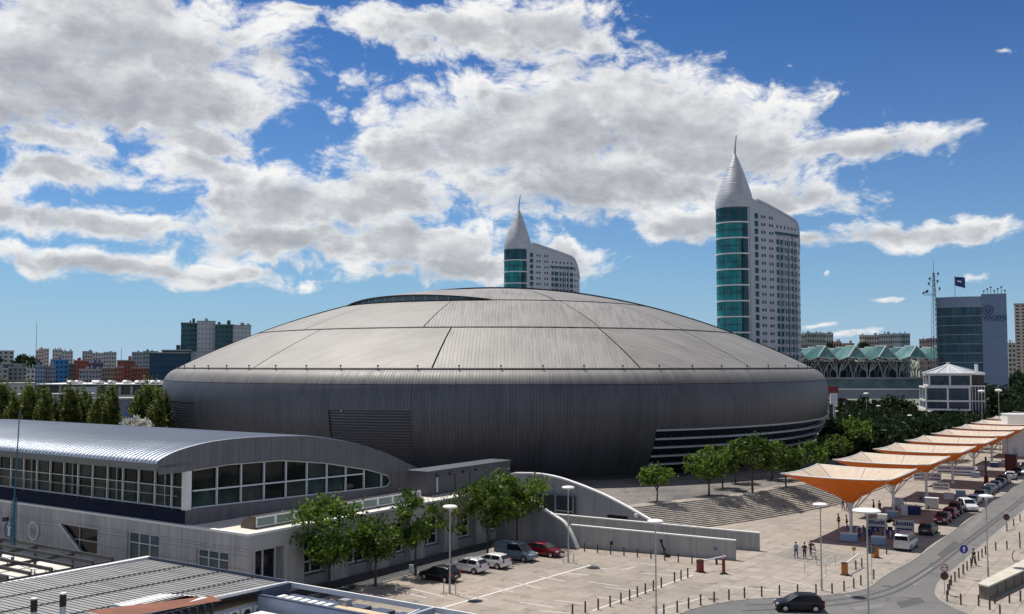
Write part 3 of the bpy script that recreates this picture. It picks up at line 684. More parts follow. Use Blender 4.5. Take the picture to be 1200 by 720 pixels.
# reveal of the opening, dark rounded nose
mb = MB()
path = [(T0g+i*(T1g-T0g)/60) for i in range(61)]
loop = [(t, gz(t)[1]) for t in path] + [(t, gz(t)[0]) for t in reversed(path)]
for (t0, z0), (t1, z1) in zip(loop, loop[1:]+loop[:1]):
    mb.add([(UX, t0, z0), (UX, t1, z1), (UX-.7, t1, z1), (UX-.7, t0, z0)], [(0, 1, 2, 3)])
mb.obj('reveal', m_dark, PV)
hgl = [glass('hall_glass', (.012, .015, .016), .05, 0, .6, .25), glass('hall_glass_green', (.03, .05, .048), .08, 0, .6, .5), glass('hall_glass_grey', (.05, .055, .055), .1, 0, .5, .5)]
rgl = random.Random(3)
def zmid(t): return 9.42
for i in range(11):
    ta, tb = max(T0g+.02, T0g+.1+(i-1)*3.0+.0), min(T0g+.1+i*3.0, T1g-.02)
    if tb-ta < .2: continue
    ss = [ta+(tb-ta)*k/6 for k in range(7)]
    up = [(t, max(gz(t)[1]-.02, gz(t)[0]+.02)) for t in ss]; lo_ = [(t, gz(t)[0]+.02) for t in ss]; md = [(t, min(max(zmd(t), gz(t)[0]+.03), gz(t)[1]-.03)) for t in ss]
    if ta < 24.8:
        MB().add([(UX-.5, t, z) for t, z in md+up[::-1]], [tuple(range(14))]).obj('window_pane', hgl[0] if i < 6 else hgl[rgl.randrange(3)], PV)
        MB().add([(UX-.5, t, z) for t, z in lo_+md[::-1]], [tuple(range(14))]).obj('window_pane', hgl[1 + rgl.randrange(2)] if i % 4 else hgl[0], PV)
    else: MB().add([(UX-.5, t, z) for t, z in lo_+up[::-1]], [tuple(range(14))]).obj('window_pane', hgl[1], PV)
for i in range(10):
    t = T0g + .1 + i*3.0
    if t < T1g-.6:
        b0, c0 = gz(t); MB().box(UX-.42, UX-.22, t-.06, t+.06, b0, c0).obj('mullion', m_frame, PV)
f1, f2, f3 = MB(), MB(), MB()
for t0, t1 in zip(path, path[1:]):
    b0, c0 = gz(t0); b1, c1 = gz(t1)
    f1.bar((UX-.32, t0, b0+.05), (UX-.32, t1, b1+.05), .2, .14); f2.bar((UX-.32, t0, c0-.05), (UX-.32, t1, c1-.05), .2, .12)
    if t1 < 24.8: f3.bar((UX-.32, t0, zmd(t0)), (UX-.32, t1, zmd(t1)), .2, .13)
for f_ in (f1, f2, f3): f_.obj('frame_rail', m_frame, PV)
# white corner column
MB().box(UX-.62, UX+.02, -.02, .62, GB-.1, 11.0).obj('corner_column', m_white, PV)
# left glazing bays
xx_ = UX-.62; 
while xx_ > XL:
    MB().box(xx_-2.5, xx_-.03, .5, .55, 9.44, 11.85).obj('window_pane', hgl[0 if rgl.random() < .7 else 1], PV); MB().box(xx_-2.5, xx_-.03, .5, .55, GB, 9.4).obj('window_pane', hgl[rgl.choice((0, 1, 1, 2))], PV); xx_ -= 2.55
MB().box(XL, UX-.62, .56, .6, GB, 11.85).obj('glazing_backing', m_dark, PV)
MB().box(XL, UX-.02, .35, .9, 5.87, GB-.08).obj('navy_wall', m_navy, PV)
mul = MB().box(-.06, .06, 0, .2, 0, 4.4-.02).mesh('mullion', m_frame)
k = 0; x = UX-2.55
while x > XL:
    put(mul, 'mullion', PV, (x, .26, GB)); 
    if k % 3 == 0: put(MB().box(-.04, .04, 0, .18, 0, 4.35).mesh('mullion', m_steel), 'mullion', PV, (x-1.0, .3, GB))
    x -= 2.55; k += 1
for z, t in ((GB-.06, .12), (9.37, .07)): MB().box(XL, UX-.62, .28-t/2, .47, z, z+t).obj('frame_rail', m_frame, PV)
# things seen inside: pale counters and columns behind the glass are reflections in the photograph
# balcony rail outside the left glazing
rl = MB(); 
rl.box(XL, UX-1, -.25, -.21, 8.6, 8.64)
x = XL
while x < UX-1: rl.box(x, x+.04, -.26, -.2, 7.35, 8.62); x += 2.55
rl.obj('balcony_rail', m_steel, PV)
MB().box(XL, UX-1, -.3, .35, 7.2, 7.36).obj('balcony_floor', m_navy, PV)
# skylight box on the terrace
sk = MB(); s0, s1 = 2.6, 27.0; 
prof = [(-3.9, 5.86), (-2.2, 5.86), (-2.2, 6.95)] + [(-2.2-1.7*sin(a)*1., 5.86+1.12*cos(a)) for a in [i*pi/2/8 for i in range(1, 8)]]
sk.vprism(prof, 'y', s0, s1); fixn(sk.obj('skylight_box', mat('skylight_metal', (.12, .115, .11), .45, .5), PV))
MB().vprism([(-3.95, 5.86), (-2.15, 5.86), (-2.15, 7.0)] + [(-2.15-1.8*sin(a), 5.86+1.18*cos(a)) for a in [i*pi/2/8 for i in range(1, 8)]], 'y', s0-.1, s0+.12).obj('skylight_end', mat('bronze_end', (.11, .08, .06), .5, .3), PV)
sp_ = MB().box(0, .04, 0, 2.1, 0, .72).mesh('skylight_pane', glass('skylight_glass', (.20, .26, .26), .15))
sf_ = MB(); 
for y in (0, 2.24): sf_.box(0, .1, y-.07, y+.07, -.1, .82)
sf_.box(0, .1, .07, 2.17, -.1, .02); sf_.box(0, .1, .07, 2.17, .72, .82); sf_ = sf_.mesh('skylight_frame', m_frame)
for i in range(10):
    put(sp_, 'skylight_pane', PV, (-2.19, s0+.25+i*2.4, 6.08)); put(sf_, 'skylight_frame', PV, (-2.185, s0+.2+i*2.4, 6.08))
# block at the far end of the terrace
fb = Cn + LX*(-3.4) + LY*29.5
blk = empty('annexe_block', (fb.x, fb.y, 0), AX, 'dark flat-topped annexe behind the terrace, tucked under the arena', 'building')
MB().box(-3, 0, 0, 17, 5.87, 8.55).obj('wall', seam_mat('annexe_wall', (.13, .13, .16), .6, .2, .9, .3, .3, .15), blk)
MB().box(-3.1, .12, -.12, 17.1, 8.55, 8.72).obj('roof_edge', mat('pale_trim', (.07, .075, .085), .5, var=.1), blk)
for y in (1.6, 5.2, 8.2, 11.6): MB().box(0, .05, y, y+(.35 if y < 3 else .1), 6.2, 8.0 if y > 3 else 7.9).obj('panel_joint', m_steel if y < 3 else m_dark, blk)
for y in (1.7, 4.2, 6.8, 9.4): MB().cbox((.15, y, 8.1), (.25, .3, .18)).obj('wall_lamp', m_dark, blk)
MB().box(-3, -.3, .3, 16.8, 5.86, 5.9).obj('floor_slab', m_conc, blk)
# terrace slab carrying the annexe, beyond the podium
# round signs on the left façade
def round_sign(px, py, r, face, ring, label, glyph):
    d = ray(px, py); k = d.x/d.y; t = (k*Cn.y-Cn.x)/(LX.x-k*LX.y); p = Cn+LX*t; z = CAMZ + d.z*(p.y/d.y)
    s = empty('round_sign', (p.x, p.y, z), AX, label, 'sign')
    dd = MB().lathe([(0, -.0), (r, 0), (r, .06), (0, .06)], n=28).obj('disc', face, s, rz=(pi/2, 0, 0), loc=(0, -.02, 0))
    MB().lathe([(r*.86, .0), (r, 0), (r, .05), (r*.86, .05), (r*.86, 0)], n=28).obj('ring', ring, s, rz=(pi/2, 0, 0), loc=(0, -.08, 0))
    return s
m_sblue = mat('sign_blue', (.10, .16, .24), .5)
s = round_sign(11.5, 621, 1.05, m_sblue, mat('sign_grey', (.30, .33, .36), .5), 'dark blue round sign with a pale figure on the grey wall beside the blue mast', 0)
MB().add([(-.28, -.1, -.7), (.28, -.1, -.7), (.22, -.1, .1), (.45, -.1, .35), (.3, -.1, .5), (.12, -.1, .3), (.0, -.1, .55), (-.12, -.1, .3), (-.3, -.1, .5), (-.45, -.1, .35), (-.22, -.1, .1)], [tuple(range(11))]).obj('emblem', m_frame, s)
MB().lathe([(0, 0), (.16, 0), (.16, .02), (0, .02)], n=12).obj('emblem_dot', m_frame, s, rz=(pi/2, 0, 0), loc=(0, -.09, .68))
s = round_sign(40, 622, 1.0, m_pod, m_frame, 'white ringed round sign with small lettering on the grey wall, right of the blue mast', 0)
for k, (z, w) in enumerate(((.14, .95), (-.1, 1.1), (-.32, .7))):
    n_ = 6 if k < 2 else 4
    for j in range(n_):
        x = -w/2+w*j/n_; MB().box(x, x+w/n_*.6, -.1, -.075, z-.06, z+.07 if j % 2 else z+.04).obj('letter_stroke', m_sblue, s)
# tall blue mast in front of the wall
d = G(23, 640, 4.6)
mast = empty('lattice_mast', (d.x, d.y-1.2, 0), 0, 'thin blue mast rising in front of the grey left wall', 'mast')
m_bmast = mat('mast_blue', (.02, .10, .17), .4, .3)
MB().tube([(0, 0, 0), (0, 0, 5), (0, 0, 9.0)], [.14, .13, .12], 8).obj('lower_tube', m_bmast, mast); MB().tube([(0, 0, 9.0), (.25, 0, 16.9)], [.07, .05], 6).obj('upper_tube', m_bmast, mast)
mb = MB()
for i in range(26):
    z = 4.4+i*.18; mb.bar((.0, 0, z), (.22 if i % 2 else -.22, 0, z+.18), .05); 
mb.bar((.22, 0, 4.4), (.22, 0, 9), .05); mb.bar((-.22, 0, 4.4), (-.22, 0, 9), .05); mb.obj('lattice', m_bmast, mast)
MB().cbox((-.75, 0, 7.2), (.4, .4, .4)).bar((-.6, 0, 7.2), (0, 0, 7.2), .06).obj('mast_camera', m_dark, mast)
# ============================================================ CURVED ENTRANCE WALLS AND RAMP
m_cw = mat('curved_wall_render', (.27, .28, .305), .8, streak=.22, var=.07, vscale=.25)
m_cop = mat('coping_white', (.78, .77, .73), .6)
def arc_wall(name, org, pts, th, label, holes=()):
    """pts: (k, z) along +local x from org"""
    e = empty(name, org, AX, label, 'wall')
    P = smoothpath([Vector((k, z, 0)) for k, z in pts], 5)
    mb = MB()
    for a_, b_ in zip(P, P[1:]):
        lo = -.0; mb.add([(a_.x, 0, lo), (b_.x, 0, lo), (b_.x, 0, b_.y), (a_.x, 0, a_.y), (a_.x, th, lo), (b_.x, th, lo), (b_.x, th, b_.y), (a_.x, th, a_.y)], [(0, 1, 2, 3), (5, 4, 7, 6), (3, 2, 6, 7)])
    mb.obj('wall_face', m_cw, e)
    mb = MB()
    for a_, b_ in zip(P, P[1:]): mb.bar((a_.x, th/2-.03, a_.y+.09), (b_.x, th/2-.03, b_.y+.09), th+.1, .2, (0, 0, 1))
    mb.obj('coping', m_cop, e); return e
org = Cn + LY*38.4
arc_wall('curved_wall', org, [(0, 6.2), (1.5, 6.15), (4.2, 5.35), (6.6, 4.15), (8.4, 3.35), (9.5, 2.8), (10.3, 1.9), (10.9, .9), (11.35, 0)], .45, 'near grey wall with white coping that curves down to the parked red car')
w2 = arc_wall('curved_wall', Vector((17.9, 124.9, 0)) - LX*23., [(0, 4.9), (.35, 5.7), (1.3, 6.15), (3, 6.3), (6, 6.35), (9.6, 5.9), (14.6, 4.6), (18.2, 3.3), (21.5, 1.9), (25, .3)], .5, 'far blue-grey wall with white coping, a long arc falling behind the ramp')
MB().box(16.1, 19.0, -.06, .02, .9, 1.95).obj('wall_opening', m_gdark, w2)
MB().box(5.4, 11.4, -.5, -.05, 0, 3.9).obj('entrance_glazing', glass('entrance_glass', (.035, .05, .06), .06), w2)
fr = MB()
for x in (5.4, 6.7, 8.6, 11.3): fr.box(x, x+.14, -.62, -.5, 0, 3.9)
fr.box(8.6, 11.4, -.62, -.5, 1.9, 2.05); fr.obj('entrance_frame', m_steel, w2)
fixn(MB().lathe([(0, 0), (.3, .02), (.22, .2), (0, .26)], n=12).obj('wall_light', m_frame, w2, loc=(20.2, -.02, 2.2), rz=(pi/2, 0, 0)))
MB().box(19.6, 21.6, -.4, -.05, .9, 1.15).obj('bench', m_white, w2)
def ramp_wall(a, b, h0, h1, th, label):
    e = empty('ramp_wall', a, math.atan2((b-a).y, (b-a).x), label, 'wall', 'straight walls beside the ramp'); L = (b-a).length
    MB().add([(0, 0, 0), (L, 0, 0), (L, 0, h1), (0, 0, h0), (0, th, 0), (L, th, 0), (L, th, h1), (0, th, h0)], [(0, 1, 2, 3), (5, 4, 7, 6), (3, 2, 6, 7), (1, 5, 6, 2), (4, 0, 3, 7)]).obj('wall_face', mat('ramp_render', (.36, .36, .35), .8, streak=.25, var=.08, vscale=.3), e)
    MB().bar((0, th/2, h0+.06), (L+.03, th/2, h1+.06), th+.08, .13).obj('coping', m_cop, e)
    x = 3.2
    while x < L-1: MB().box(x, x+.03, -.006, .01, .05, h0+(h1-h0)*x/L-.05).obj('joint', m_pod2, e); x += 3.2
    return e
a, b = G(669, 641), G(862, 657); rw = ramp_wall(a, b, 2.45, 2.05, .3, 'front grey ramp wall standing behind the row of bollards')
a2, b2 = G(890, 646), None
b2 = a2; a2 = b2 - (b-a).normalized()*25.5
ramp_wall(a2, b2, 2.5, 1.95, .3, 'rear grey ramp wall reaching further right than the front one')
m_violet = mat('graffiti_violet', (.16, .14, .30), .7)
MB().add([(16.6, -.01, 1.1), (16.9, -.01, 1.4), (17.2, -.01, 1.05), (16.9, -.01, .8)], [(0, 1, 2, 3)]).obj('painted_mark', m_violet, rw)
MB().cbox((5, -.12, .8), (.3, .12, .4)).obj('wall_box', m_dark, rw)
# ============================================================ FAR BUILDINGS
def windows(parent, m, w, h, places, name='window', each=True, dy=0.):
    """places: (x, z) on the plane y = dy of the parent's frame"""
    if each:
        me = MB().box(-w/2, w/2, -.06, .0, -h/2, h/2).mesh(name, m)
        for x, z in places: put(me, name, parent, (x, dy, z))
    else:
        mb = MB()
        for x, z in places: mb.box(x-w/2, x+w/2, dy-.06, dy, z-h/2, z+h/2)
        mb.obj(name, m, parent)['kind'] = 'stuff'
SK_ = {}
def wallm(c): 
    k = 'wall_' + '_'.join('%02d' % int(x*100) for x in c)
    return mat(k, c, .8, var=.08, vscale=.05)
m_win = glass('far_window', (.03, .045, .06), .1)
m_teal = glass('teal_glass', (.02, .215, .235), .07, 0, .45, .25)
m_teald = glass('deep_teal_glass', (.015, .08, .105), .06, 0, .5, .2)
m_roofd = mat('roof_dark', (.10, .10, .105), .8)
def block(px0, px1, py, D, depth, wall, label, cat='building', name='apartment_building', rows=6, cols=6, ww=.5, wh=.5, each=False, zb=0, cap=None, rz=0., wm=None, group=None, side=2, roofbits=True, zwin=None):
    x0 = (px0-600)/F*D; x1 = (px1-600)/F*D; zt = Y((px0+px1)/2, py, D).z; wd = x1-x0
    rz = -math.atan((x0+x1)/2/D); k1 = (px1-600)/F; wd = (k1*D-x0)/(cos(rz)-k1*sin(rz)*-1*-1) if False else (k1*D-x0)/(cos(rz)-k1*sin(rz))
    e = empty(name, (x0, D, zb), rz, label, cat, group)
    H = zt-zb; MB().box(0, wd, 0, depth, 0, H).obj('wall', wallm(wall), e)
    z0 = (zwin or 0)-zb if zwin else 0
    pl = [(wd*(i+.5)/cols, z0+(H-z0)*(j+.5)/rows) for i in range(cols) for j in range(rows)]
    windows(e, wm or m_win, wd/cols*ww, (H-z0)/rows*wh, pl, each=each)
    if side:
        mb = MB()
        for j in range(rows):
            for i in range(side):
                y = depth*(i+.5)/side; z = z0+(H-z0)*(j+.5)/rows; s_ = -1 if x0 > 0 else 1
                xx = 0 if s_ < 0 else wd; mb.box(xx-.05, xx+.05, y-depth/side*.25, y+depth/side*.25, z-H/rows*wh/2, z+H/rows*wh/2)
        mb.obj('side_window', wm or m_win, e)['kind'] = 'stuff'
    MB().box(-.3, wd+.3, -.3, depth+.3, H, H+.5).obj('roof', mat('roof_grey', (.3, .3, .3), .8) if not cap else wallm(cap), e)
    if roofbits:
        rr = random.Random(int(px0*7+py))
        for k in range(rr.randint(1, 3)):
            x = rr.uniform(.1, .8)*wd; w_ = rr.uniform(.08, .2)*wd; MB().box(x, x+w_, depth*.3, depth*.6, H+.5, H+rr.uniform(1.6, 3.4)).obj('rooftop_housing', wallm(tuple(c*.85 for c in wall)), e)
    return e
# hills
def hill(name, x0, x1, y0, y1, h, seed):
    mb = MB(); nx, ny = 60, 10
    def fn(u, v):
        x = x0+(x1-x0)*u; y = y0+(y1-y0)*v; e_ = min(1, u*6, (1-u)*6)
        return (x, y, -1 + h*e_*(sin(v*pi/2))**1.2*(.75+.5*mnoise.noise(Vector((x*.0015+seed, y*.001, 0)))))
    o = mb.grid(fn, nx, ny).obj(name, m_land, smooth=True); o['kind'] = 'structure'
hill('hills', -4000, -150, 900, 3500, 42, 3); hill('hills', 180, 5000, 950, 3500, 62, 8)
# left skyline --------------------------------------------------
LB = [  # px0 px1 ytop D depth wall label rows cols
 (-60, 17, 411, 1150, 40, (.34, .34, .36), 'long grey block on the skyline at the far left edge', 5, 12),
 (-50, 32, 427, 760, 25, (.12, .12, .19), 'dark violet-grey terrace of low blocks at the left edge', 3, 12),
 (-40, 11, 433, 640, 20, (.33, .34, .36), 'pale grey flats at the left edge above the poplars', 3, 7),
 (11, 33, 431, 660, 20, (.25, .26, .28), 'mid grey flats right of the pale grey ones at the left edge', 4, 4),
 (32, 42, 433, 560, 16, (.46, .48, .50), 'narrow white block with balconies beside the blue buildings', 4, 2),
 (43, 52, 411, 1500, 30, (.55, .45, .42), 'pink tower block behind the thin antenna', 5, 3),
 (46, 58, 409, 1600, 30, (.52, .44, .41), 'pink tower block on the skyline right of the antenna', 5, 4),
 (62, 74, 410, 1500, 30, (.50, .46, .45), 'left one of the pale skyline towers above the blue house', 5, 4),
 (73, 86, 412, 1450, 30, (.44, .43, .45), 'right one of the pale skyline towers above the blue house', 5, 4),
 (97, 109, 412, 1500, 30, (.42, .41, .44), 'leftmost block of the long pale skyline group', 5, 4),
 (109, 122, 414, 1550, 30, (.48, .45, .46), 'second block of the long pale skyline group', 4, 4),
 (122, 137, 413, 1500, 30, (.42, .41, .43), 'rightmost block of the long pale skyline group', 4, 5),
 (155, 170, 413, 1300, 30, (.26, .29, .33), 'dark grey block on the skyline left of the dark glass office', 4, 5),
 (168, 186, 412, 1250, 30, (.22, .26, .30), 'darker skyline block touching the dark glass office', 4, 6),
 (42, 54, 429, 590, 14, (.20, .27, .40), 'slate blue flats left of the bright blue house', 5, 4),
 (54, 66, 430, 600, 14, (.34, .33, .42), 'lilac grey flats joined to the bright blue house', 5, 4),
 (60, 81, 422, 620, 16, (.03, .19, .46), 'bright blue house, the tallest colour on the left skyline', 5, 4),
 (81, 90, 427, 640, 16, (.26, .17, .14), 'brown flats right of the bright blue house', 5, 3),
 (88, 105, 423, 700, 16, (.30, .07, .05), 'deep red flats with terracotta top behind the lilac row', 5, 5),
 (94, 120, 434, 600, 14, (.30, .30, .38), 'lilac grey row in front of the deep red flats', 4, 7),
 (104, 122, 426, 720, 16, (.11, .09, .26), 'indigo flats between the red blocks', 5, 4),
 (120, 137, 432, 640, 14, (.24, .20, .17), 'sand brown flats in the middle of the coloured row', 4, 5),
 (138, 158, 423, 660, 16, (.27, .08, .06), 'brick red flats with two stepped tops', 5, 5),
 (136, 146, 431, 600, 14, (.30, .11, .08), 'small brick red house before the stepped one', 4, 3),
 (155, 176, 432, 620, 14, (.30, .10, .075), 'low brick red row beside the dark glass office', 4, 6)]
for (a_, b_, yt, D, dp, wl, lb, r_, c_) in LB: block(a_, b_, yt, D, dp, wl, lb, rows=r_+3, cols=c_, wh=.45, group=None)
# dark glass office
e = block(176, 222, 414, 520, 30, (.02, .05, .10), 'dark blue glass office block, half hidden by the arena', name='office_building', rows=9, cols=10, ww=.86, wh=.7, each=True, wm=glass('navy_glass', (.012, .045, .09), .08, 0, .6, .15), roofbits=False)
e2 = block(190, 224, 411, 540, 30, (.03, .045, .07), 'darker upper wing behind the blue glass office', name='office_building', rows=9, cols=8, ww=.8, wh=.6, wm=glass('navy_glass2', (.01, .03, .06), .08))
block(222, 246, 413, 560, 20, (.46, .48, .52), 'pale flat-fronted building tucked between the dark office and the arena', rows=8, cols=2, ww=.1, wh=.2, roofbits=False)
# twin tower block with teal glass (213-294)
for (a_, b_, yt, wl, nm, lb) in [(212, 231, 379, 0, 1, 'teal glass half of the left tower block behind the arena'), (231, 252, 377, (.40, .42, .46), 0, 'grey rendered half of the left tower block with roof plant'), (252, 274, 381, 0, 1, 'teal glass half of the right tower block behind the arena'), (273, 294, 382, (.40, .42, .45), 0, 'grey rendered half of the right tower block behind the arena')]:
    e = block(a_, b_, yt, 600, 26, wl or (.05, .12, .14), lb, rows=16, cols=4 if nm else 5, ww=.84 if nm else .22, wh=.6 if nm else .3, each=False, wm=glass('sea_glass', (.02, .075, .085), .1, 0, .6, .1) if nm else m_win, cap=(.2, .22, .24))
# thin far antennas
for (px, y0, y1, D, lb) in [(42, 378, 420, 1300, 'very thin tall radio antenna on the left skyline'), (142, 408, 424, 1300, 'short thin antenna on the skyline above the brick red flats')]:
    p = Y(px, y1, D); q = Y(px, y0, D); o = MB().tube([(0, 0, -20), (0, 0, (q-p).z)], [.6, .25], 5).obj('radio_antenna', mat('antenna_grey', (.30, .30, .32), .6), loc=p); setp(o, lb, 'antenna')
# elevated car park deck with a white edge line
p0 = Y(40, 450, 420); p1 = Y(250, 450, 420)
dk = empty('parking_deck', (p0.x, 420, 0), 0, 'long low parking deck with a thin white roof edge and dark open storey', 'car park')
L_ = p1.x-p0.x; zt = p0.z
MB().box(0, L_, 0, 30, zt-.45, zt-.05).obj('deck_slab', m_white, dk); MB().box(.5, L_, 2.5, 30, zt-4.6, zt-.9).obj('open_storey', m_roofd, dk); MB().box(0, L_, .4, 30, 0, zt-4.6).obj('lower_wall', wallm((.36, .37, .41)), dk)
for i in range(15): MB().box(i*L_/15, i*L_/15+.9, .9, 2.0, zt-4.6, zt-.9).obj('column', m_conc, dk)
MB().box(12, 26, .8, 2.45, zt-4.55, zt-1.2).obj('wall_panel', wallm((.40, .42, .46)), dk)
block(-60, 42, 451, 400, 14, (.42, .43, .44), 'pale grey low building below the far-left flats', rows=4, cols=16, ww=.3, wh=.3, zb=0, roofbits=False)
lowb = block(-60, 112, 465, 330, 10, (.34, .35, .38), 'long grey shed behind the poplars', name='shed', rows=2, cols=14, ww=.05, wh=.3, roofbits=False, side=0)
block(112, 190, 469, 300, 10, (.17, .19, .25), 'blue-grey shed glimpsed between the poplars', name='shed', rows=2, cols=5, ww=.05, wh=.3, roofbits=False, side=0)
# small far cars on the deck
RR = random.Random(5)
mwc = mat('far_car_white', (.8, .8, .8), .3); mdc = mat('far_car_dark', (.08, .08, .1), .3)
for i, px in enumerate([84, 92, 113, 117, 131, 149, 163, 168, 175, 181, 188]):
    p = Y(px, 449.2, 424 + (i % 3)*3); p.z = zt-.05
    mb = MB().vprism([(-2.1, .35), (2.1, .35), (2.1, .85), (1.2, .95), (.7, 1.45), (-1.3, 1.45), (-2.0, .95), (-2.1, .85)], 'y', -.85, .85)
    o = fixn(mb.obj('parked_car', mwc if i % 4 else mwc, loc=p, rz=RR.uniform(-.3, .3)))
    for sx_ in (-1.3, 1.3):
        MB().lathe([(0, -.9), (.34, -.9), (.34, .9), (0, .9)], n=10).obj('wheel', m_black, o, (sx_, 0, .34), (pi/2, 0, 0))
    o.rotation_euler = (0, 0, 1.25); MB().box(-1.15, .75, -.86, .86, .98, 1.34).obj('window', m_gdark, o)
    setp(o, '%s tiny white car from the left on the far parking deck' % ORD[i], 'car', 'cars on the far parking deck')
# right skyline --------------------------------------------------
RB = [(934, 944, 392, 1150, 30, (.33, .36, .33), 'leftmost green-grey block of the hilltop estate beside the tower', 6, 4), (943, 955, 390.5, 1200, 30, (.30, .33, .31), 'darker middle block of the hilltop estate beside the tower', 6, 4), (954, 966, 390.5, 1160, 30, (.42, .41, .38), 'pale block of the hilltop estate beside the tower', 6, 4), (965, 976.5, 391, 1140, 30, (.36, .38, .37), 'rightmost block of the hilltop estate beside the tower', 6, 4),
      (938, 950, 402, 1000, 20, (.34, .32, .30), 'small low flats below the hilltop estate', 3, 4), (950, 962, 403, 980, 20, (.28, .28, .27), 'small grey flats below the hilltop estate', 3, 4),
      (976, 986, 401, 1050, 20, (.36, .20, .16), 'terracotta roofed house at the hill foot', 3, 3), (986, 1001, 403, 1000, 20, (.33, .22, .18), 'low reddish row between the two hilltop estates', 3, 5),
      (1007, 1013.5, 393, 1200, 25, (.60, .58, .40), 'cream yellow end block of the second hilltop estate', 6, 2), (1013, 1030, 393.5, 1220, 25, (.46, .40, .38), 'pinkish block of the second hilltop estate', 6, 6), (1030, 1046, 392, 1210, 25, (.42, .42, .42), 'middle grey block of the second hilltop estate', 6, 6), (1046, 1056, 391.5, 1190, 25, (.34, .40, .42), 'green-grey block of the second hilltop estate', 6, 4), (1055, 1066.5, 391.5, 1200, 25, (.24, .32, .36), 'teal-grey right end block of the second hilltop estate', 6, 4),
      (1077, 1086, 398, 1250, 25, (.40, .27, .25), 'rosy block left of the glass office tower', 5, 3), (1086, 1099, 397, 1250, 25, (.36, .30, .31), 'dusky pink block touching the glass office tower', 5, 4),
      (1181, 1190, 403, 700, 20, (.40, .36, .33), 'brownish low block between the office tower and the beige one', 8, 2)]
for (a_, b_, yt, D, dp, wl, lb, r_, c_) in RB: block(a_, b_, yt, D, dp, wl, lb, rows=r_+3, cols=c_, wh=.45, ww=.55)
e = block(1189.5, 1240, 357, 520, 26, (.44, .39, .34), 'beige apartment tower with rows of balconies at the right edge', rows=30, cols=7, ww=.55, wh=.42, each=True)
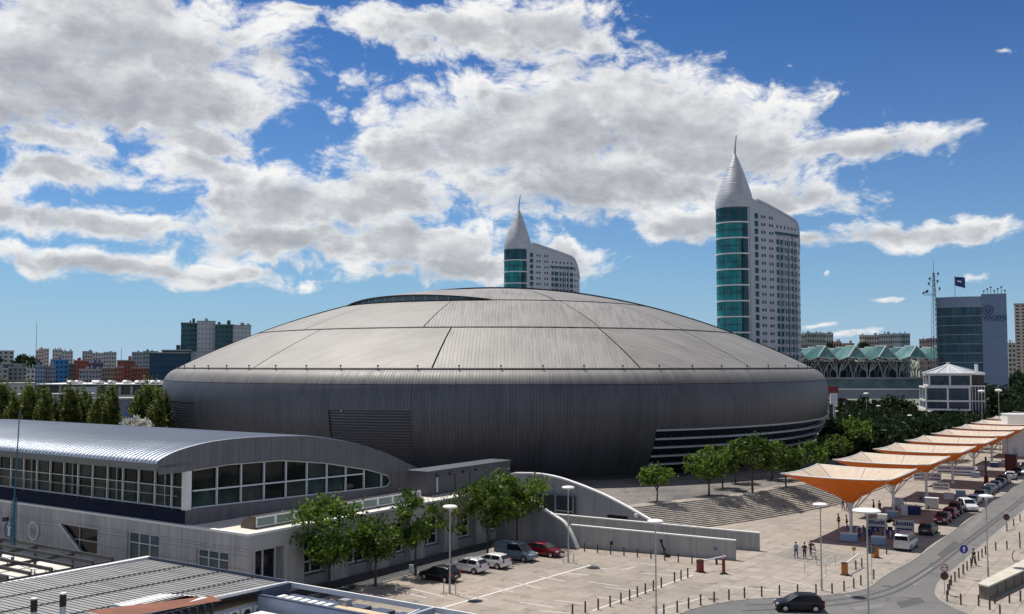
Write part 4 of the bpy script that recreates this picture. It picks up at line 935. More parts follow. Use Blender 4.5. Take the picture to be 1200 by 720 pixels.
# ---------------------------------------------------------- twin glass-fronted towers
m_tw = mat('tower_render', (.43, .455, .51), .6, var=.06, vscale=.08)
m_cone = seam_mat('cone_cladding', (.50, .51, .52), .45, .3, 1.2, .3, .2, .1)
def tower(px, D, beta, label, zvis, gw):
    e = empty('residential_tower', ((px-600)/F*D, D, 0), rad(beta), label, 'tower', 'twin pointed towers behind the arena')
    Lb = 39.
    def hw(x): return 7.2 + .6*sin(pi*min(x/Lb, 1)) - 3.2*max(0, (x-30)/9)**2
    def rt(x):
        t = x/Lb; return 86.5 - 8.5*t**1.1 - 9.5*max(0, (t-.78)/.22)**2
    n = 26; mb = MB(); xs = [0+Lb*i/n for i in range(n+1)]
    for x0, x1 in zip(xs, xs[1:]):
        a0, a1, h0, h1 = hw(x0), hw(x1), rt(x0), rt(x1)
        mb.add([(x0, -a0, 0), (x1, -a1, 0), (x1, -a1, h1), (x0, -a0, h0), (x0, a0, 0), (x1, a1, 0), (x1, a1, h1), (x0, a0, h0)], [(0, 1, 2, 3), (5, 4, 7, 6), (3, 2, 6, 7)])
    a1 = hw(Lb); mb.add([(Lb, -a1, 0), (Lb+1.2, 0, 0), (Lb, a1, 0), (Lb, -a1, rt(Lb)), (Lb+1.2, 0, rt(Lb)-1), (Lb, a1, rt(Lb))], [(0, 1, 4, 3), (1, 2, 5, 4), (3, 4, 5)])
    mb.obj('wall', m_tw, e)
    # parapet following the sloping roof
    mb = MB()
    for x0, x1 in zip(xs[3:], xs[4:]): mb.bar((x0, -hw(x0)-.05, rt(x0)+.3), (x1, -hw(x1)-.05, rt(x1)+.3), .5, .9)
    mb.obj('parapet', m_tw, e)
    MB().lathe([(7.05, 0), (7.05, 83)], n=32).obj('core_wall', m_tw, e, smooth=True)
    # cone
    Z0 = 82.6
    prof = [(7.45, Z0), (7.5, 84), (7.35, 86), (6.75, 88.4), (5.8, 91.3), (4.6, 94.6), (3.3, 98.2), (2.0, 101.4), (1.0, 103.6), (.35, 105)]
    mb = MB().lathe(prof, n=36); base = len(mb.v)
    v2 = []
    for (x, y, z) in mb.v: v2.append((x + .35*max(0, z-90)/15*2.2, y, z))
    mb.v = v2
    for j in range(len(prof)-1):
        for k in range(36):
            i_ = j*36+k; t0, t1 = k/36*46, (k+1)/36*46; mb.uv[i_] = [(prof[j][1], t0), (prof[j][1], t1), (prof[j+1][1], t1), (prof[j+1][1], t0)]
    mb.obj('cone_roof', m_cone, e, smooth=True); MB().lathe([(0, Z0), (7.45, Z0)], n=36).obj('cone_soffit', m_tw, e)
    MB().tube([(.77, 0, 104.2), (.9, 0, 106.5), (1.25, 0, 109.2), (1.9, 0, 112.6)], [.5, .4, .32, .22], 6).obj('spire', m_steel, e)
    # glazed bow facing the front
    view = math.atan2(-D, -(px-600)/F*D) - rad(beta)
    a0, a1 = view-rad(72), view+rad(gw)
    zf = 12; segs = 10
    zs = [Z0-.1-6.15*k for k in range(14)]
    dark = view+rad(gw-16)
    for zt_, zb_ in zip(zs, zs[1:]):
        if zt_ < zvis: break
        for k in range(6):
            b0 = a0+(a1-a0)*k/6; b1 = a0+(a1-a0)*(k+1)/6
            MB().lathe([(7.62, zb_+.55), (7.62, zt_-.12)], n=4, a0=b0+.012, a1=b1-.012).obj('bow_window', m_teal if k < 5 and zt_ < 82 else m_teald, e, smooth=False)
        MB().lathe([(7.1, zb_), (8.05, zb_), (8.05, zb_+.5), (7.1, zb_+.5)], n=18, a0=a0-.03, a1=a1+.03).obj('floor_band', m_frame, e)
        if zt_ < 78: MB().lathe([(7.7, zb_+3.2), (7.7, zb_+3.45)], n=12, a0=a0, a1=a1).obj('glazing_bar', m_dark, e)
    aw = view+rad(gw-24)
    mb = MB(); mb.lathe([(7.66, max(zvis-6, 10)), (7.66, 70)], n=2, a0=aw, a1=aw+rad(7)); mb.obj('dark_shaft', m_gdark, e)
    # green glazed strip at the corner
    a2 = a1+rad(1); a3 = -pi/2 + 2*pi*round((a1+pi/2)/(2*pi))
    # windows on the long side
    zz = 79.6; fl = 0
    small = MB().box(-.38, .38, -.12, .05, -.55, .55).mesh('window', m_win); wide = MB().box(-1.05, 1.05, -.14, .05, -.95, .95).mesh('window', m_teald); bal = MB().box(-1.1, 1.1, -1.0, 0, -.12, .12).mesh('balcony', m_tw)
    xf = [4.6, 7.6, 9.2, 12.6, 14.2, 17.6, 20.2, 22.8, 25.4, 28.0, 30.6, 33.4, 35.8]
    while zz > zvis-4:
        for k, x in enumerate(xf):
            if zz > rt(x)-3.4: continue
            dy = -hw(x)-.02; rot = math.atan2(-(hw(x+.5)-hw(x-.5)), 1)
            if k == 0: 
                if zz > 30: put(wide if fl > -1 else small, 'window', e, (x-.6, dy, zz), rot, (.9, 1, 1.1))
            elif 5 <= k <= 10 and zz < 72:
                put(wide, 'window', e, (x, dy, zz), rot, (.72 if k % 2 else .95, 1, 1.05)); 
                if k in (6, 8, 10): put(bal, 'balcony', e, (x, dy, zz-1.2), rot)
            else: put(small, 'window', e, (x, dy, zz), rot)
        zz -= 3.08; fl += 1
    mb = MB().box(16, 32.4, -8.1, -7.0, 73.6, 74.4); mb.obj('balcony_header', m_teald, e)
    for x in (18.8, 22., 25.2, 28.4): MB().box(x-.12, x+.12, -8.15, -7.2, 10, 73.6).obj('vertical_fin', m_tw, e)
    rr = random.Random(px)
    for k in range(5):
        x = 20+k*3.6; MB().cbox((x, -2+k % 2*3, rt(x)+1.0), (1.8, 1.6, 1.6)).obj('roof_plant', m_steel, e)
        MB().tube([(x+.8, -3, rt(x)), (x+.8, -3, rt(x)+2.6+rr.random())], .08, 4).obj('roof_mast', m_steel, e)
tower(862.5, 393, 41, 'tall near tower with a white cone and teal glass bow, right of the dome', 20, 42)
tower(606.5, 534, 34, 'far tower with white cone and long spire rising straight behind the dome', 58, 40)
# ---------------------------------------------------------- railway station
m_glr = glass('station_glass', (.05, .14, .13), .12, 0, .35, .3); m_glr2 = glass('station_glass_pale', (.13, .25, .24), .15, 0, .3, .3)
m_rib = mat('station_steel', (.48, .52, .50), .5)
DS = 430; sx0 = (925-600)/F*DS; zdeck = Y(1000, 443, DS).z
st = empty('railway_station', (sx0, DS, 0), 0, 'railway station with a row of folded glass roofs on branching white columns', 'station')
Ls = (1100-925)/F*DS
m_bandt = glass('platform_glass', (.09, .16, .17), .3, 0, .4, .15)
MB().box(0, Ls, 0, 60, zdeck-4.6, zdeck-.4).obj('platform_wall', m_bandt, st); MB().box(0, Ls, -.4, 60, zdeck-.4, zdeck).obj('platform_edge', m_conc, st); MB().box(0, Ls, -.5, 60, zdeck-5.1, zdeck-4.6).obj('viaduct_ledge', m_white, st)
MB().box(0, Ls, .5, 60, zdeck-9, zdeck-5.1).obj('lower_wall', wallm((.20, .25, .29)), st)
MB().box(0, Ls, 34, 35, zdeck, zdeck+7).obj('rear_screen', wallm((.10, .12, .13)), st)
bay = 35.6/F*DS
for r_ in range(3):
    for k in range(-1, 7):
        cx = (969-925)/F*DS + bay*k - (0 if r_ == 0 else 0); cy = 6+r_*13
        zp = Y(1000, 405.5, DS).z - (.4*r_); zv = Y(1000, 419, DS).z
        if cx > Ls+bay*.6 or cx < -bay: continue
        # folded pyramid: high ridge point at the front, gable glass below, wings falling left and right
        A = (cx, cy-4, zp); B = (cx-bay/2, cy-1, zv-1.2); C_ = (cx+bay/2, cy-1, zv-1.2); D1_ = (cx, cy+8.5, zp+.3); E = (cx-bay/2, cy+9, zv+.2); F_ = (cx+bay/2, cy+9, zv+.2); G_ = (cx+1.2, cy-6.5, zv-.6); H_ = (cx-3.6, cy-5, zv+.2); I_ = (cx+4.4, cy-5, zv-.2)
        MB().add([A, H_, B, E, D1_], [(0, 1, 2, 3, 4)]).obj('roof_wing', m_glr2 if (k+r_) % 2 else m_glr, st)
        MB().add([A, I_, C_, F_, D1_], [(4, 3, 2, 1, 0)]).obj('roof_wing', m_glr, st)
        MB().add([A, H_, G_, I_], [(0, 1, 2), (0, 2, 3)]).obj('gable_glass', m_glr2 if r_ == 0 else m_glr, st)
        mb = MB()
        for a_, b_ in ((A, H_), (A, I_), (H_, G_), (G_, I_), (A, D1_), (B, E), (C_, F_), (H_, B), (I_, C_)): mb.bar(a_, b_, .42)
        for i in range(1, 5):
            t = i/5; P = Vector(A).lerp(Vector(D1_), t); Q = Vector(B).lerp(Vector(E), t); Q2 = Vector(C_).lerp(Vector(F_), t); mb.bar(P, Q, .18); mb.bar(P, Q2, .18)
        mb.obj('roof_frame', m_rib, st)
        # branching columns
        mb = MB(); bx = cx-bay/2
        for sgn in (-1, 1):
            for (ex, ez) in ((5.2, zv-.5), (3.0, zv-1.2), (1.4, zv-2.2)):
                path = [Vector((bx+sgn*.5, cy, zdeck)), Vector((bx+sgn*.6, cy, zdeck+2.6)), Vector((bx+sgn*ex*.5, cy-.6, zdeck+4.3)), Vector((bx+sgn*ex, cy-1.4, ez))]
                mb.tube(path, [.34, .3, .22, .14], 5)
        mb.obj('branching_column', m_rib, st)
        if r_ == 0:
            mb = MB()
            for sgn in (-1, 1): mb.tube([Vector((cx+sgn*.3, cy, zdeck)), Vector((cx+sgn*.5, cy, zdeck+2.4)), Vector((cx+sgn*2.6, cy-1, zv-1.6))], [.3, .26, .14], 5)
            mb.obj('branching_column', m_rib, st)
# canopies below the station: curved dark-red roofs
for k, (px, py, w_, c_, lb) in enumerate([(990, 468, 20, (.10, .03, .04), 'dark red arched canopy beside the arena, left one'), (1003, 471, 24, (.17, .18, .20), 'grey arched canopy beneath the station, right one')]):
    p = Y(px, py, 350); mb = MB(); W_ = w_/F*350*1.6
    for i in range(10):
        t0, t1 = i/10, (i+1)/10; z = lambda t: 3.6*sin(pi*(.25+t*.62)); mb.add([(W_*t0, 0, z(t0)), (W_*t1, 0, z(t1)), (W_*t1, 9, z(t1)), (W_*t0, 9, z(t0)), (W_*t0, 0, z(t0)-.5), (W_*t1, 0, z(t1)-.5), (W_*t1, 9, z(t1)-.5), (W_*t0, 9, z(t0)-.5)], [(0, 1, 2, 3), (4, 5, 1, 0), (7, 6, 5, 4)])
    ee = empty('arched_canopy', (p.x-6, p.y, p.z-3.0), 0, lb, 'canopy'); mb.obj('roof_sheet', mat('canopy_%d' % k, c_, .5), ee)
    for x in (.5, W_*.5, W_-.5): MB().box(x, x+.3, .4, .7, -(p.z-3.0), 2.0).obj('support', m_steel, ee)
# red banner block and small white sign at the arena's right side
p = Y(966, 464, 275); ee = empty('billboard', (p.x, p.y, 0), 0, 'red billboard panel standing against the right end of the arena', 'billboard')
MB().box(0, 3.9, 0, .3, p.z, p.z+2.6).obj('panel', mat('banner_red', (.20, .02, .03), .6), ee); MB().box(1, 1.2, .3, .5, 0, p.z).obj('post', m_steel, ee); MB().box(2.8, 3., .3, .5, 0, p.z).obj('post', m_steel, ee)
p = Y(973.5, 474, 268); ee = empty('sign_totem', (p.x, p.y, 0), 0, 'white sign totem just below the red billboard', 'sign'); MB().box(0, 1.9, 0, .5, p.z, p.z+2.9).obj('panel', mat('totem_white', (.62, .64, .68), .5), ee); MB().box(.7, 1.2, .1, .4, 0, p.z).obj('post', m_steel, ee)
# ---------------------------------------------------------- glass office tower with lettering
DO = 400; ox = (1098-600)/F*DO; s_ = DO/F
of = empty('office_tower', (ox, DO, 0), rad(-24), 'glass office tower with a blue side wall carrying a round logo and lettering', 'office tower')
zt = Y(1125, 349, DO).z; w1 = 48*s_; w2_ = 26*s_
m_ofw = mat('office_blue_wall', (.13, .20, .31), .5, var=.05, vscale=.2)
m_ofg = glass('office_glass', (.03, .085, .12), .08, 0, .6, .12)
# curved glazed front bulging toward us
def cv(u): return -3.4*sin(pi*(.12+.70*u)) + 1.2
npan = 9; rows_ = 12
mb = MB().grid(lambda u, v: (w1*u, cv(u)+.3, zt*v-1.0*0), 18, 1); mb.obj('core_wall', mat('office_core', (.10, .15, .2), .4), of)
for i in range(npan):
    for j in range(rows_):
        u0, u1 = (i+.06)/npan, (i+.94)/npan; z0, z1 = (zt-4)*(j+.06)/rows_, (zt-4)*(j+.94)/rows_
        if z1 < 14: continue
        MB().add([(w1*u0, cv(u0)+.05, z0), (w1*u1, cv(u1)+.05, z0), (w1*u1, cv(u1)+.05, z1), (w1*u0, cv(u0)+.05, z1)], [(0, 1, 2, 3)]).obj('glass_pane', m_ofg if (i*3+j*5) % 7 else m_teald, of)
mb = MB()
for j in range(1, rows_+1):
    for i in range(18): mb.bar((w1*i/18, cv(i/18)-.02, (zt-4)*j/rows_), (w1*(i+1)/18, cv((i+1)/18)-.02, (zt-4)*j/rows_), .16, .22)
mb.obj('floor_line', mat('office_trim', (.24, .33, .42), .4), of)
mb = MB().grid(lambda u, v: (w1*u, cv(u)-.1, zt-4+4*v), 18, 1); mb.obj('top_band', mat('office_band', (.16, .22, .33), .5), of)
MB().add([(w1*i/18, cv(i/18)-.1, zt) for i in range(19)] + [(w1, 20, zt), (0, 20, zt)], [tuple(range(21))]).obj('roof', m_roofd, of)
MB().box(-.0, .6, cv(0), 20, 0, zt-.03).obj('left_wall', m_ofw, of)
MB().box(w1+.02, w1+w2_, cv(1)-.2, 20, 0, zt+.9).obj('side_wall', m_ofw, of)
for k in range(1, 6): MB().box(w1+.3, w1+w2_-.2, cv(1)-.23, cv(1)-.2, zt*k/6-.05, zt*k/6+.05).obj('wall_joint', mat('office_joint', (.07, .11, .22), .5), of)
m_logo = mat('logo_blue', (.004, .008, .12), .5)
tm = text_mesh('VIAGENS', 2.5, m_logo, ext=.06); put(tm, 'lettering', of, (w1+w2_*.53, cv(1)-.3, Y(1165, 374, DO).z), (pi/2, 0, 0), (.86, 1, 1))
for r_ in (2.0, 1.15): MB().lathe([(r_-.28, 0), (r_, 0), (r_, .1), (r_-.28, .1)], n=26).obj('logo_ring', m_logo, of, (w1+2.3, cv(1)-.24, Y(1165, 365, DO).z), (pi/2, 0, 0))
tm = text_mesh('es', 1.7, m_logo, ext=.06); put(tm, 'logo_mark', of, (w1+2.3, cv(1)-.3, Y(1165, 365, DO).z), (pi/2, 0, 0))
MB().box(w1+.8, w1+w2_-.6, cv(1)-.27, cv(1)-.2, Y(1165, 377.6, DO).z-.05, Y(1165, 377.6, DO).z+.12).obj('underline', m_logo, of)
for i in range(7):
    x = w1+1+i*1.25; MB().tube([(x, 1, zt+.9), (x, 1, zt+2.2+(i % 3)*.7)], .1, 4).cbox((x, 1, zt+2.2+(i % 3)*.7), (.7, .4, .5)).obj('roof_antenna', m_dark, of)
# flagpole with flag on the roof
fp = Y(1127, 348, DO); pole = empty('flagpole', (fp.x, DO+6, zt), 0, 'flagpole on the glass office roof', 'flagpole')
ztop = Y(1127, 322, DO).z - zt; MB().tube([(0, 0, 0), (0, 0, ztop)], .14, 6).obj('pole', m_steel, pole)
fl = empty('flag', (fp.x+.15, DO+6, zt+ztop-3.9), 0, 'dark blue flag with a pale band flying above the office tower', 'flag')
MB().grid(lambda u, v: (4.2*u, .35*sin(u*7), 3.6*v-.9*u*(1-v)*1.0-.35*u), 10, 4).obj('cloth', mat('flag_blue', (.015, .04, .16), .7), fl)
MB().grid(lambda u, v: (1.0+1.5*u, .35*sin((.24+.36*u)*7)-.06, 1.5+.7*v-.4*u), 6, 1).obj('flag_mark', m_frame, fl)
# lattice antenna
ap_ = Y(1101, 350, DO-6); la = empty('lattice_antenna', (ap_.x, DO-1, 0), 0, 'steel lattice antenna with many aerials beside the office tower', 'antenna')
mb = MB(); z0_, z1_ = 0, Y(1101, 303, DO).z
def lw(z): return .2 + 1.25*max(0, (Y(1101, 318, DO).z-z))/40 if z < Y(1101, 318, DO).z else .12
z = 14.
while z < z1_-6:
    w_ = lw(z); w2__ = lw(z+2)
    for sx_, sy_ in ((-1, -1), (1, -1), (1, 1), (-1, 1)):
        mb.bar((sx_*w_, sy_*w_, z), (sx_*w2__, sy_*w2__, z+2), .12)
    mb.bar((-w_, -w_, z), (w2__, -w2__, z+2), .09); mb.bar((w_, -w_, z), (-w2__, -w2__, z+2), .09); mb.bar((w_, -w_, z), (w2__, w2__, z+2), .09)
    z += 2
mb.obj('lattice', m_dark, la); MB().tube([(0, 0, z), (0, 0, z1_)], [.1, .05], 4).obj('tip', m_dark, la)
for k, (dx, dz) in enumerate([(-1.6, 55), (1.5, 54), (-2.6, 50), (2.3, 51), (-2, 53), (1.8, 57), (-4.2, 49.2), (-3.2, 49.6)]):
    MB().tube([(0, 0, dz-.5), (dx, 0, dz-.3), (dx, 0, dz+1.2)], .08, 4).cbox((dx, 0, dz+.6), (.6, .4, .9)).obj('aerial', m_dark, la)
# ---------------------------------------------------------- white framed pavilion with a pyramid roof
DP = 300; p = Y(1086, 500, DP); s_ = DP/F; q_ = empty('glass_pavilion', (p.x, DP, 0), rad(-16), 'white framed glass pavilion with a shallow pyramid roof before the office tower', 'pavilion')
z = lambda py: Y(1120, py, DP).z
W1 = 47*s_; W2 = 64*s_; dpt = 15.
ang = 0
m_pg = glass('pavilion_glass', (.05, .07, .10), .1, 0, .5, .4)
def frame_level(x0, x1, y0, y1, za, zb, nx_, ny_, gname='glass_pane'):
    for i in range(nx_):
        a_, b_ = x0+(x1-x0)*i/nx_, x0+(x1-x0)*(i+1)/nx_
        MB().box(a_+.25, b_-.25, y0+.1, y0+.2, za+.25, zb-.25).obj(gname, m_pg, q_)
    for i in range(nx_+1): MB().box(x0+(x1-x0)*i/nx_-.24, x0+(x1-x0)*i/nx_+.24, y0-.2, y0+.28, za, zb).obj('column', m_white, q_)
    for j in range(ny_):
        a_, b_ = y0+(y1-y0)*j/ny_, y0+(y1-y0)*(j+1)/ny_
        MB().box(x0+.05, x0+.12, a_+.25, b_-.25, za+.25, zb-.25).obj(gname, m_pg, q_)
        MB().box(x0-.2, x0+.2, b_-.2, b_+.2, za, zb).obj('column', m_white, q_)
    for zz in (za, zb-.02): MB().box(x0-.28, x1+.28, y0-.28, y0+.1, zz-.22, zz+.26).obj('beam', m_white, q_); MB().box(x0-.28, x0+.1, y0+.1, y1, zz-.22, zz+.258).obj('beam', m_white, q_)
frame_level(0, W1, 0, dpt, z(480), z(470), 2, 2); frame_level(0, W1, .01, dpt, z(470), z(454), 2, 2)
frame_level(1.2, W1+.6, 1.5, dpt, z(452.5), z(439.5), 2, 2)
MB().box(W1+.5, W2, 2.0, dpt, 0, z(452)).obj('side_wing', glass('wing_glass', (.07, .065, .06), .25, 0, .5, .6), q_)
MB().box(W1+.9, W2, 2.6, dpt, z(452), z(440)).obj('side_wing', glass('wing_glass', (.07, .065, .06), .25), q_)
for i in range(5): x_ = W1+1+i*(W2-W1-1)/4; MB().box(x_-.12, x_+.12, 1.8, 2.0, z(500), z(452)).obj('side_mullion', m_steel, q_)
for zz in (452.5, 439, 470): MB().box(W1+.3, W2+.2, 1.6, dpt, z(zz)-.18, z(zz)+.2).obj('side_beam', m_white, q_)
apx = (W1*.62, dpt/2+1, z(427.5)); zr = z(438.2); cs = [(-.6, -.6, zr), (W1+1.6, -.6, zr), (W2+.3, dpt, zr), (.5, dpt+1, zr)]
m_prf = glass('pavilion_roof', (.40, .44, .46), .25, 0, .1, .5)
cs = [(-.8, .6, zr), (W1+1.5, .6, zr), (W1+6.8, dpt+1, zr), (2.5, dpt+1, zr)]
for i in range(4):
    a_, b_ = Vector(cs[i]), Vector(cs[(i+1) % 4]); MB().add([a_, b_, Vector(apx)], [(0, 1, 2)]).obj('roof_face', m_prf, q_); 
    mb = MB().bar(a_, b_, .4); mb.obj('eave_beam', m_white, q_)
    for t in (0, .25, .5, .75): MB().bar(a_.lerp(b_, t)+Vector((0, 0, .12)), Vector(apx)+Vector((0, 0, .12)), .3 if t == 0 else .22).obj('rafter', m_white, q_)
MB().cbox((apx[0], apx[1], apx[2]+.3), (.8, .8, .8)).obj('finial', m_white, q_)
MB().box(W1+2.6, W1+3.4, 6, 7, z(437), z(427)).obj('chimney', m_white, q_)
# ============================================================ TREES
def leaf_mat(name, a_, b_, c_):
    m = bpy.data.materials.new(name); m.use_nodes = True; nt = m.node_tree; b = nt.nodes['Principled BSDF']; out = nt.nodes['Material Output']
    oi = N(nt, 'ShaderNodeObjectInfo').outputs['Random']; t = N(nt, 'ShaderNodeTexCoord').outputs['Object']
    n = N(nt, 'ShaderNodeTexNoise', ins={'Vector': t, 'Scale': .9, 'Detail': 3.0}).outputs[0]; n2 = N(nt, 'ShaderNodeTexWhiteNoise', ins={'Vector': N(nt, 'ShaderNodeVectorMath', operation='SNAP', ins={0: t, 1: (.3, .3, .3)}).outputs[0]}).outputs[0]
    f = M_(nt, 'ADD', M_(nt, 'MULTIPLY_ADD', n, 2.4, -.95), M_(nt, 'MULTIPLY_ADD', n2, .7, -.35), clamp=True)
    c = ramp(nt, f, [(0, a_), (.5, b_), (1, c_)]); c = N(nt, 'ShaderNodeVectorMath', operation='SCALE', ins={0: c, 'Scale': M_(nt, 'MULTIPLY_ADD', oi, .5, .75)}).outputs[0]
    nt.links.new(c, b.inputs['Base Color']); b.inputs['Roughness'].default_value = .6; b.inputs['Specular IOR Level'].default_value = .3
    tr = N(nt, 'ShaderNodeBsdfTranslucent', ins={0: c}); mx = N(nt, 'ShaderNodeMixShader', ins={0: .42}); nt.links.new(b.outputs[0], mx.inputs[1]); nt.links.new(tr.outputs[0], mx.inputs[2]); nt.links.new(mx.outputs[0], out.inputs[0]); return m
m_leafA = leaf_mat('leaf_bright', (.035, .07, .011), (.12, .19, .025), (.30, .36, .06))
m_leafB = leaf_mat('leaf_dark', (.010, .022, .008), (.022, .042, .013), (.05, .075, .02))
m_leafC = leaf_mat('leaf_poplar', (.05, .07, .016), (.17, .20, .045), (.33, .36, .10))
m_bark = mat('bark', (.07, .055, .042), .9, var=.25, vscale=3, bump=.4)
def crown_mesh(name, m, rx, rz, n, leaf, clumps, seed, kind='round'):
    r = random.Random(seed); mb = MB(); cl = []
    for k in range(clumps):
        while True:
            x, y, z = r.uniform(-1, 1), r.uniform(-1, 1), r.uniform(-1, 1); q = x*x+y*y+z*z
            if .12 < q < 1: break
        if kind == 'column': x, y, z = x*(1-.3*abs(z)**2), y*(1-.3*abs(z)**2), z
        if kind == 'vase': s = .55+.45*(z+1)/2*1.1; x, y = x*s, y*s
        cl.append((x*rx, y*rx, z*rz, r.uniform(.16, .34)*rx))
    for i in range(n):
        cx, cy, cz, cr = cl[r.randrange(clumps)]
        if kind == 'column': cz += r.uniform(-.8, .8)*cr
        p = Vector((cx+r.gauss(0, cr*.62), cy+r.gauss(0, cr*.62), cz+r.gauss(0, cr*(2.6 if kind == 'column' else .5))))
        a = Vector((r.gauss(0, 1), r.gauss(0, 1), r.gauss(0, .7))).normalized(); b = a.orthogonal().normalized(); b.rotate(Matrix.Rotation(r.uniform(0, 6.28), 3, a)); c = a.cross(b)
        s = leaf*r.uniform(.5, 1.6); 
        mb.add([p-b*s, p-c*s*.55, p+b*s, p+c*s*.55], [(0, 1, 2, 3)])
    return mb.mesh(name, m), cl
def trunk_mesh(name, h, r0, cl, zc, r_=None, nl=7, seed=1, start=.55):
    r = random.Random(seed); mb = MB(); mb.tube([(0, 0, 0), (r.uniform(-.06, .06), 0, h*.5), (r.uniform(-.15, .15), r.uniform(-.1, .1), h), (r.uniform(-.2, .2), 0, zc)], [r0, r0*.8, r0*.65, r0*.3], 7)
    for k in range(nl):
        c = cl[k % len(cl)]; z0 = h*(start+(1-start)*r.random()); e = Vector((c[0]*.9, c[1]*.9, zc+c[2]*.9)); mb.tube([(0, 0, z0), Vector((e.x*.45, e.y*.45, z0+(e.z-z0)*.55)), e], [r0*.42, r0*.26, r0*.08], 5)
    return mb.mesh(name, m_bark)
def tree(loc, crown, trunk, zc, label, group, name='leafy_tree', sc=1., rz=None):
    e = empty(name, loc, R.uniform(0, 6.28) if rz is None else rz, label, 'tree', group); e.scale = (sc if isinstance(sc, tuple) else (sc,)*3)
    put(trunk, 'trunk', e); put(crown, 'crown', e, (0, 0, zc)); return e
# near trees by the grey building
near = [((386, 691), 3.1, 2.75, 5.2, 5200, 11, 'broad leafy tree, leftmost and largest by the grey building'), ((440, 687), 2.25, 1.65, 4.4, 2600, 12, 'small round leafy tree, second from the left by the grey building'), ((487, 674.5), 2.45, 2.3, 5.6, 2700, 13, 'open-crowned leafy tree beside the black hatchback'),
        ((571, 652), 3.0, 2.2, 5.7, 4200, 15, 'dense leafy tree behind the white cars'), ((606, 641), 3.1, 2.5, 6.5, 4200, 16, 'tall dense tree behind the grey van and red car')]
for (pp, rx, rz_, zc, n, sd, lb) in near:
    cm, cl = crown_mesh('crown', m_leafA, rx*1.08, rz_*1.12, int(n*1.15), .17, 34 if sd != 13 else 22, sd, 'round')
    tree(G(*pp), cm, trunk_mesh('trunk', zc-rz_*.7, .14, cl, zc, seed=sd, nl=10), zc, lb, 'trees beside the car park', rz=0)
# nearly bare tree with a pale lamp before it
bm_ = MB(); r = random.Random(4)
def branch(p, d, L, rr_, lv):
    q = p+d*L; bm_.tube([p, p.lerp(q, .5)+Vector((r.uniform(-.05, .05), 0, .03)), q], [rr_, rr_*.8, rr_*.6], 5)
    if lv: 
        for k in range(3):
            nd = (d+Vector((r.uniform(-.75, .75), r.uniform(-.75, .75), r.uniform(-.1, .5)))).normalized(); branch(q, nd, L*r.uniform(.6, .85), rr_*.55, lv-1)
branch(Vector((0, 0, 0)), Vector((0, 0, 1)), 3.4, .12, 0)
for k in range(5): branch(Vector((0, 0, 3.3)), Vector((cos(k*1.26), sin(k*1.26), 1.5)).normalized(), 1.9, .08, 3)
e = empty('bare_tree', G(528, 664), 0, 'nearly leafless tree with thin forked branches behind the lamp', 'tree', 'trees beside the car park'); bm_.obj('trunk', m_bark, e)
cm, cl = crown_mesh('crown', m_leafA, 2.2, 1.5, 420, .17, 12, 31, 'round'); put(cm, 'crown', e, (0, 0, 5.0))
# plaza trees on the upper terrace
PC = [crown_mesh('crown', m_leafA, 2.4, 1.9, 1900, .21, 26, 40+k, 'round') for k in range(3)]
PT = [trunk_mesh('trunk', 2.6, .13, PC[k][1], 4.4, seed=k) for k in range(3)]
plz = [(770, 588, .82), (831, 581, 1.12), (847, 573, 1.0), (882, 577, 1.35), (921, 571, 1.05), (951, 560, .95), (862, 566, .9), (905, 562, 1.0), (982, 549, .95), (1003, 538, 1.35), (1020, 531, 1.1), (968, 545, .9)]
names = ['smallest round tree standing alone left of the others on the steps edge', 'second tree from the left at the top of the steps', 'third tree from the left, just behind the second', 'largest dark tree at the middle of the steps edge', 'fifth bright tree along the steps edge', 'sixth tree along the steps edge, near the first canopy', 'low tree behind the second and third at the arena wall', 'low tree behind the gap in the middle of the terrace row', 'tree behind the first canopy left tip', 'brightest broad tree behind the first canopies', 'broad tree right of the brightest one behind the canopies', 'small tree under the arena windows at the right end']
for i, (px, py, s) in enumerate(plz):
    s *= .95; tree(G(px, py, ZP), PC[i % 3][0], PT[i % 3], 4.4, names[i], 'trees on the arena terrace', sc=(s*1.15, s*1.15, s), rz=i*1.3)
# poplars
PO = [crown_mesh('crown', m_leafC, 1.45, 7.4, 5200, .22, 60, 60+k, 'column') for k in range(3)]
POt = [trunk_mesh('trunk', 3.0, .2, PO[k][1], 9.0, seed=k, nl=9, start=.7) for k in range(3)]
pop = [(4, 451, 190), (15, 459, 183), (24, 460, 195), (36, 452, 188), (51, 456, 182), (63, 466, 190), (84, 456, 186), (94, 466, 192), (112, 462, 184), (120, 463, 190), (131, 453, 186), (163, 458, 186), (174, 452, 190), (184, 456, 182), (193, 460, 188), (-10, 455, 186), (72, 462, 200), (104, 462, 198), (9, 455, 200), (30, 457, 201), (43, 454, 199), (57, 458, 203), (78, 455, 204), (89, 455, 202), (100, 458, 205), (126, 457, 203), (158, 460, 202), (168, 457, 203), (179, 455, 205), (188, 457, 201)]
for i, (px, py, D) in enumerate(pop):
    p = Y(px, py, D); h = p.z; s = h/16.2; tree((p.x, D, 0), PO[i % 3][0], POt[i % 3], 9.0, '%s poplar from the left behind the curved roof' % ORD[sorted(range(len(pop)), key=lambda k: pop[k][0]).index(i)], 'row of poplars behind the curved roof', 'poplar_tree', (s*(1.15 if i in (0, 3, 6, 12) else .95),)*2 + (s,), rz=i*2.1)
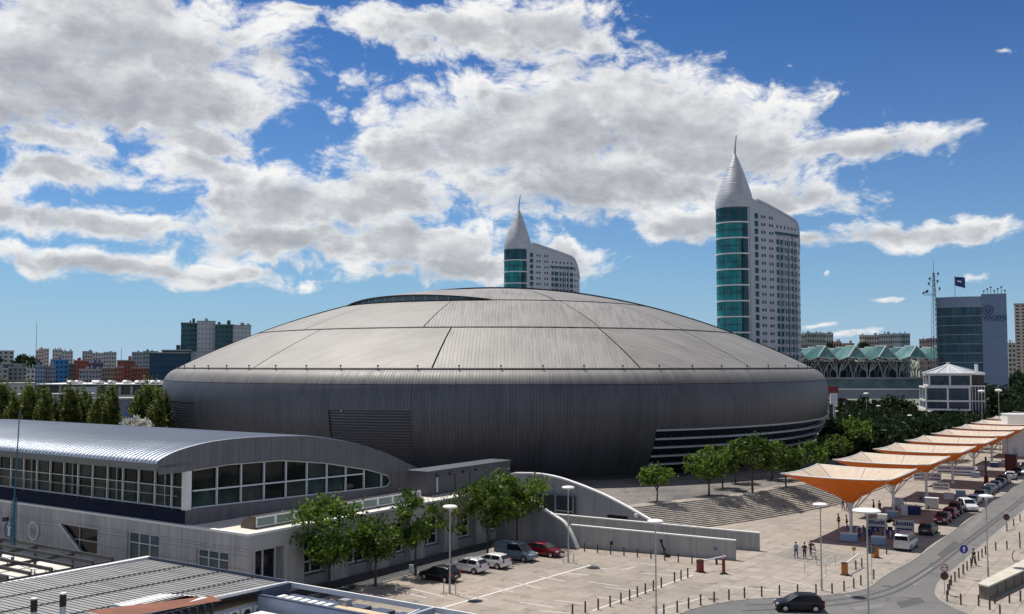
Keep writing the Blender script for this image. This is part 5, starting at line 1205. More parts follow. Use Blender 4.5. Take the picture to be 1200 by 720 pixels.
# dark trees right of the arena
DC = [crown_mesh('crown', m_leafB, 4.3, 3.4, 1500, .42, 26, 80+k, 'round') for k in range(3)]
DT = [trunk_mesh('trunk', 3.0, .2, DC[k][1], 6.0, seed=k) for k in range(3)]
dk_ = []
r = random.Random(9)
for row, (y0, zt_, a_, b_, st_) in enumerate([(205, 503, 985, 1075, 13), (225, 497, 975, 1110, 12), (250, 490, 980, 1150, 12), (275, 486, 990, 1185, 13), (300, 482, 1000, 1205, 16), (330, 470, 985, 1075, 13), (345, 478, 1160, 1215, 16)]):
    px = a_
    while px < b_:
        dk_.append((px+r.uniform(-3, 3), zt_+r.uniform(-3, 3), y0+r.uniform(-6, 6), row)); px += st_
dk_.sort()
for i, (px, py, D, row) in enumerate(dk_):
    p = Y(px, py, D); h = max(5, p.z); s = h/9.4
    tree((p.x, D, 0), DC[i % 3][0], DT[i % 3], 6.0, '%s dark tree of the %s row in the grove right of the arena' % (ORD[[k for k in dk_ if k[3] == row].index(dk_[i])], ORD[row]), 'dark grove right of the arena', sc=s)
# right edge big trees near office
for i, (px, py, D) in enumerate([(1165, 456, 320), (1176, 462, 315), (1195, 455, 330), (1206, 466, 300), (1189, 470, 290)]):
    p = Y(px, py, D); s = p.z/9.4; tree((p.x, D, 0), DC[i % 3][0], DT[i % 3], 6.0, '%s tall dark tree from the left at the foot of the office tower' % ORD[i], 'trees at the foot of the office tower', sc=s)
# hillside tree clumps left skyline and elsewhere
hc = [(28, 418, 1000), (36, 419, 1000), (22, 419, 980), (-5, 420, 980), (40, 424, 900), (1012, 403, 1060), (1009, 405, 1050), (973, 403, 1060), (1196, 440, 480), (1205, 446, 470)]
for i, (px, py, D) in enumerate(hc):
    p = Y(px, py, D); z0 = p.z-13; tree((p.x, D, z0), DC[i % 3][0], DT[i % 3], 6.0, '%s distant dark tree from the left on the skyline hills' % ORD[sorted(range(len(hc)), key=lambda k: hc[k][0]).index(i)], 'trees on the skyline hills', sc=1.5)
# white flower-like cluster behind the curved roof: pale shrub mass and rides
m_wf = leaf_mat('blossom_white', (.45, .45, .40), (.6, .6, .55), (.75, .74, .7))
cm, cl = crown_mesh('crown', m_wf, 1.6, 1.3, 700, .2, 14, 91)
p = Y(150, 501, 165); 
for i, (px, py, s) in enumerate([(146, 503, 1.0), (154, 500, 1.0), (168, 501, .8), (176, 504, .6)]):
    p = Y(px, py, 165); e = empty('white_shrub', (p.x, 165, 0), i, '%s white blossoming shrub from the left above the curved roof edge' % ORD[i], 'shrub', 'white shrubs behind the curved roof'); put(cm, 'crown', e, (0, 0, p.z+.3), 0, s); MB().tube([(0, 0, 0), (0, 0, p.z-1)], .1, 5).obj('trunk', m_bark, e)
p = Y(147, 489, 168); e = empty('sloping_sail', (p.x, 168, 0), 0, 'small tilted blue panel on a pole above the white shrubs', 'sail'); MB().add([(-.5, 0, p.z+.8), (.7, 0, p.z-.4), (1.0, .3, p.z), (-.2, .3, p.z+1.1)], [(0, 1, 2, 3)]).obj('panel', mat('sail_blue', (.03, .13, .25), .5), e); MB().tube([(0, 0.1, 0), (0, .1, p.z)], .08, 5).obj('post', m_steel, e)
# ============================================================ CANOPIES OVER THE PROMENADE
def membrane_mat(name, a_, b_, trans):
    m = bpy.data.materials.new(name); m.use_nodes = True; nt = m.node_tree; b = nt.nodes['Principled BSDF']; out = nt.nodes['Material Output']
    t = N(nt, 'ShaderNodeTexCoord').outputs['Object']; s = N(nt, 'ShaderNodeSeparateXYZ', ins={0: t}); an = M_(nt, 'ARCTAN2', s.outputs[0], s.outputs[1])
    w = M_(nt, 'FRACT', M_(nt, 'MULTIPLY', an, 44/6.2832)); n = N(nt, 'ShaderNodeTexNoise', ins={'Vector': t, 'Scale': .8, 'Detail': 5.0}).outputs[0]
    f = M_(nt, 'ADD', M_(nt, 'MULTIPLY', M_(nt, 'LESS_THAN', w, .12), .35), M_(nt, 'MULTIPLY_ADD', n, 1.0, -.25), clamp=True)
    c = mixc(nt, f, a_, b_); nt.links.new(c, b.inputs['Base Color']); b.inputs['Roughness'].default_value = .7
    tr = N(nt, 'ShaderNodeBsdfTranslucent', ins={0: c}); mx = N(nt, 'ShaderNodeMixShader', ins={0: trans}); nt.links.new(b.outputs[0], mx.inputs[1]); nt.links.new(tr.outputs[0], mx.inputs[2]); nt.links.new(mx.outputs[0], out.inputs[0]); return m
m_cream = membrane_mat('membrane_cream', (.72, .64, .53), (.60, .42, .26), .25)
m_orange = membrane_mat('membrane_orange', (.74, .22, .03), (.56, .14, .02), .5)
HX, HY, ZT, ZB = 6.3, 7.3, 7.6, 3.95
def rim(phi):
    c, s = cos(phi), sin(phi); k = 1/max(abs(c), abs(s)); x, y = c*k, s*k; e_ = min(abs(x), abs(y)); inw = 1-.03*(1-e_**2)
    return x*HX*inw, y*HY*inw, ZT + .16*(e_**3) - .04*(1-e_)
def mem(s, phi, dz=0):
    x, y, z = rim(phi); r0 = .42; t = s**1.12; sag = .0
    return (cos(phi)*r0*(1-t)+x*t, sin(phi)*r0*(1-t)+y*t, ZB+(z-ZB)*(s**.93)+dz)
def canopy_parts():
    can = empty('umbrella_canopy', (0, 0, 0), AX)
    n = 48
    MB().grid(lambda u, v: mem(v, u*2*pi, .05), n, 8).obj('upper_membrane', m_cream, can, smooth=True)
    MB().grid(lambda u, v: mem(v, u*2*pi, -.03), n, 8, flip=True).obj('lower_membrane', m_orange, can, smooth=True)
    mb = MB(); mb.tube([mem(1, i*2*pi/n, .03) for i in range(n+1)], .075, 6, cap=False); mb.obj('rim_tube', m_white, can)
    for k in range(4):
        phi = math.atan2(HY*0+1, 1)+k*pi/2; mb = MB().tube([mem(s/8, phi, .12) for s in range(9)], .05, 5); mb.obj('ridge_cable', m_steel, can)
    for k in range(4):
        phi = k*pi/2; MB().tube([mem(s/8, phi, .1) for s in range(9)], .035, 4).obj('valley_cable', m_steel, can)
    MB().lathe([(0, 0), (.34, 0), (.34, .3), (.22, .34), (.2, 3.2), (.36, 3.7), (.5, 4.02), (0, 4.02)], n=14).obj('post', m_white, can, smooth=False)
    for k in range(4):
        phi = pi/4+k*pi/2; x, y, z = mem(.33, phi, -.1); MB().bar((cos(phi)*.2, sin(phi)*.2, 2.7), (x, y, z), .11).obj('strut', m_white, can)
    return can
CB = Vector((42.1, 125.3, 0)); can0 = canopy_parts()
for k in range(15):
    c = can0 if k == 0 else copy_tree(can0)
    c.location = CB + LY*21.6*k
    lb = 'first and nearest orange-bottomed canopy over the promenade' if k == 0 else '%s orange-bottomed canopy from the near end of the promenade row' % ORD[k]
    setp(c, lb, 'canopy', 'row of orange umbrella canopies')
# white box building at the right edge
p = Y(1181, 502, 232); e = empty('white_kiosk', (p.x, 232, 0), AX*.4, 'plain white box building at the right edge beyond the canopies', 'kiosk'); MB().box(0, 9, 0, 6, 0, p.z+3.0).obj('wall', m_white, e); MB().box(-.1, 9.1, -.1, 6.1, p.z+3.0, p.z+3.2).obj('roof', m_frame, e); MB().box(1, 2, -.05, 0, 0, 2.1).obj('door', m_steel, e)
# ============================================================ LAMPS
def lamp_proto(h, rh):
    e = empty('street_lamp', (0, 0, 0)); MB().tube([(0, 0, 0), (0, 0, .9), (0, 0, 1.0), (0, 0, h-.15)], [.11, .11, .07, .055], 8).obj('pole', m_steel, e)
    MB().lathe([(0, -.02), (.25, -.02), (rh*.9, .02), (rh, .07), (rh, .16), (rh*.85, .24), (.2, .30), (0, .31)], n=24).obj('reflector_disc', m_white, e, (0, 0, h-.15), smooth=False)
    MB().lathe([(0, 0), (.16, 0), (.13, -.28), (0, -.28)], n=12).obj('lamp_housing', m_steel, e, (0, 0, h-.17)); return e
lp = lamp_proto(7.95, .68); first = True
lamps = [((527, 696), 0, 'disc-topped street lamp beside the black hatchback at the building'), ((666, 659.5), 0, 'disc-topped street lamp by the near curved wall'), ((769, 724), 0, 'disc-topped street lamp in the middle of the car park foreground'), ((963, 692), 0, 'disc-topped street lamp behind the black car on the bend'),
         ((1158, 676), 0, 'disc-topped street lamp on the right pavement before the underpass parapet'), ((1206, 630), 0, 'disc-topped street lamp cut by the right edge of the picture'), ((1067, 523), 0, 'leftmost of the lamps in front of the dark grove'), ((1090, 516), 0, 'second lamp in front of the dark grove'), ((1109, 510), 0, 'third lamp in front of the dark grove'), ((996, 524), 0, 'lamp among the bright terrace trees'),
         ((980, 515), 0, 'lamp beside the window end of the arena'), ((1030, 505), 0, 'fourth lamp of the grove, beyond the bright tree')]
for (pp, z, lb) in lamps:
    c = lp if first else copy_tree(lp); first = False; c.location = G(pp[0], pp[1], z); setp(c, lb, 'street lamp', 'disc-topped street lamps')
for (px, py, D, lb) in [(1150, 458, 250, 'tall lamp before the glass pavilion'), (1170, 457, 245, 'tall lamp before the office tower'), (1015, 461, 300, 'tall lamp under the station viaduct')]:
    p = Y(px, py, D); c = copy_tree(lp); c.location = (p.x, D, p.z-8); setp(c, lb, 'street lamp', 'disc-topped street lamps')
    c.location.z = 0; c.scale = (1.2, 1.2, p.z/8.)
e = lamp_proto(10.2, 1.02); p = Y(1015.5, 598, 75); e.location = (p.x, 75, 0); setp(e, 'tall near lamp with the widest disc, standing in the road mouth', 'street lamp')
# guards round two lamp feet
for (pp, lb) in [((527, 696), 'hoop guard round the foot of the lamp beside the black hatchback'), ((666, 659.5), 'hoop guard round the foot of the lamp by the curved wall')]:
    g0 = G(*pp); e = empty('hoop_guard', g0, 0, lb, 'guard rail', 'hoop guards at lamp feet')
    for s in (-1, 1): MB().tube([(s*.55, -.35, 0), (s*.55, -.35, .9), (s*.55, .35, .9), (s*.55, .35, 0)], .035, 6).obj('hoop', m_steel, e)
# ============================================================ BOLLARDS
bol = MB().lathe([(0, 0), (.075, 0), (.075, .92), (.055, .97), (0, .98)], n=10).mesh('bollard', mat('bollard_brown', (.075, .06, .05), .6, .3))
def row(pts, n, group, label, z=0, sc=1.):
    P = [G(x, y, z) for x, y in pts]; L = [0]
    for a_, b_ in zip(P, P[1:]): L.append(L[-1]+(b_-a_).length)
    for i in range(n):
        d = L[-1]*i/(n-1); j = max(k for k in range(len(L)-1) if L[k] <= d+1e-9); p = P[j].lerp(P[j+1], (d-L[j])/(L[j+1]-L[j]))
        o = put(bol, 'bollard', None, p, 0, (1, 1, sc)); setp(o, label % ORD[i], 'bollard', group)
row([(685, 646.5), (735, 652), (778, 657), (811, 661.5)], 9, 'bollards along the ramp wall', '%s dark bollard from the left at the foot of the ramp wall')
row([(671, 722), (683, 719), (703, 714.5), (713, 712), (732, 706.5), (750, 698.5), (775, 689)], 10, 'bollards across the car park', '%s bollard from the near end of the row crossing the car park')
row([(790.5, 682.5), (798, 680), (806, 677.5)], 3, 'bollards by the red ticket barrier', '%s bollard from the left beside the red ticket barrier')
row([(778, 722), (792, 718.5), (815, 711), (843, 705), (877, 700.5), (913, 698.5), (951, 697), (968, 697.5), (997, 691.5), (1008, 686.5), (1015, 684), (1024, 679)], 17, 'bollards round the road bend', '%s thin bollard from the left round the outside of the road bend')
row([(1003, 668), (1010, 665)], 2, 'bollards between the orange barriers', '%s bollard between the two orange barrier posts')
row([(1111, 697), (1115, 686), (1123, 678), (1140, 663), (1155, 650)], 12, 'bollards lining the right kerb', '%s bollard from the near end lining the right kerb')
row([(1180, 623), (1215, 596), (1255, 565)], 14, 'bollards lining the far right kerb', '%s bollard of the far run lining the right kerb')
row([(1110, 705), (1126, 709), (1147, 710.5)], 3, 'bollards round the right corner', '%s bollard from the left round the right pavement corner')
row([(1160, 715), (1172, 723)], 2, 'bollards at the bottom right', '%s bollard from the left at the bottom right edge')
row([(1167, 645.5), (1180, 644), (1195.5, 643)], 3, 'bollards behind the parapet', '%s bollard of the sparse line behind the underpass parapet')
row([(1195, 633), (1210, 634)], 2, 'bollards behind the parapet', '%s bollard of the sparse rear line at the right edge')
row([(1166, 708), (1184, 707), (1196, 705)], 3, 'bollards before the parapet', '%s bollard in front of the underpass parapet')
row([(1039, 650), (1047, 648), (1062, 640), (1066, 637)], 4, 'bollards beside the silver van', '%s bollard from the left in front of the silver van')
# underpass parapet on the right
a_ = G(1147, 700); pr = empty('underpass_parapet', a_, 0, 'low stone parapet of an underpass with a broad pale top at the right edge', 'parapet')
m_par = mat('parapet_stone', (.16, .145, .12), .9, var=.25, vscale=.8); 
b_ = G(1160, 702.5)-a_; c_ = G(1215, 693)-a_; d_ = G(1235, 655, 1.15)-a_; h_ = 1.15; dd_ = G(1147, 685, 1.15)-a_
def quadw(P, z0, z1): return MB().prism([(p.x, p.y) for p in P], z0, z1)
c2 = b_ + (c_-b_)*3; w_ = LY*2.6 + LX*.3
zz_ = Vector((0, 0, 1.15)); poly = [G(*q_, 1.15)-zz_-a_ for q_ in ((1147, 686), (1158, 688.5), (1240, 651), (1240, 637))]; b_, c2 = poly[1], poly[2]; poly.append(poly[0].lerp(poly[3], .05))
fixn(quadw(poly, 0, h_).obj('wall', m_par, pr)); poly2 = [p*1.0 for p in poly]; fixn(quadw([poly[0]+Vector((-.1, -.1, 0)), b_+Vector((0, -.12, 0)), c2+Vector((0, -.12, 0)), poly[3]+Vector((0, .1, 0)), poly[4]+Vector((-.1, .1, 0))], h_, h_+.14).obj('coping', mat('parapet_coping', (.50, .46, .38), .8, var=.15, vscale=.6), pr))
for i in range(1, 9): q = b_.lerp(c2, i/9); MB().cbox((q.x, q.y-.02, h_/2), (.03, .06, h_-.05)).obj('joint', m_gap, pr)
# curved bench-like hoop sculpture on the right pavement
p = G(1187, 658); e = empty('curved_hoop', p, 0, 'small dark curved cycle hoop standing near the right edge pavement', 'cycle hoop'); MB().tube([(.25+.3*cos(a), 0, .55+.55*sin(a)) for a in [pi/2+i*pi/10 for i in range(0, 11)]]+[(.7, 0, .02)], .05, 6).obj('hoop', m_dark, e)
# ============================================================ SIGNS
def sign(pp, h, r_, face, label, kind='disc', mark=None):
    e = empty('road_sign', G(*pp), 0, label, 'road sign'); MB().tube([(0, 0, 0), (0, 0, h)], .035, 6).obj('post', m_steel, e)
    return e
m_sb = mat('sign_road_blue', (.01, .03, .30), .4); m_sr = mat('sign_red', (.42, .02, .02), .4); m_ss = mat('sign_back', (.12, .12, .13), .5)
def disc(e, z, r_, m, y=-.05, x=0, name='sign_plate'): return MB().lathe([(0, 0), (r_, 0), (r_, .03), (0, .03)], n=22).obj(name, m, e, (x, y, z), (pi/2, 0, 0))
e = sign((1130, 678), 3.3, .32, None, 'blue round arrow sign on a post at the right kerb'); disc(e, 2.85, .42, m_sb); MB().add([(-.07, -.1, 2.6), (.07, -.1, 2.6), (.07, -.1, 2.9), (.18, -.1, 2.9), (0, -.1, 3.12), (-.18, -.1, 2.9), (-.07, -.1, 2.9)], [tuple(range(7))]).obj('arrow', m_frame, e)
e = sign((1107, 697), 2.7, .4, None, 'pair of round signs, one above the other, at the right pavement corner'); disc(e, 2.45, .36, m_frame); MB().lathe([(.28, 0), (.36, 0), (.36, .05), (.28, .05), (.28, 0)], n=22).obj('red_ring', m_sr, e, (0, -.06, 2.45), (pi/2, 0, 0)); MB().box(-.2, -.05, -.1, -.09, 2.4, 2.52).obj('pictogram', m_ss, e); MB().box(.05, .2, -.1, -.09, 2.4, 2.52).obj('pictogram', m_ss, e); disc(e, 1.7, .38, mat('sign_dark', (.07, .02, .03), .5))
e = sign((1179.5, 620), 1.9, .3, None, 'dark red round sign far up the road by the first kerb bollards'); disc(e, 1.5, .42, mat('sign_dark', (.07, .02, .03), .5)); MB().box(-.25, .25, -.1, -.07, 1.95, 2.2).obj('plate', m_frame, e)
e = sign((1022, 684), 3.6, .3, None, 'grey round sign seen from behind beside the orange barrier'); disc(e, 3.2, .42, m_ss, .06)
e = sign((1001, 661), 1.5, .3, None, 'small yellow-topped post near the orange barriers'); MB().add([(-.28, -.02, 1.75), (.28, -.02, 1.75), (.12, -.02, 1.35), (-.12, -.02, 1.35)], [(0, 1, 2, 3)]).obj('yellow_plate', mat('sign_yellow', (.42, .28, .02), .5), e)
# barrier gates
m_or = mat('barrier_orange', (.42, .13, .02), .5); m_rd = mat('barrier_red', (.17, .014, .01), .5)
def gate(pp, m, arm, label, ang):
    e = empty('barrier_gate', G(*pp), ang, label, 'barrier'); MB().box(-.28, .28, -.25, .25, 0, 1.15).obj('cabinet', m, e); MB().box(-.31, .31, -.28, .28, 1.15, 1.22).obj('cap', m_dark, e); MB().box(-.4, .4, -.35, .35, -.0, .07).obj('foot', m_dark, e)
    if arm: MB().bar((0, -.0, 1.05), (arm, 0, 1.3), .09, .12).obj('boom', m_white, e)
    return e
gate((990, 674), m_or, 4.9, 'orange barrier cabinet left of the road mouth with a white boom', math.atan2(G(1026, 653).y-G(990, 674).y, G(1026, 653).x-G(990, 674).x))
gate((1026, 653.5), m_or, 0, 'orange barrier cabinet nearer the silver van', .1); 
gate((820.5, 670.5), m_rd, 3.4, 'dark red barrier cabinet by the end of the ramp wall', .5)
e = empty('ticket_post', G(848, 672.5), 0, 'slim dark red ticket post with an arm beside the ramp wall end', 'ticket machine'); MB().box(-.14, .14, -.14, .14, 0, 1.5).obj('post', m_rd, e); MB().bar((0, 0, .95), (-.75, 0, .95), .07).obj('arm', m_rd, e); MB().box(-.8, -.6, -.1, .1, .9, 1.5).obj('reader', m_dark, e); MB().box(-.35, .35, -.25, .25, 0, .07).obj('foot', m_dark, e); MB().box(-.03, .03, -.03, .03, 1.5, 2.1).obj('rod', m_steel, e)
e = empty('hoop_rail', G(955, 672), 0, 'low pale rail standing between the walkers and the orange barrier', 'rail')
for (x0, y0) in [(943, 671), (957, 663), (979, 662), (968, 674)]: q = G(x0, y0)-G(955, 672); MB().tube([(q.x, q.y, 0), (q.x, q.y, 1.0)], .035, 5).obj('post', m_steel, e)
q1, q2 = G(957, 663)-G(955, 672), G(979, 662)-G(955, 672); MB().bar((q1.x, q1.y, .35), (q2.x, q2.y, .35), .05).obj('rail', m_white, e)
# ============================================================ CARS
m_tyre = mat('tyre', (.018, .018, .018), .8); m_rim = mat('alloy_rim', (.55, .56, .58), .3, .8); m_cglass = glass('car_glass', (.012, .016, .02), .04, 0, .2, 2); m_hl = mat('headlight', (.6, .62, .64), .1, .3); m_tl = mat('tail_light', (.35, .01, .01), .25); m_plate = mat('number_plate', (.7, .7, .68), .5); m_trim = mat('car_trim', (.03, .03, .032), .6)
def paint(name, c): return mat('paint_'+name, c, .28, .25, spec=.6)
CARKIND = {  # length, half width, side profile of the body (x, z), belt to roof profile, wheel x, wheel r
 'hatch': dict(L=4.1, w=.86, low=[(-2.05, .35), (-2.03, .75), (-1.95, .95), (-1.2, .98), (0, .96), (1.0, .92), (1.75, .80), (2.0, .62), (2.05, .35)], cab=[(-1.95, .95), (-1.55, 1.38), (-1.1, 1.46), (.0, 1.46), (.35, 1.38), (1.1, .93)], wh=(-1.25, 1.28), r=.31),
 'sedan': dict(L=4.5, w=.88, low=[(-2.25, .38), (-2.24, .8), (-2.1, .98), (-1.5, 1.0), (0, .97), (1.0, .93), (1.9, .78), (2.2, .6), (2.25, .35)], cab=[(-1.75, .99), (-1.15, 1.36), (-.8, 1.43), (.1, 1.43), (.4, 1.36), (1.15, .93)], wh=(-1.35, 1.4), r=.32),
 'suv': dict(L=4.4, w=.92, low=[(-2.2, .45), (-2.2, .95), (-2.1, 1.08), (-1.2, 1.1), (0, 1.08), (1.0, 1.04), (1.9, .92), (2.17, .7), (2.2, .42)], cab=[(-2.1, 1.08), (-1.85, 1.58), (-1.4, 1.68), (.1, 1.68), (.45, 1.58), (1.1, 1.04)], wh=(-1.35, 1.35), r=.36),
 'van': dict(L=4.7, w=.94, low=[(-2.35, .4), (-2.35, 1.0), (-2.34, 1.12), (-1.2, 1.14), (0, 1.12), (1.2, 1.08), (2.0, .92), (2.32, .65), (2.35, .38)], cab=[(-2.34, 1.12), (-2.28, 1.75), (-2.1, 1.88), (.5, 1.88), (.85, 1.78), (1.6, 1.03)], wh=(-1.45, 1.5), r=.33)}
def interp(P, x):
    for (x0, z0), (x1, z1) in zip(P, P[1:]):
        if x0 <= x <= x1: return z0+(z1-z0)*(x-x0)/(x1-x0+1e-9)
    return P[0][1] if x < P[0][0] else P[-1][1]
def make_car(kind, m, panelled=False):
    K = CARKIND[kind]; w = K['w']; Lh = K['L']/2; e = empty('parked_car', (0, 0, 0))
    # body: cross sections along the length
    xs = sorted({p[0] for p in K['low']} | {x_+d for x_ in K['wh'] for d in (-.42, -.3, 0, .3, .42)} | {-Lh+.06, Lh-.06}); secs = []
    for x in xs:
        nose = 1-.10*max(0, (abs(x)-Lh+.55)/.55)**1.6; zt_ = interp(K['low'], x); zb_ = .22 + .14*max(0, (abs(x)-Lh+.3)/.3)
        for wx_ in K['wh']:
            if abs(x-wx_) < .41: zb_ = max(zb_, .22+math.sqrt(max(0, .42**2-(x-wx_)**2))*1.0)
        ww = w*nose; zt_ = max(zt_, zb_+.1); zm = zb_+(zt_-zb_)*.5
        secs.append([(x, -ww*.90, zb_), (x, -ww, max(zm-.05, zb_+.02)), (x, -ww*.985, zt_-.13 if zt_-.13 > zm else zm+.02), (x, -ww*.90, zt_-.02), (x, -ww*.5, zt_+.02), (x, ww*.5, zt_+.02), (x, ww*.90, zt_-.02), (x, ww*.985, zt_-.13 if zt_-.13 > zm else zm+.02), (x, ww, max(zm-.05, zb_+.02)), (x, ww*.90, zb_)])
    mb = MB(); n = 10
    for s in secs: mb.v += s
    for i in range(len(secs)-1):
        for k in range(n): a = i*n+k; b = i*n+(k+1) % n; mb.f.append((a, b, b+n, a+n))
    mb.f.append(tuple(range(n))[::-1]); mb.f.append(tuple((len(secs)-1)*n+k for k in range(n)))
    o = mb.obj('body', m, e); fixn(o); autosmooth(o.data, .7)
    # cabin
    cab = K['cab']; rf = max(z for _, z in cab); mb = MB(); belt = lambda x: interp(K['low'], x)-.02
    def cw(z, x): t = (z-.95)/(rf-.95+1e-6); return w*(.93-.20*max(0, min(1, t)))
    S = []
    for x, z in cab: b0 = belt(x); S.append([(x, -cw(b0, x), b0), (x, -cw(z, x), max(z-.05, b0)), (x, -cw(z, x)*.85, z), (x, cw(z, x)*.85, z), (x, cw(z, x), max(z-.05, b0)), (x, cw(b0, x), b0)])
    for s in S: mb.v += s
    for i in range(len(S)-1):
        for k in range(6): a = i*6+k; b = i*6+(k+1) % 6; mb.f.append((a, b, b+6, a+6))
    mb.f.append((5, 4, 3, 2, 1, 0)); mb.f.append(tuple((len(S)-1)*6+k for k in range(6)))
    o = mb.obj('cabin', m, e); fixn(o); autosmooth(o.data, .5)
    # glass
    def cabz(x): return interp(cab, x)
    xa, xb = cab[0][0], cab[-1][0]; xr0, xr1 = cab[2][0], cab[3][0]
    def sideglass(x0, x1, x2, x3, s):   # bottom x0..x1, top x2..x3
        zb_ = belt(0)+.04; zt_ = rf-.12; q = []
        for x, z in ((x0, zb_), (x1, zb_), (x3, zt_), (x2, zt_)): q.append((x, s*(cw(z, x)+.012), z))
        mbb = MB().add(q, [(0, 1, 2, 3)]); return mbb
    fx0, fx1 = xb-.14, cab[4][0]-.02
    mid = (xr0+xr1)/2+.1
    rear0 = xa+.32 if kind != 'sedan' else xa+.22; rear1 = cab[1][0]+.12
    for s in (-1, 1):
        sideglass(mid+.05, fx0-.12, mid+.05, fx1-.16, s).obj('side_window', m_cglass, e)
        if not panelled:
            sideglass(mid-.95 if kind != 'sedan' else mid-.85, mid-.04, mid-.95 if kind != 'sedan' else mid-.8, mid-.04, s).obj('side_window', m_cglass, e)
            if kind != 'sedan': sideglass(rear0+.05, mid-1.02, rear1+.1, mid-1.02, s).obj('side_window', m_cglass, e)
    def slope(i0, i1, t0, t1, name, mm=m_cglass):
        (x0, z0), (x1, z1) = cab[i0], cab[i1]; z0 = max(z0, belt(x0)); q = []
        dx, dz = x1-x0, z1-z0; L = math.hypot(dx, dz); nx, nz = (-dz/L, dx/L)
        if (nx > 0) != (i0 > 2): nx, nz = -nx, -nz
        for t, sg in ((t0, -1), (t0, 1), (t1, 1), (t1, -1)):
            x, z = x0+dx*t, z0+dz*t; q.append((x+nx*.018, sg*(cw(z, x)*.9), z+abs(nz)*.018))
        MB().add(q, [(0, 1, 2, 3)]).obj(name, mm, e)
    slope(5, 4, .06, .98, 'windscreen')
    slope(0, 1, .15 if kind != 'van' else .2, .92, 'rear_window')
    for sy_ in (-1, 1):
        for x in K['wh']:
            wh = empty('wheel', (x, sy_*(w-.11), K['r'])); wh.parent = e
            MB().lathe([(0, -.1), (K['r']*.62, -.1), (K['r']*.95, -.1), (K['r'], -.06), (K['r'], .06), (K['r']*.95, .1), (K['r']*.62, .1), (0, .1)], n=18).obj('tyre', m_tyre, wh, (0, 0, 0), (pi/2, 0, 0))
            MB().lathe([(0, .03), (.06, .03), (K['r']*.6, .0), (K['r']*.64, -.02)], n=10).obj('rim', m_rim, wh, (0, sy_*.105, 0), (-sy_*pi/2, 0, 0))
        MB().cbox((Lh-.16, sy_*w*.66, .68 if kind != 'van' else .8), (.22, .36, .15)).obj('headlight', m_hl, e)
        MB().cbox((-Lh+.06, sy_*w*.78, .85 if kind in ('hatch', 'sedan') else 1.0), (.1, .22, .3 if kind != 'sedan' else .16)).obj('tail_light', m_tl, e)
        MB().cbox((.85, sy_*(w+.07), belt(.8)+.06), (.14, .16, .12)).obj('wing_mirror', m, e)
    MB().cbox((Lh+.0, 0, .45), (.03, .5, .11)).obj('number_plate', m_plate, e); MB().cbox((-Lh-.0, 0, .62), (.03, .5, .11)).obj('number_plate', m_plate, e)
    MB().cbox((Lh-.02, 0, .62), (.08, .7, .1)).obj('grille', m_trim, e)
    MB().cbox((0, 0, .24), (Lh*1.7, w*1.5, .14)).obj('underside', m_trim, e)
    return e
def car(kind, m, loc, rz, label, cat='car', group='cars parked beside the grey building', name=None, **k):
    e = make_car(kind, m, **k); e.location = loc; e.rotation_euler = (0, 0, rz); setp(e, label, cat, group); 
    if name: e.name = name
    return e
PK = paint('black', (.012, .012, .015)); PW_ = paint('white', (.72, .73, .74)); PS = paint('silver', (.50, .52, .54)); PR = paint('red', (.15, .006, .010)); PG = paint('grey', (.16, .18, .20)); PB = paint('steel_blue', (.16, .21, .26)); PD = paint('dark_teal', (.015, .035, .04)); PM = paint('maroon', (.14, .01, .015))
car('hatch', PK, G(515, 680), AX+pi, 'black hatchback parked nose to the building behind the left lamp')
car('hatch', PW_, G(549, 670), AX+pi, 'white hatchback next to the black one, partly behind the lamp')
car('hatch', PW_, G(576, 664.5), AX+pi, 'white compact car between the other white hatchback and the grey van')
car('van', PB, G(605, 656), AX, 'blue-grey panel van parked nose out beside the white cars', 'van', panelled=True, name='parked_van')
car('sedan', PR, G(637, 651), AX, 'red car parked nose out beside the curved wall')
car('hatch', PK, G(936, 715.5, -.02), pi-rad(4), 'black estate car driving round the bend at the bottom of the picture', group=None)
# row along the street
rowc = [('van', PS, (1062, 643), 'silver van nearest in the street row, under the first canopy shadow', 'van'), ('hatch', PD, (1088, 625.5), 'dark teal hatchback behind the silver van'), ('hatch', PM, (1105, 613), 'maroon hatchback with a bright bonnet in the street row'), ('hatch', PR, (1114.5, 606.5), 'red car between the maroon and the dark one'), ('suv', PK, (1122, 601), 'tall black car left of the white estate'), ('suv', PW_, (1134, 598), 'white estate car jutting out of the street row'), ('hatch', PS, (1142, 590.5), 'silver hatchback just beyond the white estate'),
        ('hatch', PG, (1150, 584), 'first dark grey car of the far street row'), ('sedan', PD, (1156, 580), 'second dark car of the far street row'), ('hatch', PG, (1161.5, 576.5), 'third grey car of the far street row'), ('sedan', PB, (1167, 573), 'fourth blue-grey car of the far street row'), ('hatch', PK, (1172, 570), 'fifth black car of the far street row'), ('suv', PG, (1177, 566.5), 'sixth grey high car of the far street row'), ('hatch', PS, (1185, 561.5), 'seventh silver car of the far street row'), ('sedan', PK, (1193, 556.5), 'eighth black car at the right end of the street row'), ('hatch', PD, (1202, 550), 'ninth dark car cut by the right edge')]
for i, it in enumerate(rowc):
    car(it[0], it[1], G(it[2][0], it[2][1], 0), math.atan2(LY.y, LY.x)+(pi if i % 3 == 2 else 0)+(.5 if i == 5 else 0), it[3], it[4] if len(it) > 4 else 'car', 'cars parked along the street', name='parked_van' if i == 0 else None)
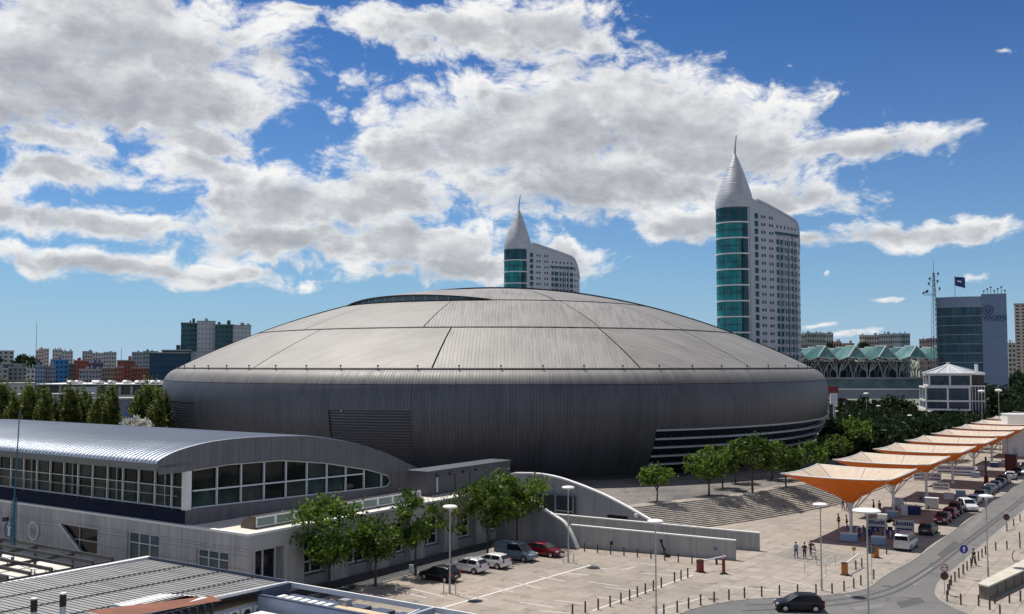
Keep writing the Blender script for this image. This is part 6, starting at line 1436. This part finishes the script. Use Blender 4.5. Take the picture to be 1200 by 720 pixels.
# ============================================================ PEOPLE
m_skin = mat('skin', (.38, .22, .15), .6); 
def skinmesh(name, verts, edges, radii, m, parent, sub=1, root=0):
    me = bpy.data.meshes.new(name); me.from_pydata(verts, edges, []); o = bpy.data.objects.new(name, me); COL.objects.link(o); o.parent = parent
    md = o.modifiers.new('skin', 'SKIN'); lay = me.skin_vertices[0].data if me.skin_vertices else None
    if lay is None:
        bm = bmesh.new(); bm.from_mesh(me); bm.verts.layers.skin.verify(); bm.to_mesh(me); bm.free(); lay = me.skin_vertices[0].data
    for i, v in enumerate(lay): v.radius = (radii[i], radii[i]) if not isinstance(radii[i], tuple) else radii[i]; v.use_root = (i == root)
    md.use_smooth_shade = True; s = o.modifiers.new('sub', 'SUBSURF'); s.levels = sub; s.render_levels = sub; me.materials.append(m); return o
def person(loc, rz, label, shirt, trousers, hair, stride=.0, h=1.7, arm=.25, bend=0., extra=None):
    e = empty('person', loc, rz, label, 'person'); k = h/1.7; s = stride
    V = [(0, 0, .95), (0, .01+bend*.3, 1.15), (0, .02+bend, 1.36), (0, bend+.03, 1.45), (0, bend+.05, 1.52)]; Rr = [(.15, .11), (.13, .10), (.15, .10), .055, .05]; Ed = [(0, 1), (1, 2), (2, 3), (3, 4)]
    def add(p, r_, par): V.append(p); Rr.append(r_); Ed.append((par, len(V)-1)); return len(V)-1
    hd = add((0, bend+.05, 1.60), (.085, .10), 4); hd = add((0, bend+.05, 1.66), (.07, .08), hd)
    legs = {}; arms = {}
    for sg in (-1, 1):
        st = s*sg; hip = add((sg*.09, 0, .88), .085, 0); kn = add((sg*.10, st*.45, .48), .055, hip); an = add((sg*.10, st*.75-.03, .08+abs(min(0, st))*.1), .04, kn); ft = add((sg*.11, st*.75+.12, .035), .035, an); legs[sg] = (V[hip], V[kn], V[an])
        sh = add((sg*.17, bend+.02, 1.38), .05, 2); el = add((sg*.24, bend-st*.3, 1.12), .038, sh); wr = add((sg*.25, bend-st*.5+arm*.5, .88+arm*.3), .027, el); pm = add((sg*.25, bend-st*.5+arm*.6, .81+arm*.3), .03, wr); arms[sg] = (V[sh], V[el], V[wr])
        for f in range(5):
            a = (f-2)*.015; b0 = add((sg*.25+(.0 if f else -sg*.02), V[pm][1]+a, V[pm][2]-(.04 if f else .02)), .009, pm); add((sg*(.245-(0 if f else .03)), V[pm][1]+a*1.2+.006, V[pm][2]-(.075-abs(f-2)*.006 if f else .045)), .008, b0)
    SC_ = lambda L_: [tuple(c*k for c in v) for v in L_]
    skinmesh('body', SC_(V), Ed, Rr, m_skin, e)
    TV = [(0, 0, .93), (0, .01+bend*.3, 1.15), (0, .02+bend, 1.37)]; TR = [(.17, .125), (.155, .12), (.175, .12)]; TE = [(0, 1), (1, 2)]
    for sg in (-1, 1):
        a0, a1, a2 = arms[sg]; TV += [a0, a1]; TR += [.066, .055]; n = len(TV); TE += [(2, n-2), (n-2, n-1)]
    skinmesh('shirt', SC_(TV), TE, TR, shirt, e)
    LV_ = [(0, 0, .94)]; LR_ = [(.165, .12)]; LE_ = []
    for sg in (-1, 1):
        a0, a1, a2 = legs[sg]; LV_ += [a0, a1, (a2[0], a2[1], a2[2]+.04)]; LR_ += [.105, .075, .06]; n = len(LV_); LE_ += [(0, n-3), (n-3, n-2), (n-2, n-1)]
        MB().lathe([(0, -.02), (.055, -.02), (.06, .03), (.03, .06), (0, .065)], n=10, sy=2.1).obj('shoe', m_black, e, (a2[0]*k, (a2[1]+.06)*k, .02+(a2[2]-.08)*k))
    skinmesh('trousers', SC_(LV_), LE_, LR_, trousers, e)
    MB().lathe([(.088, -.03), (.105, .03), (.095, .09), (.06, .13), (0, .145)], n=12, sy=1.15).obj('hair', hair, e, (0, (bend+.035)*k, 1.625*k), smooth=True)
    MB().cbox((0, (bend+.16)*k, 1.61*k), (.03, .035, .05)).obj('nose', m_skin, e)
    for sx_ in (-.03, .03): MB().cbox((sx_*k, (bend+.148)*k, 1.645*k), (.022, .01, .012)).obj('eye', m_black, e)
    MB().cbox((0, (bend+.148)*k, 1.565*k), (.05, .012, .012)).obj('mouth', mat('lips', (.25, .08, .06), .6), e)
    return e
c_ = lambda n, c: mat('cloth_'+n, c, .85)
CB_, CK, CW, CT, CR, CDB = c_('sky_blue', (.10, .32, .45)), c_('black', (.02, .02, .022)), c_('white', (.62, .60, .58)), c_('denim', (.03, .05, .11)), c_('rust', (.22, .05, .03)), c_('olive', (.05, .05, .03))
hb, hd_ = c_('hair_dark', (.018, .012, .01)), c_('hair_brown', (.07, .035, .02))
for (pp, rz, lb, sh, tr, hr, st, h) in [((933, 654), 2.6, 'person in a light blue top and jeans, leftmost of the walking group', CB_, CT, hd_, .25, 1.72), ((943, 655), 2.9, 'person in black clothes walking second in the group of four', CK, CK, hb, .3, 1.72), ((950.5, 652), 3.0, 'person in a dark top behind the white-clad one, third in the group', CDB, CK, hb, .2, 1.7), ((954, 655.5), 2.4, 'person in white clothes at the right of the walking group', CW, CW, hd_, .3, 1.6),
      ((983, 618.5), .8, 'person in dark clothes with arms up near the first canopy post', CR, CK, hb, .1, 1.75), ((992.5, 619), 1.2, 'dark-clothed person standing right beside the first canopy post', CK, CK, hb, 0, 1.6), ((988, 599), 2.0, 'person in dark clothes behind the first canopy post, left one', CK, CT, hb, .2, 1.7), ((993, 598), 2.0, 'person in dark clothes behind the first canopy post, right one', CDB, CK, hb, .1, 1.7), ((1024, 600.5), 1.0, 'person in black between the first two canopies, left one', CK, CK, hb, 0, 1.75), ((1031, 602.5), 2.2, 'taller person in black between the first two canopies, right one', CK, CK, hb, .2, 1.85),
      ((1141.5, 663), 2.0, 'person in dark clothes walking among the right kerb bollards', CK, CK, hb, .25, 1.75), ((1018, 621), 1.0, 'person leaning over the white stall boards', CK, CT, hb, .1, 1.7)]:
    person(G(*pp), rz, lb, sh, tr, hr, st, h)
e = empty('leaning_sculpture', G(777, 652), 0, 'black jagged object leaning on the front ramp wall', 'object'); MB().bar((.35, -.3, 0), (-.25, .02, 1.7), .28, .1).bar((-.1, -.1, .2), (.3, -.15, 1.0), .2, .1).obj('panel', m_black, e); MB().cbox((-.2, -.05, 1.7), (.35, .2, .3)).obj('head', m_black, e); MB().cbox((.5, -.4, .15), (.5, .4, .3)).obj('base', m_black, e)
# ============================================================ MARKET STALLS UNDER THE CANOPIES
m_stb = mat('stall_light_blue', (.22, .32, .46), .5); m_stw = mat('stall_white', (.60, .61, .62), .6); m_stn = mat('stall_navy', (.02, .03, .16), .6); m_stp = mat('stall_print', (.05, .05, .16), .6)
def board(pp, w, h, label, rz=AX+.15, z0=.0):
    e = empty('banner_board', G(*pp), rz, label, 'banner board', 'printed boards round the stalls')
    MB().box(-w/2, w/2, -.03, .03, z0, z0+h).obj('board', m_stw, e)
    r = random.Random(int(w*100+pp[0])); x = -w/2+.15
    while x < w/2-.3: d = r.uniform(.1, .26); MB().box(x, x+d, -.045, -.032, z0+h*.55, z0+h*r.uniform(.75, .9)).obj('print_stroke', m_stp, e); x += d+.07
    x = -w/2+.3
    MB().box(-w/2+.2, w/2-.25, -.045, -.032, z0+h*.2, z0+h*.33).obj('print_line', m_stp, e)
    for s in (-1, 1): MB().box(s*w/2*.8-.03, s*w/2*.8+.03, 0.03, .5, 0, .06).obj('foot', m_steel, e)
    return e
board((1028, 622), 2.3, 1.5, 'left white printed board beside the silver van stall'); board((1060, 624), 2.3, 1.5, 'right white printed board just behind the silver van')
board((1087, 566), 4.6, 1.5, 'wide printed board left of the third canopy post', z0=.3); board((1120, 559), 6.6, 1.6, 'longest printed board behind the third canopy', z0=.5); board((1103, 575), 2.6, 1.2, 'short printed board before the long one', z0=.1)
def fridge(pp, w, d, h, m, label, rz=AX+.12):
    e = empty('stall_counter', G(*pp), rz, label, 'counter', 'stall counters under the canopies'); MB().box(-w/2, w/2, -d/2, d/2, .08, h).obj('cabinet', m, e); MB().box(-w/2-.04, w/2+.04, -d/2-.04, d/2+.04, h, h+.07).obj('top', m_stw, e); MB().box(-w/2+.1, w/2-.1, -d/2+.1, d/2-.1, 0, .08).obj('plinth', m_dark, e); return e
fridge((995, 635), 1.9, .9, .95, m_stb, 'light blue counter at the foot of the first canopy post'); fridge((1030, 639), 1.6, .9, .95, m_stb, 'light blue counter left of the silver van'); fridge((1045, 607), 1.5, .8, .9, m_stb, 'light blue counter beneath the second canopy')
fridge((1052, 597), 1.4, .8, 1.6, m_stw, 'tall white cabinet beneath the second canopy, left one'); fridge((1071, 603), 1.8, .8, 1.2, m_stn, 'navy counter beneath the second canopy'); fridge((1092, 596), 1.8, 1.2, 1.5, m_stw, 'white stall box beside the black car'); fridge((1060, 605), .8, .6, 1.5, m_stw, 'narrow white cabinet beneath the second canopy'); fridge((1034, 611), 1.2, .8, .9, m_stw, 'white low counter left of the second canopy post')
def barrier(pp, w, label, rz=AX+.15):
    e = empty('crowd_barrier', G(*pp), rz, label, 'barrier', 'blue and white barriers round the stall'); 
    for z in (.15, 1.05): MB().box(-w/2, w/2, -.03, .03, z, z+.06).obj('rail', m_stn, e)
    n = int(w/.28)
    for i in range(n+1): x = -w/2+w*i/n; MB().box(x-.05, x+.05, -.028, .028, .21, 1.05).obj('slat', m_stw if i % 2 else m_stn, e)
    for s in (-1, 1): MB().box(s*w/2*.85-.03, s*w/2*.85+.03, -.3, .3, 0, .06).obj('foot', m_dark, e)
barrier((1010, 628), 1.9, 'blue and white slatted barrier left of the near stall'); barrier((1045, 632), 2.1, 'blue and white slatted barrier in front of the silver van')
def cafe(pp, label, r_=0):
    e = empty('cafe_table', G(*pp), r_, label, 'table', 'dark tables and chairs at the stalls'); MB().lathe([(0, .72), (.45, .72), (.45, .76), (0, .76)], n=14).obj('tabletop', m_dark, e); MB().tube([(0, 0, 0), (0, 0, .72)], .04, 6).obj('stem', m_dark, e); MB().lathe([(0, 0), (.25, 0), (.2, .03), (0, .03)], n=10).obj('foot', m_dark, e)
def chair(pp, label, r_):
    e = empty('cafe_chair', G(*pp), r_, label, 'chair', 'dark tables and chairs at the stalls'); MB().box(-.22, .22, -.22, .22, .43, .47).obj('seat', m_stn, e); MB().box(-.22, .22, .2, .24, .47, .9).obj('backrest', m_stn, e)
    for sx_ in (-.2, .2):
        for sy_ in (-.2, .2): MB().box(sx_-.02, sx_+.02, sy_-.02, sy_+.02, 0, .43).obj('leg', m_dark, e)
tp_ = [(1003, 624), (1020, 628), (1034, 628), (1052, 632), (1014, 633), (1048, 600), (1066, 598), (1080, 600), (1058, 592), (1084, 590)]
for i, pp in enumerate(tp_):
    cafe(pp, '%s small dark cafe table from the left beneath the near canopies' % ORD[sorted(tp_).index(pp)], i)
    b0 = G(*pp)
    for k in range(2):
        a = i*.9+k*pi; q = b0+Vector((cos(a)*.75, sin(a)*.75, 0)); e = empty('cafe_chair', q, a-pi/2, '%s navy chair drawn up to the %s cafe table from the left' % (('left-hand', 'right-hand')[k], ORD[sorted(tp_).index(pp)]), 'chair', 'navy chairs at the stalls'); MB().box(-.22, .22, -.22, .22, .43, .47).obj('seat', m_stn, e); MB().box(-.22, .22, .2, .24, .47, .9).obj('backrest', m_stn, e)
        for sx_ in (-.2, .2):
            for sy_ in (-.2, .2): MB().box(sx_-.02, sx_+.02, sy_-.02, sy_+.02, 0, .43).obj('leg', m_dark, e)
e = empty('potted_plant', G(1043, 622), 0, 'bushy potted plant between the two white boards', 'plant'); cm, cl = crown_mesh('foliage', m_leafB, .6, .5, 260, .13, 8, 5); put(cm, 'foliage', e, (0, 0, .95)); cyl(.28, .45, 12, .34).obj('pot', m_dark, e)
# parasol-less kiosk column and maroon kiosk farther up the street
e = empty('maroon_kiosk', G(1185.5, 556), AX, 'dark maroon kiosk column standing by the far parked cars', 'kiosk'); MB().box(-1, 1, -.8, .8, 0, 3.6).obj('wall', mat('kiosk_maroon', (.10, .012, .012), .6), e); MB().box(-1.1, 1.1, -.9, .9, 3.6, 3.8).obj('roof', m_dark, e)
e = empty('advert_post', G(1156, 571), AX, 'slim dark advert post with a red lower panel behind the parked cars', 'post'); MB().box(-.35, .35, -.15, .15, 0, 1.9).obj('panel', mat('kiosk_maroon', (.10, .012, .012), .6), e); MB().tube([(0, 0, 1.9), (0, 0, 5.2)], .16, 6).obj('pole', m_dark, e)
for i, pp in enumerate([(1112, 586), (1126, 583), (1150, 552), (1165, 548), (1178, 545), (1143, 560)]): fridge(pp, 1.4, .8, 1.0, [m_stw, m_stb, m_stw, m_stn, m_stw, m_stb][i], '%s stall counter from the left beneath the farther canopies' % ORD[sorted([1112, 1126, 1150, 1165, 1178, 1143]).index(pp[0])])
# ============================================================ PLANTED BANK BEFORE THE BUILDING
m_bank = paving_mat('bank_cobble', (.085, .08, .08), (.06, .06, .062), (.04, .042, .045), s1=.3, s2=.8, tile=.8)
bk = [Cn+LX*.1-LY*3, Cn+LX*4.6-LY*3, Cn+LX*4.6+LY*30, Cn+LX*.1+LY*38]; sheet('pavement_strip', [tuple(p) for p in bk], .016, m_bank)
o = ribbon_mb(MB(), [tuple((Cn+LX*4.7+LY*t)[:2]) for t in (-3, 30)], .2, 0.0, .1).obj('kerb', m_kerb); o['kind'] = 'structure'
for i in range(1):
    o = ribbon_mb(MB(), [tuple((Cn+LX*(2.8+i*.8)+LY*t)[:2]) for t in (-3, 30)], .12, .02, .06).obj('step_edge', m_conc); o['kind'] = 'structure'
e = empty('litter_bin', G(482, 672), 0, 'small pale litter bin behind the third tree by the building', 'litter bin'); cyl(.22, .8, 12).obj('drum', m_frame, e); MB().lathe([(0, .86), (.25, .84), (.25, .8), (0, .8)], n=12).obj('lid', m_steel, e)
# ============================================================ FOREGROUND ROOFS
RC = G(175.5, 655.7, 5.0); rb = empty('service_building', (RC.x, RC.y, 0), AX, 'ribbed metal roofs of the low service building in the bottom left foreground', 'building')
def rl(px, py, z=5.0): q = G(px, py, z)-RC; return q.dot(LX), q.dot(LY)
m_rr = seam_mat('ribbed_sheet', (.27, .265, .26), .55, .3, .45, .2, .2, .12, .12); m_ribd = mat('roof_rib_dark', (.22, .22, .225), .6, .3); m_bw = mat('blue_grey_render', (.30, .34, .42), .7, var=.12, vscale=.5); m_navyc = mat('coping_navy', (.05, .07, .12), .5); m_tan = mat('tan_board', (.56, .44, .28), .7, var=.12, vscale=.8); m_rust = mat('rust_sheet', (.17, .045, .014), .65, var=.3, vscale=.6); m_wsheet = mat('white_sheet', (.66, .66, .66), .6, var=.05)
x1, _ = rl(336, 684.5); YB = -22.; tilt = lambda y: 5.0 - .036*y*1.0*0 + .03*(-y)*.8
jy = [0]; 
cols_ = [0, 5.0, 9.1, 13.0, x1] if x1 > 14 else [0, x1*.3, x1*.57, x1*.8, x1]
for a_, b_ in zip(cols_, cols_[1:]):
    MB().add([(a_+.04, -.15, tilt(0)), (b_-.04, -.15, tilt(0)), (b_-.04, YB, tilt(YB)), (a_+.04, YB, tilt(YB))], [(3, 2, 1, 0)], [[(YB, b_), (YB, a_), (0, a_), (0, b_)]]).obj('roof_sheet', m_rr, rb)
    MB().box(b_-.05, b_+.05, YB, -.1, 4.9, 4.93).obj('joint', m_gap, rb)
for y in [-.45-.45*i for i in range(48)]:
    MB().box(.06, x1-.06, y-.03, y+.03, tilt(y)-.02, tilt(y)+.045).obj('roof_rib', m_ribd, rb)
for x in cols_[1:-1]: MB().bar((x, -.1, tilt(0)+.1), (x, YB, tilt(YB)+.06), .06, .06).obj('joint_cap', m_gap, rb)
MB().box(-.5, 0, YB, .12, 4.75, 5.22).obj('white_gutter', m_wsheet, rb); MB().box(0.0, 36, -.0, .16, 4.75, 5.1).obj('rear_parapet', m_wsheet, rb); MB().box(0.02, x1, -.14, -.003, 5.0, 5.24).obj('dark_flashing', m_navyc, rb)
MB().box(-.4, x1, YB, -.2, 0, 4.2).obj('wall', m_bw, rb); MB().box(x1+.01, 35.5, YB, -.2, 0, 3.0).obj('wall', m_bw, rb)
x2 = rl(506, 715)[0]; yi = rl(306, 693)[1]
MB().bar((x1, -.1, 5.06), (x1, YB, 5.58), .2, .2).obj('side_parapet', m_wsheet, rb); MB().box(x1+.15, x1+.3, yi, -.02, 4.3, 5.1).obj('trough_end', m_navyc, rb)
MB().box(x1+.1, x2, yi-.15, yi+.05, 3.2, 4.7).obj('inner_parapet', m_bw, rb); MB().box(x1+.1, x2, yi-.2, yi+.1, 4.7, 4.8).obj('inner_coping', m_navyc, rb)
MB().box(x2-.25, x2, yi, 0, 4.2, 5.1).obj('end_parapet', m_bw, rb); MB().box(x1+.3, x2-.25, yi+.05, -.02, 4.2, 4.35).obj('trough_floor', m_navyc, rb)
xa_, xb_ = rl(345, 692)[0], rl(395, 700)[0]
for i in range(7): x = x1+1.0+i*.75; MB().box(x, x+.5, yi+.7, -1.4, 4.36, 4.6).obj('white_slat', m_wsheet, rb)
MB().box(x1+6.6, x2-2.6, yi+.55, -1.5, 4.36, 4.62).obj('tan_deck', m_tan, rb)
for i in range(5): x = x1+7+i*2.1; MB().box(x, x+1.4, -1.2, -.3, 4.36, 4.55).obj('dark_panel', m_navyc, rb)
MB().cbox((x1+6.9, -1.3, 4.75), (.7, .6, .5)).obj('vent_box', m_steel, rb)
for i in range(3): MB().bar((x2-1.5+i*.45, yi+.4, 4.5), (x2-1.0+i*.45, -.4, 4.9), .1).obj('pipe', m_wsheet, rb)
# lower yard with air conditioners in front of the inner parapet
MB().box(x1+.2, x2, YB, yi-.2, 3.0, 3.2).obj('lower_roof', m_bw, rb)
q1 = rl(262, 706, 4.2); q2 = rl(309, 699.6, 4.2)
hx0, hy0 = min(q1[0], q2[0]), min(q1[1], q2[1])
tx, ty = rl(305, 702, 4.2); L_ = 6.5
MB().box(tx-1.0, tx+.6, ty-L_, ty+.1, 4.1, 4.25).obj('shelf_board', m_tan, rb)
for i in range(6):
    y = ty-.7-i*1.15; ac = MB().box(tx+.05, tx+.75, y-.5, y+.45, 3.25, 4.05).obj('air_conditioner', m_wsheet, rb)
    MB().lathe([(0, 0), (.3, 0), (.3, .03), (0, .03)], n=18).obj('fan_grille', m_dark, ac, (tx+.75, y, 3.65), (0, pi/2, 0))
MB().box(tx+1.8, tx+4.5, ty-4.5, ty-1.5, 3.2, 3.9).obj('duct', m_wsheet, rb)
tx2, ty2 = rl(243, 716, 4.9)
MB().add([(tx2-.4, ty2+.7, 5.72), (tx2+1.1, ty2+.2, 5.66), (tx2+.2, ty2-7, 5.9), (tx2-2.6, ty2-7, 5.95)], [(3, 2, 1, 0)]).obj('rust_sheet', m_rust, rb)
for i in range(9): MB().box(tx2-3.6+i*.42-(i*.1), tx2-3.4+i*.42, ty2-4.5, ty2-.9+.12*i, 5.62, 5.74).obj('white_slat', m_wsheet, rb)
for i in range(8): MB().box(tx2+1.0-i*.0, tx2+1.15, ty2-.6-i*.6, ty2-.45-i*.6, 4.9, 5.6).obj('railing_post', m_dark, rb)
# flues
for (px, py, lb) in [(40, 701, 'left one of two black-topped metal flues on the ribbed roof'), (74, 695, 'right and taller of two black-topped metal flues on the ribbed roof')]:
    p = Y(px, py, 60); e = empty('roof_flue', (p.x, 60, 5.5), 0, lb, 'flue', 'metal flues'); H_ = p.z-5.5; MB().lathe([(0, 0), (.17, 0), (.17, H_-.75), (0, H_-.75)], n=14).obj('pipe', m_steel, e, smooth=False); MB().lathe([(.19, H_-.78), (.19, H_-.08), (.19, H_-.08), (0, H_-.05)], n=14).obj('black_sleeve', m_black, e); MB().lathe([(.2, H_-.08), (.2, H_), (0, H_+.02)], n=14).obj('cap', m_wsheet, e)
# pergola left of the ribbed roof
pc_ = G(132, 654, 5.3); pg = empty('steel_pergola', (pc_.x, pc_.y, 0), AX, 'dark steel pergola grid over a white terrace at the left foreground', 'pergola')
tfl = MB().box(-40, -.2 + (RC-pc_).dot(LX)*1.0, -24, 1.2, 3.3, 3.5).obj('terrace_floor', mat('terrace_white', (.62, .58, .52), .8, var=.15, vscale=.5), None, (pc_.x, pc_.y, 0), AX); tfl['kind'] = 'structure'; tfl.name = 'terrace'
for i in range(8): y = -i*1.75; MB().box(-34, 0, y-.09, y+.09, 5.12, 5.36).obj('long_beam', m_dark, pg)
for i in range(6): x = -i*5.6; MB().box(x-.1, x+.1, -14, .15, 5.0-.1, 5.118).obj('cross_beam', m_dark, pg)
for i in range(6):
    for j in (0, -7., -13.9): x = -i*5.6; MB().box(x-.1, x+.1, j-.1, j+.1, 3.5, 4.9).obj('post', m_dark, pg)
MB().box(-8.5, -4.8, -7.4, -6.2, 3.5, 4.3).obj('bench', m_dark, pg)
for i, (x, y, s) in enumerate([(-6, -2.6, 1), (-13, -2, 1.2), (-11.5, -5.6, .9), (-17, -4, 1.1), (-3, -3, .8), (-19, -9, 1.)]):
    q = pc_+LX*x+LY*y; e = empty('terrace_table', (q.x, q.y, 3.5), i, '%s white table under the steel pergola, counted from the wall end' % ORD[i], 'table', 'white tables under the pergola'); MB().box(-.7*s, .7*s, -.4, .4, .7, .76).obj('tabletop', m_white, e)
    for sx_ in (-.6, .6):
        for sy_ in (-.3, .3): MB().box(sx_*s-.03, sx_*s+.03, sy_-.03, sy_+.03, 0, .7).obj('leg', m_dark, e)
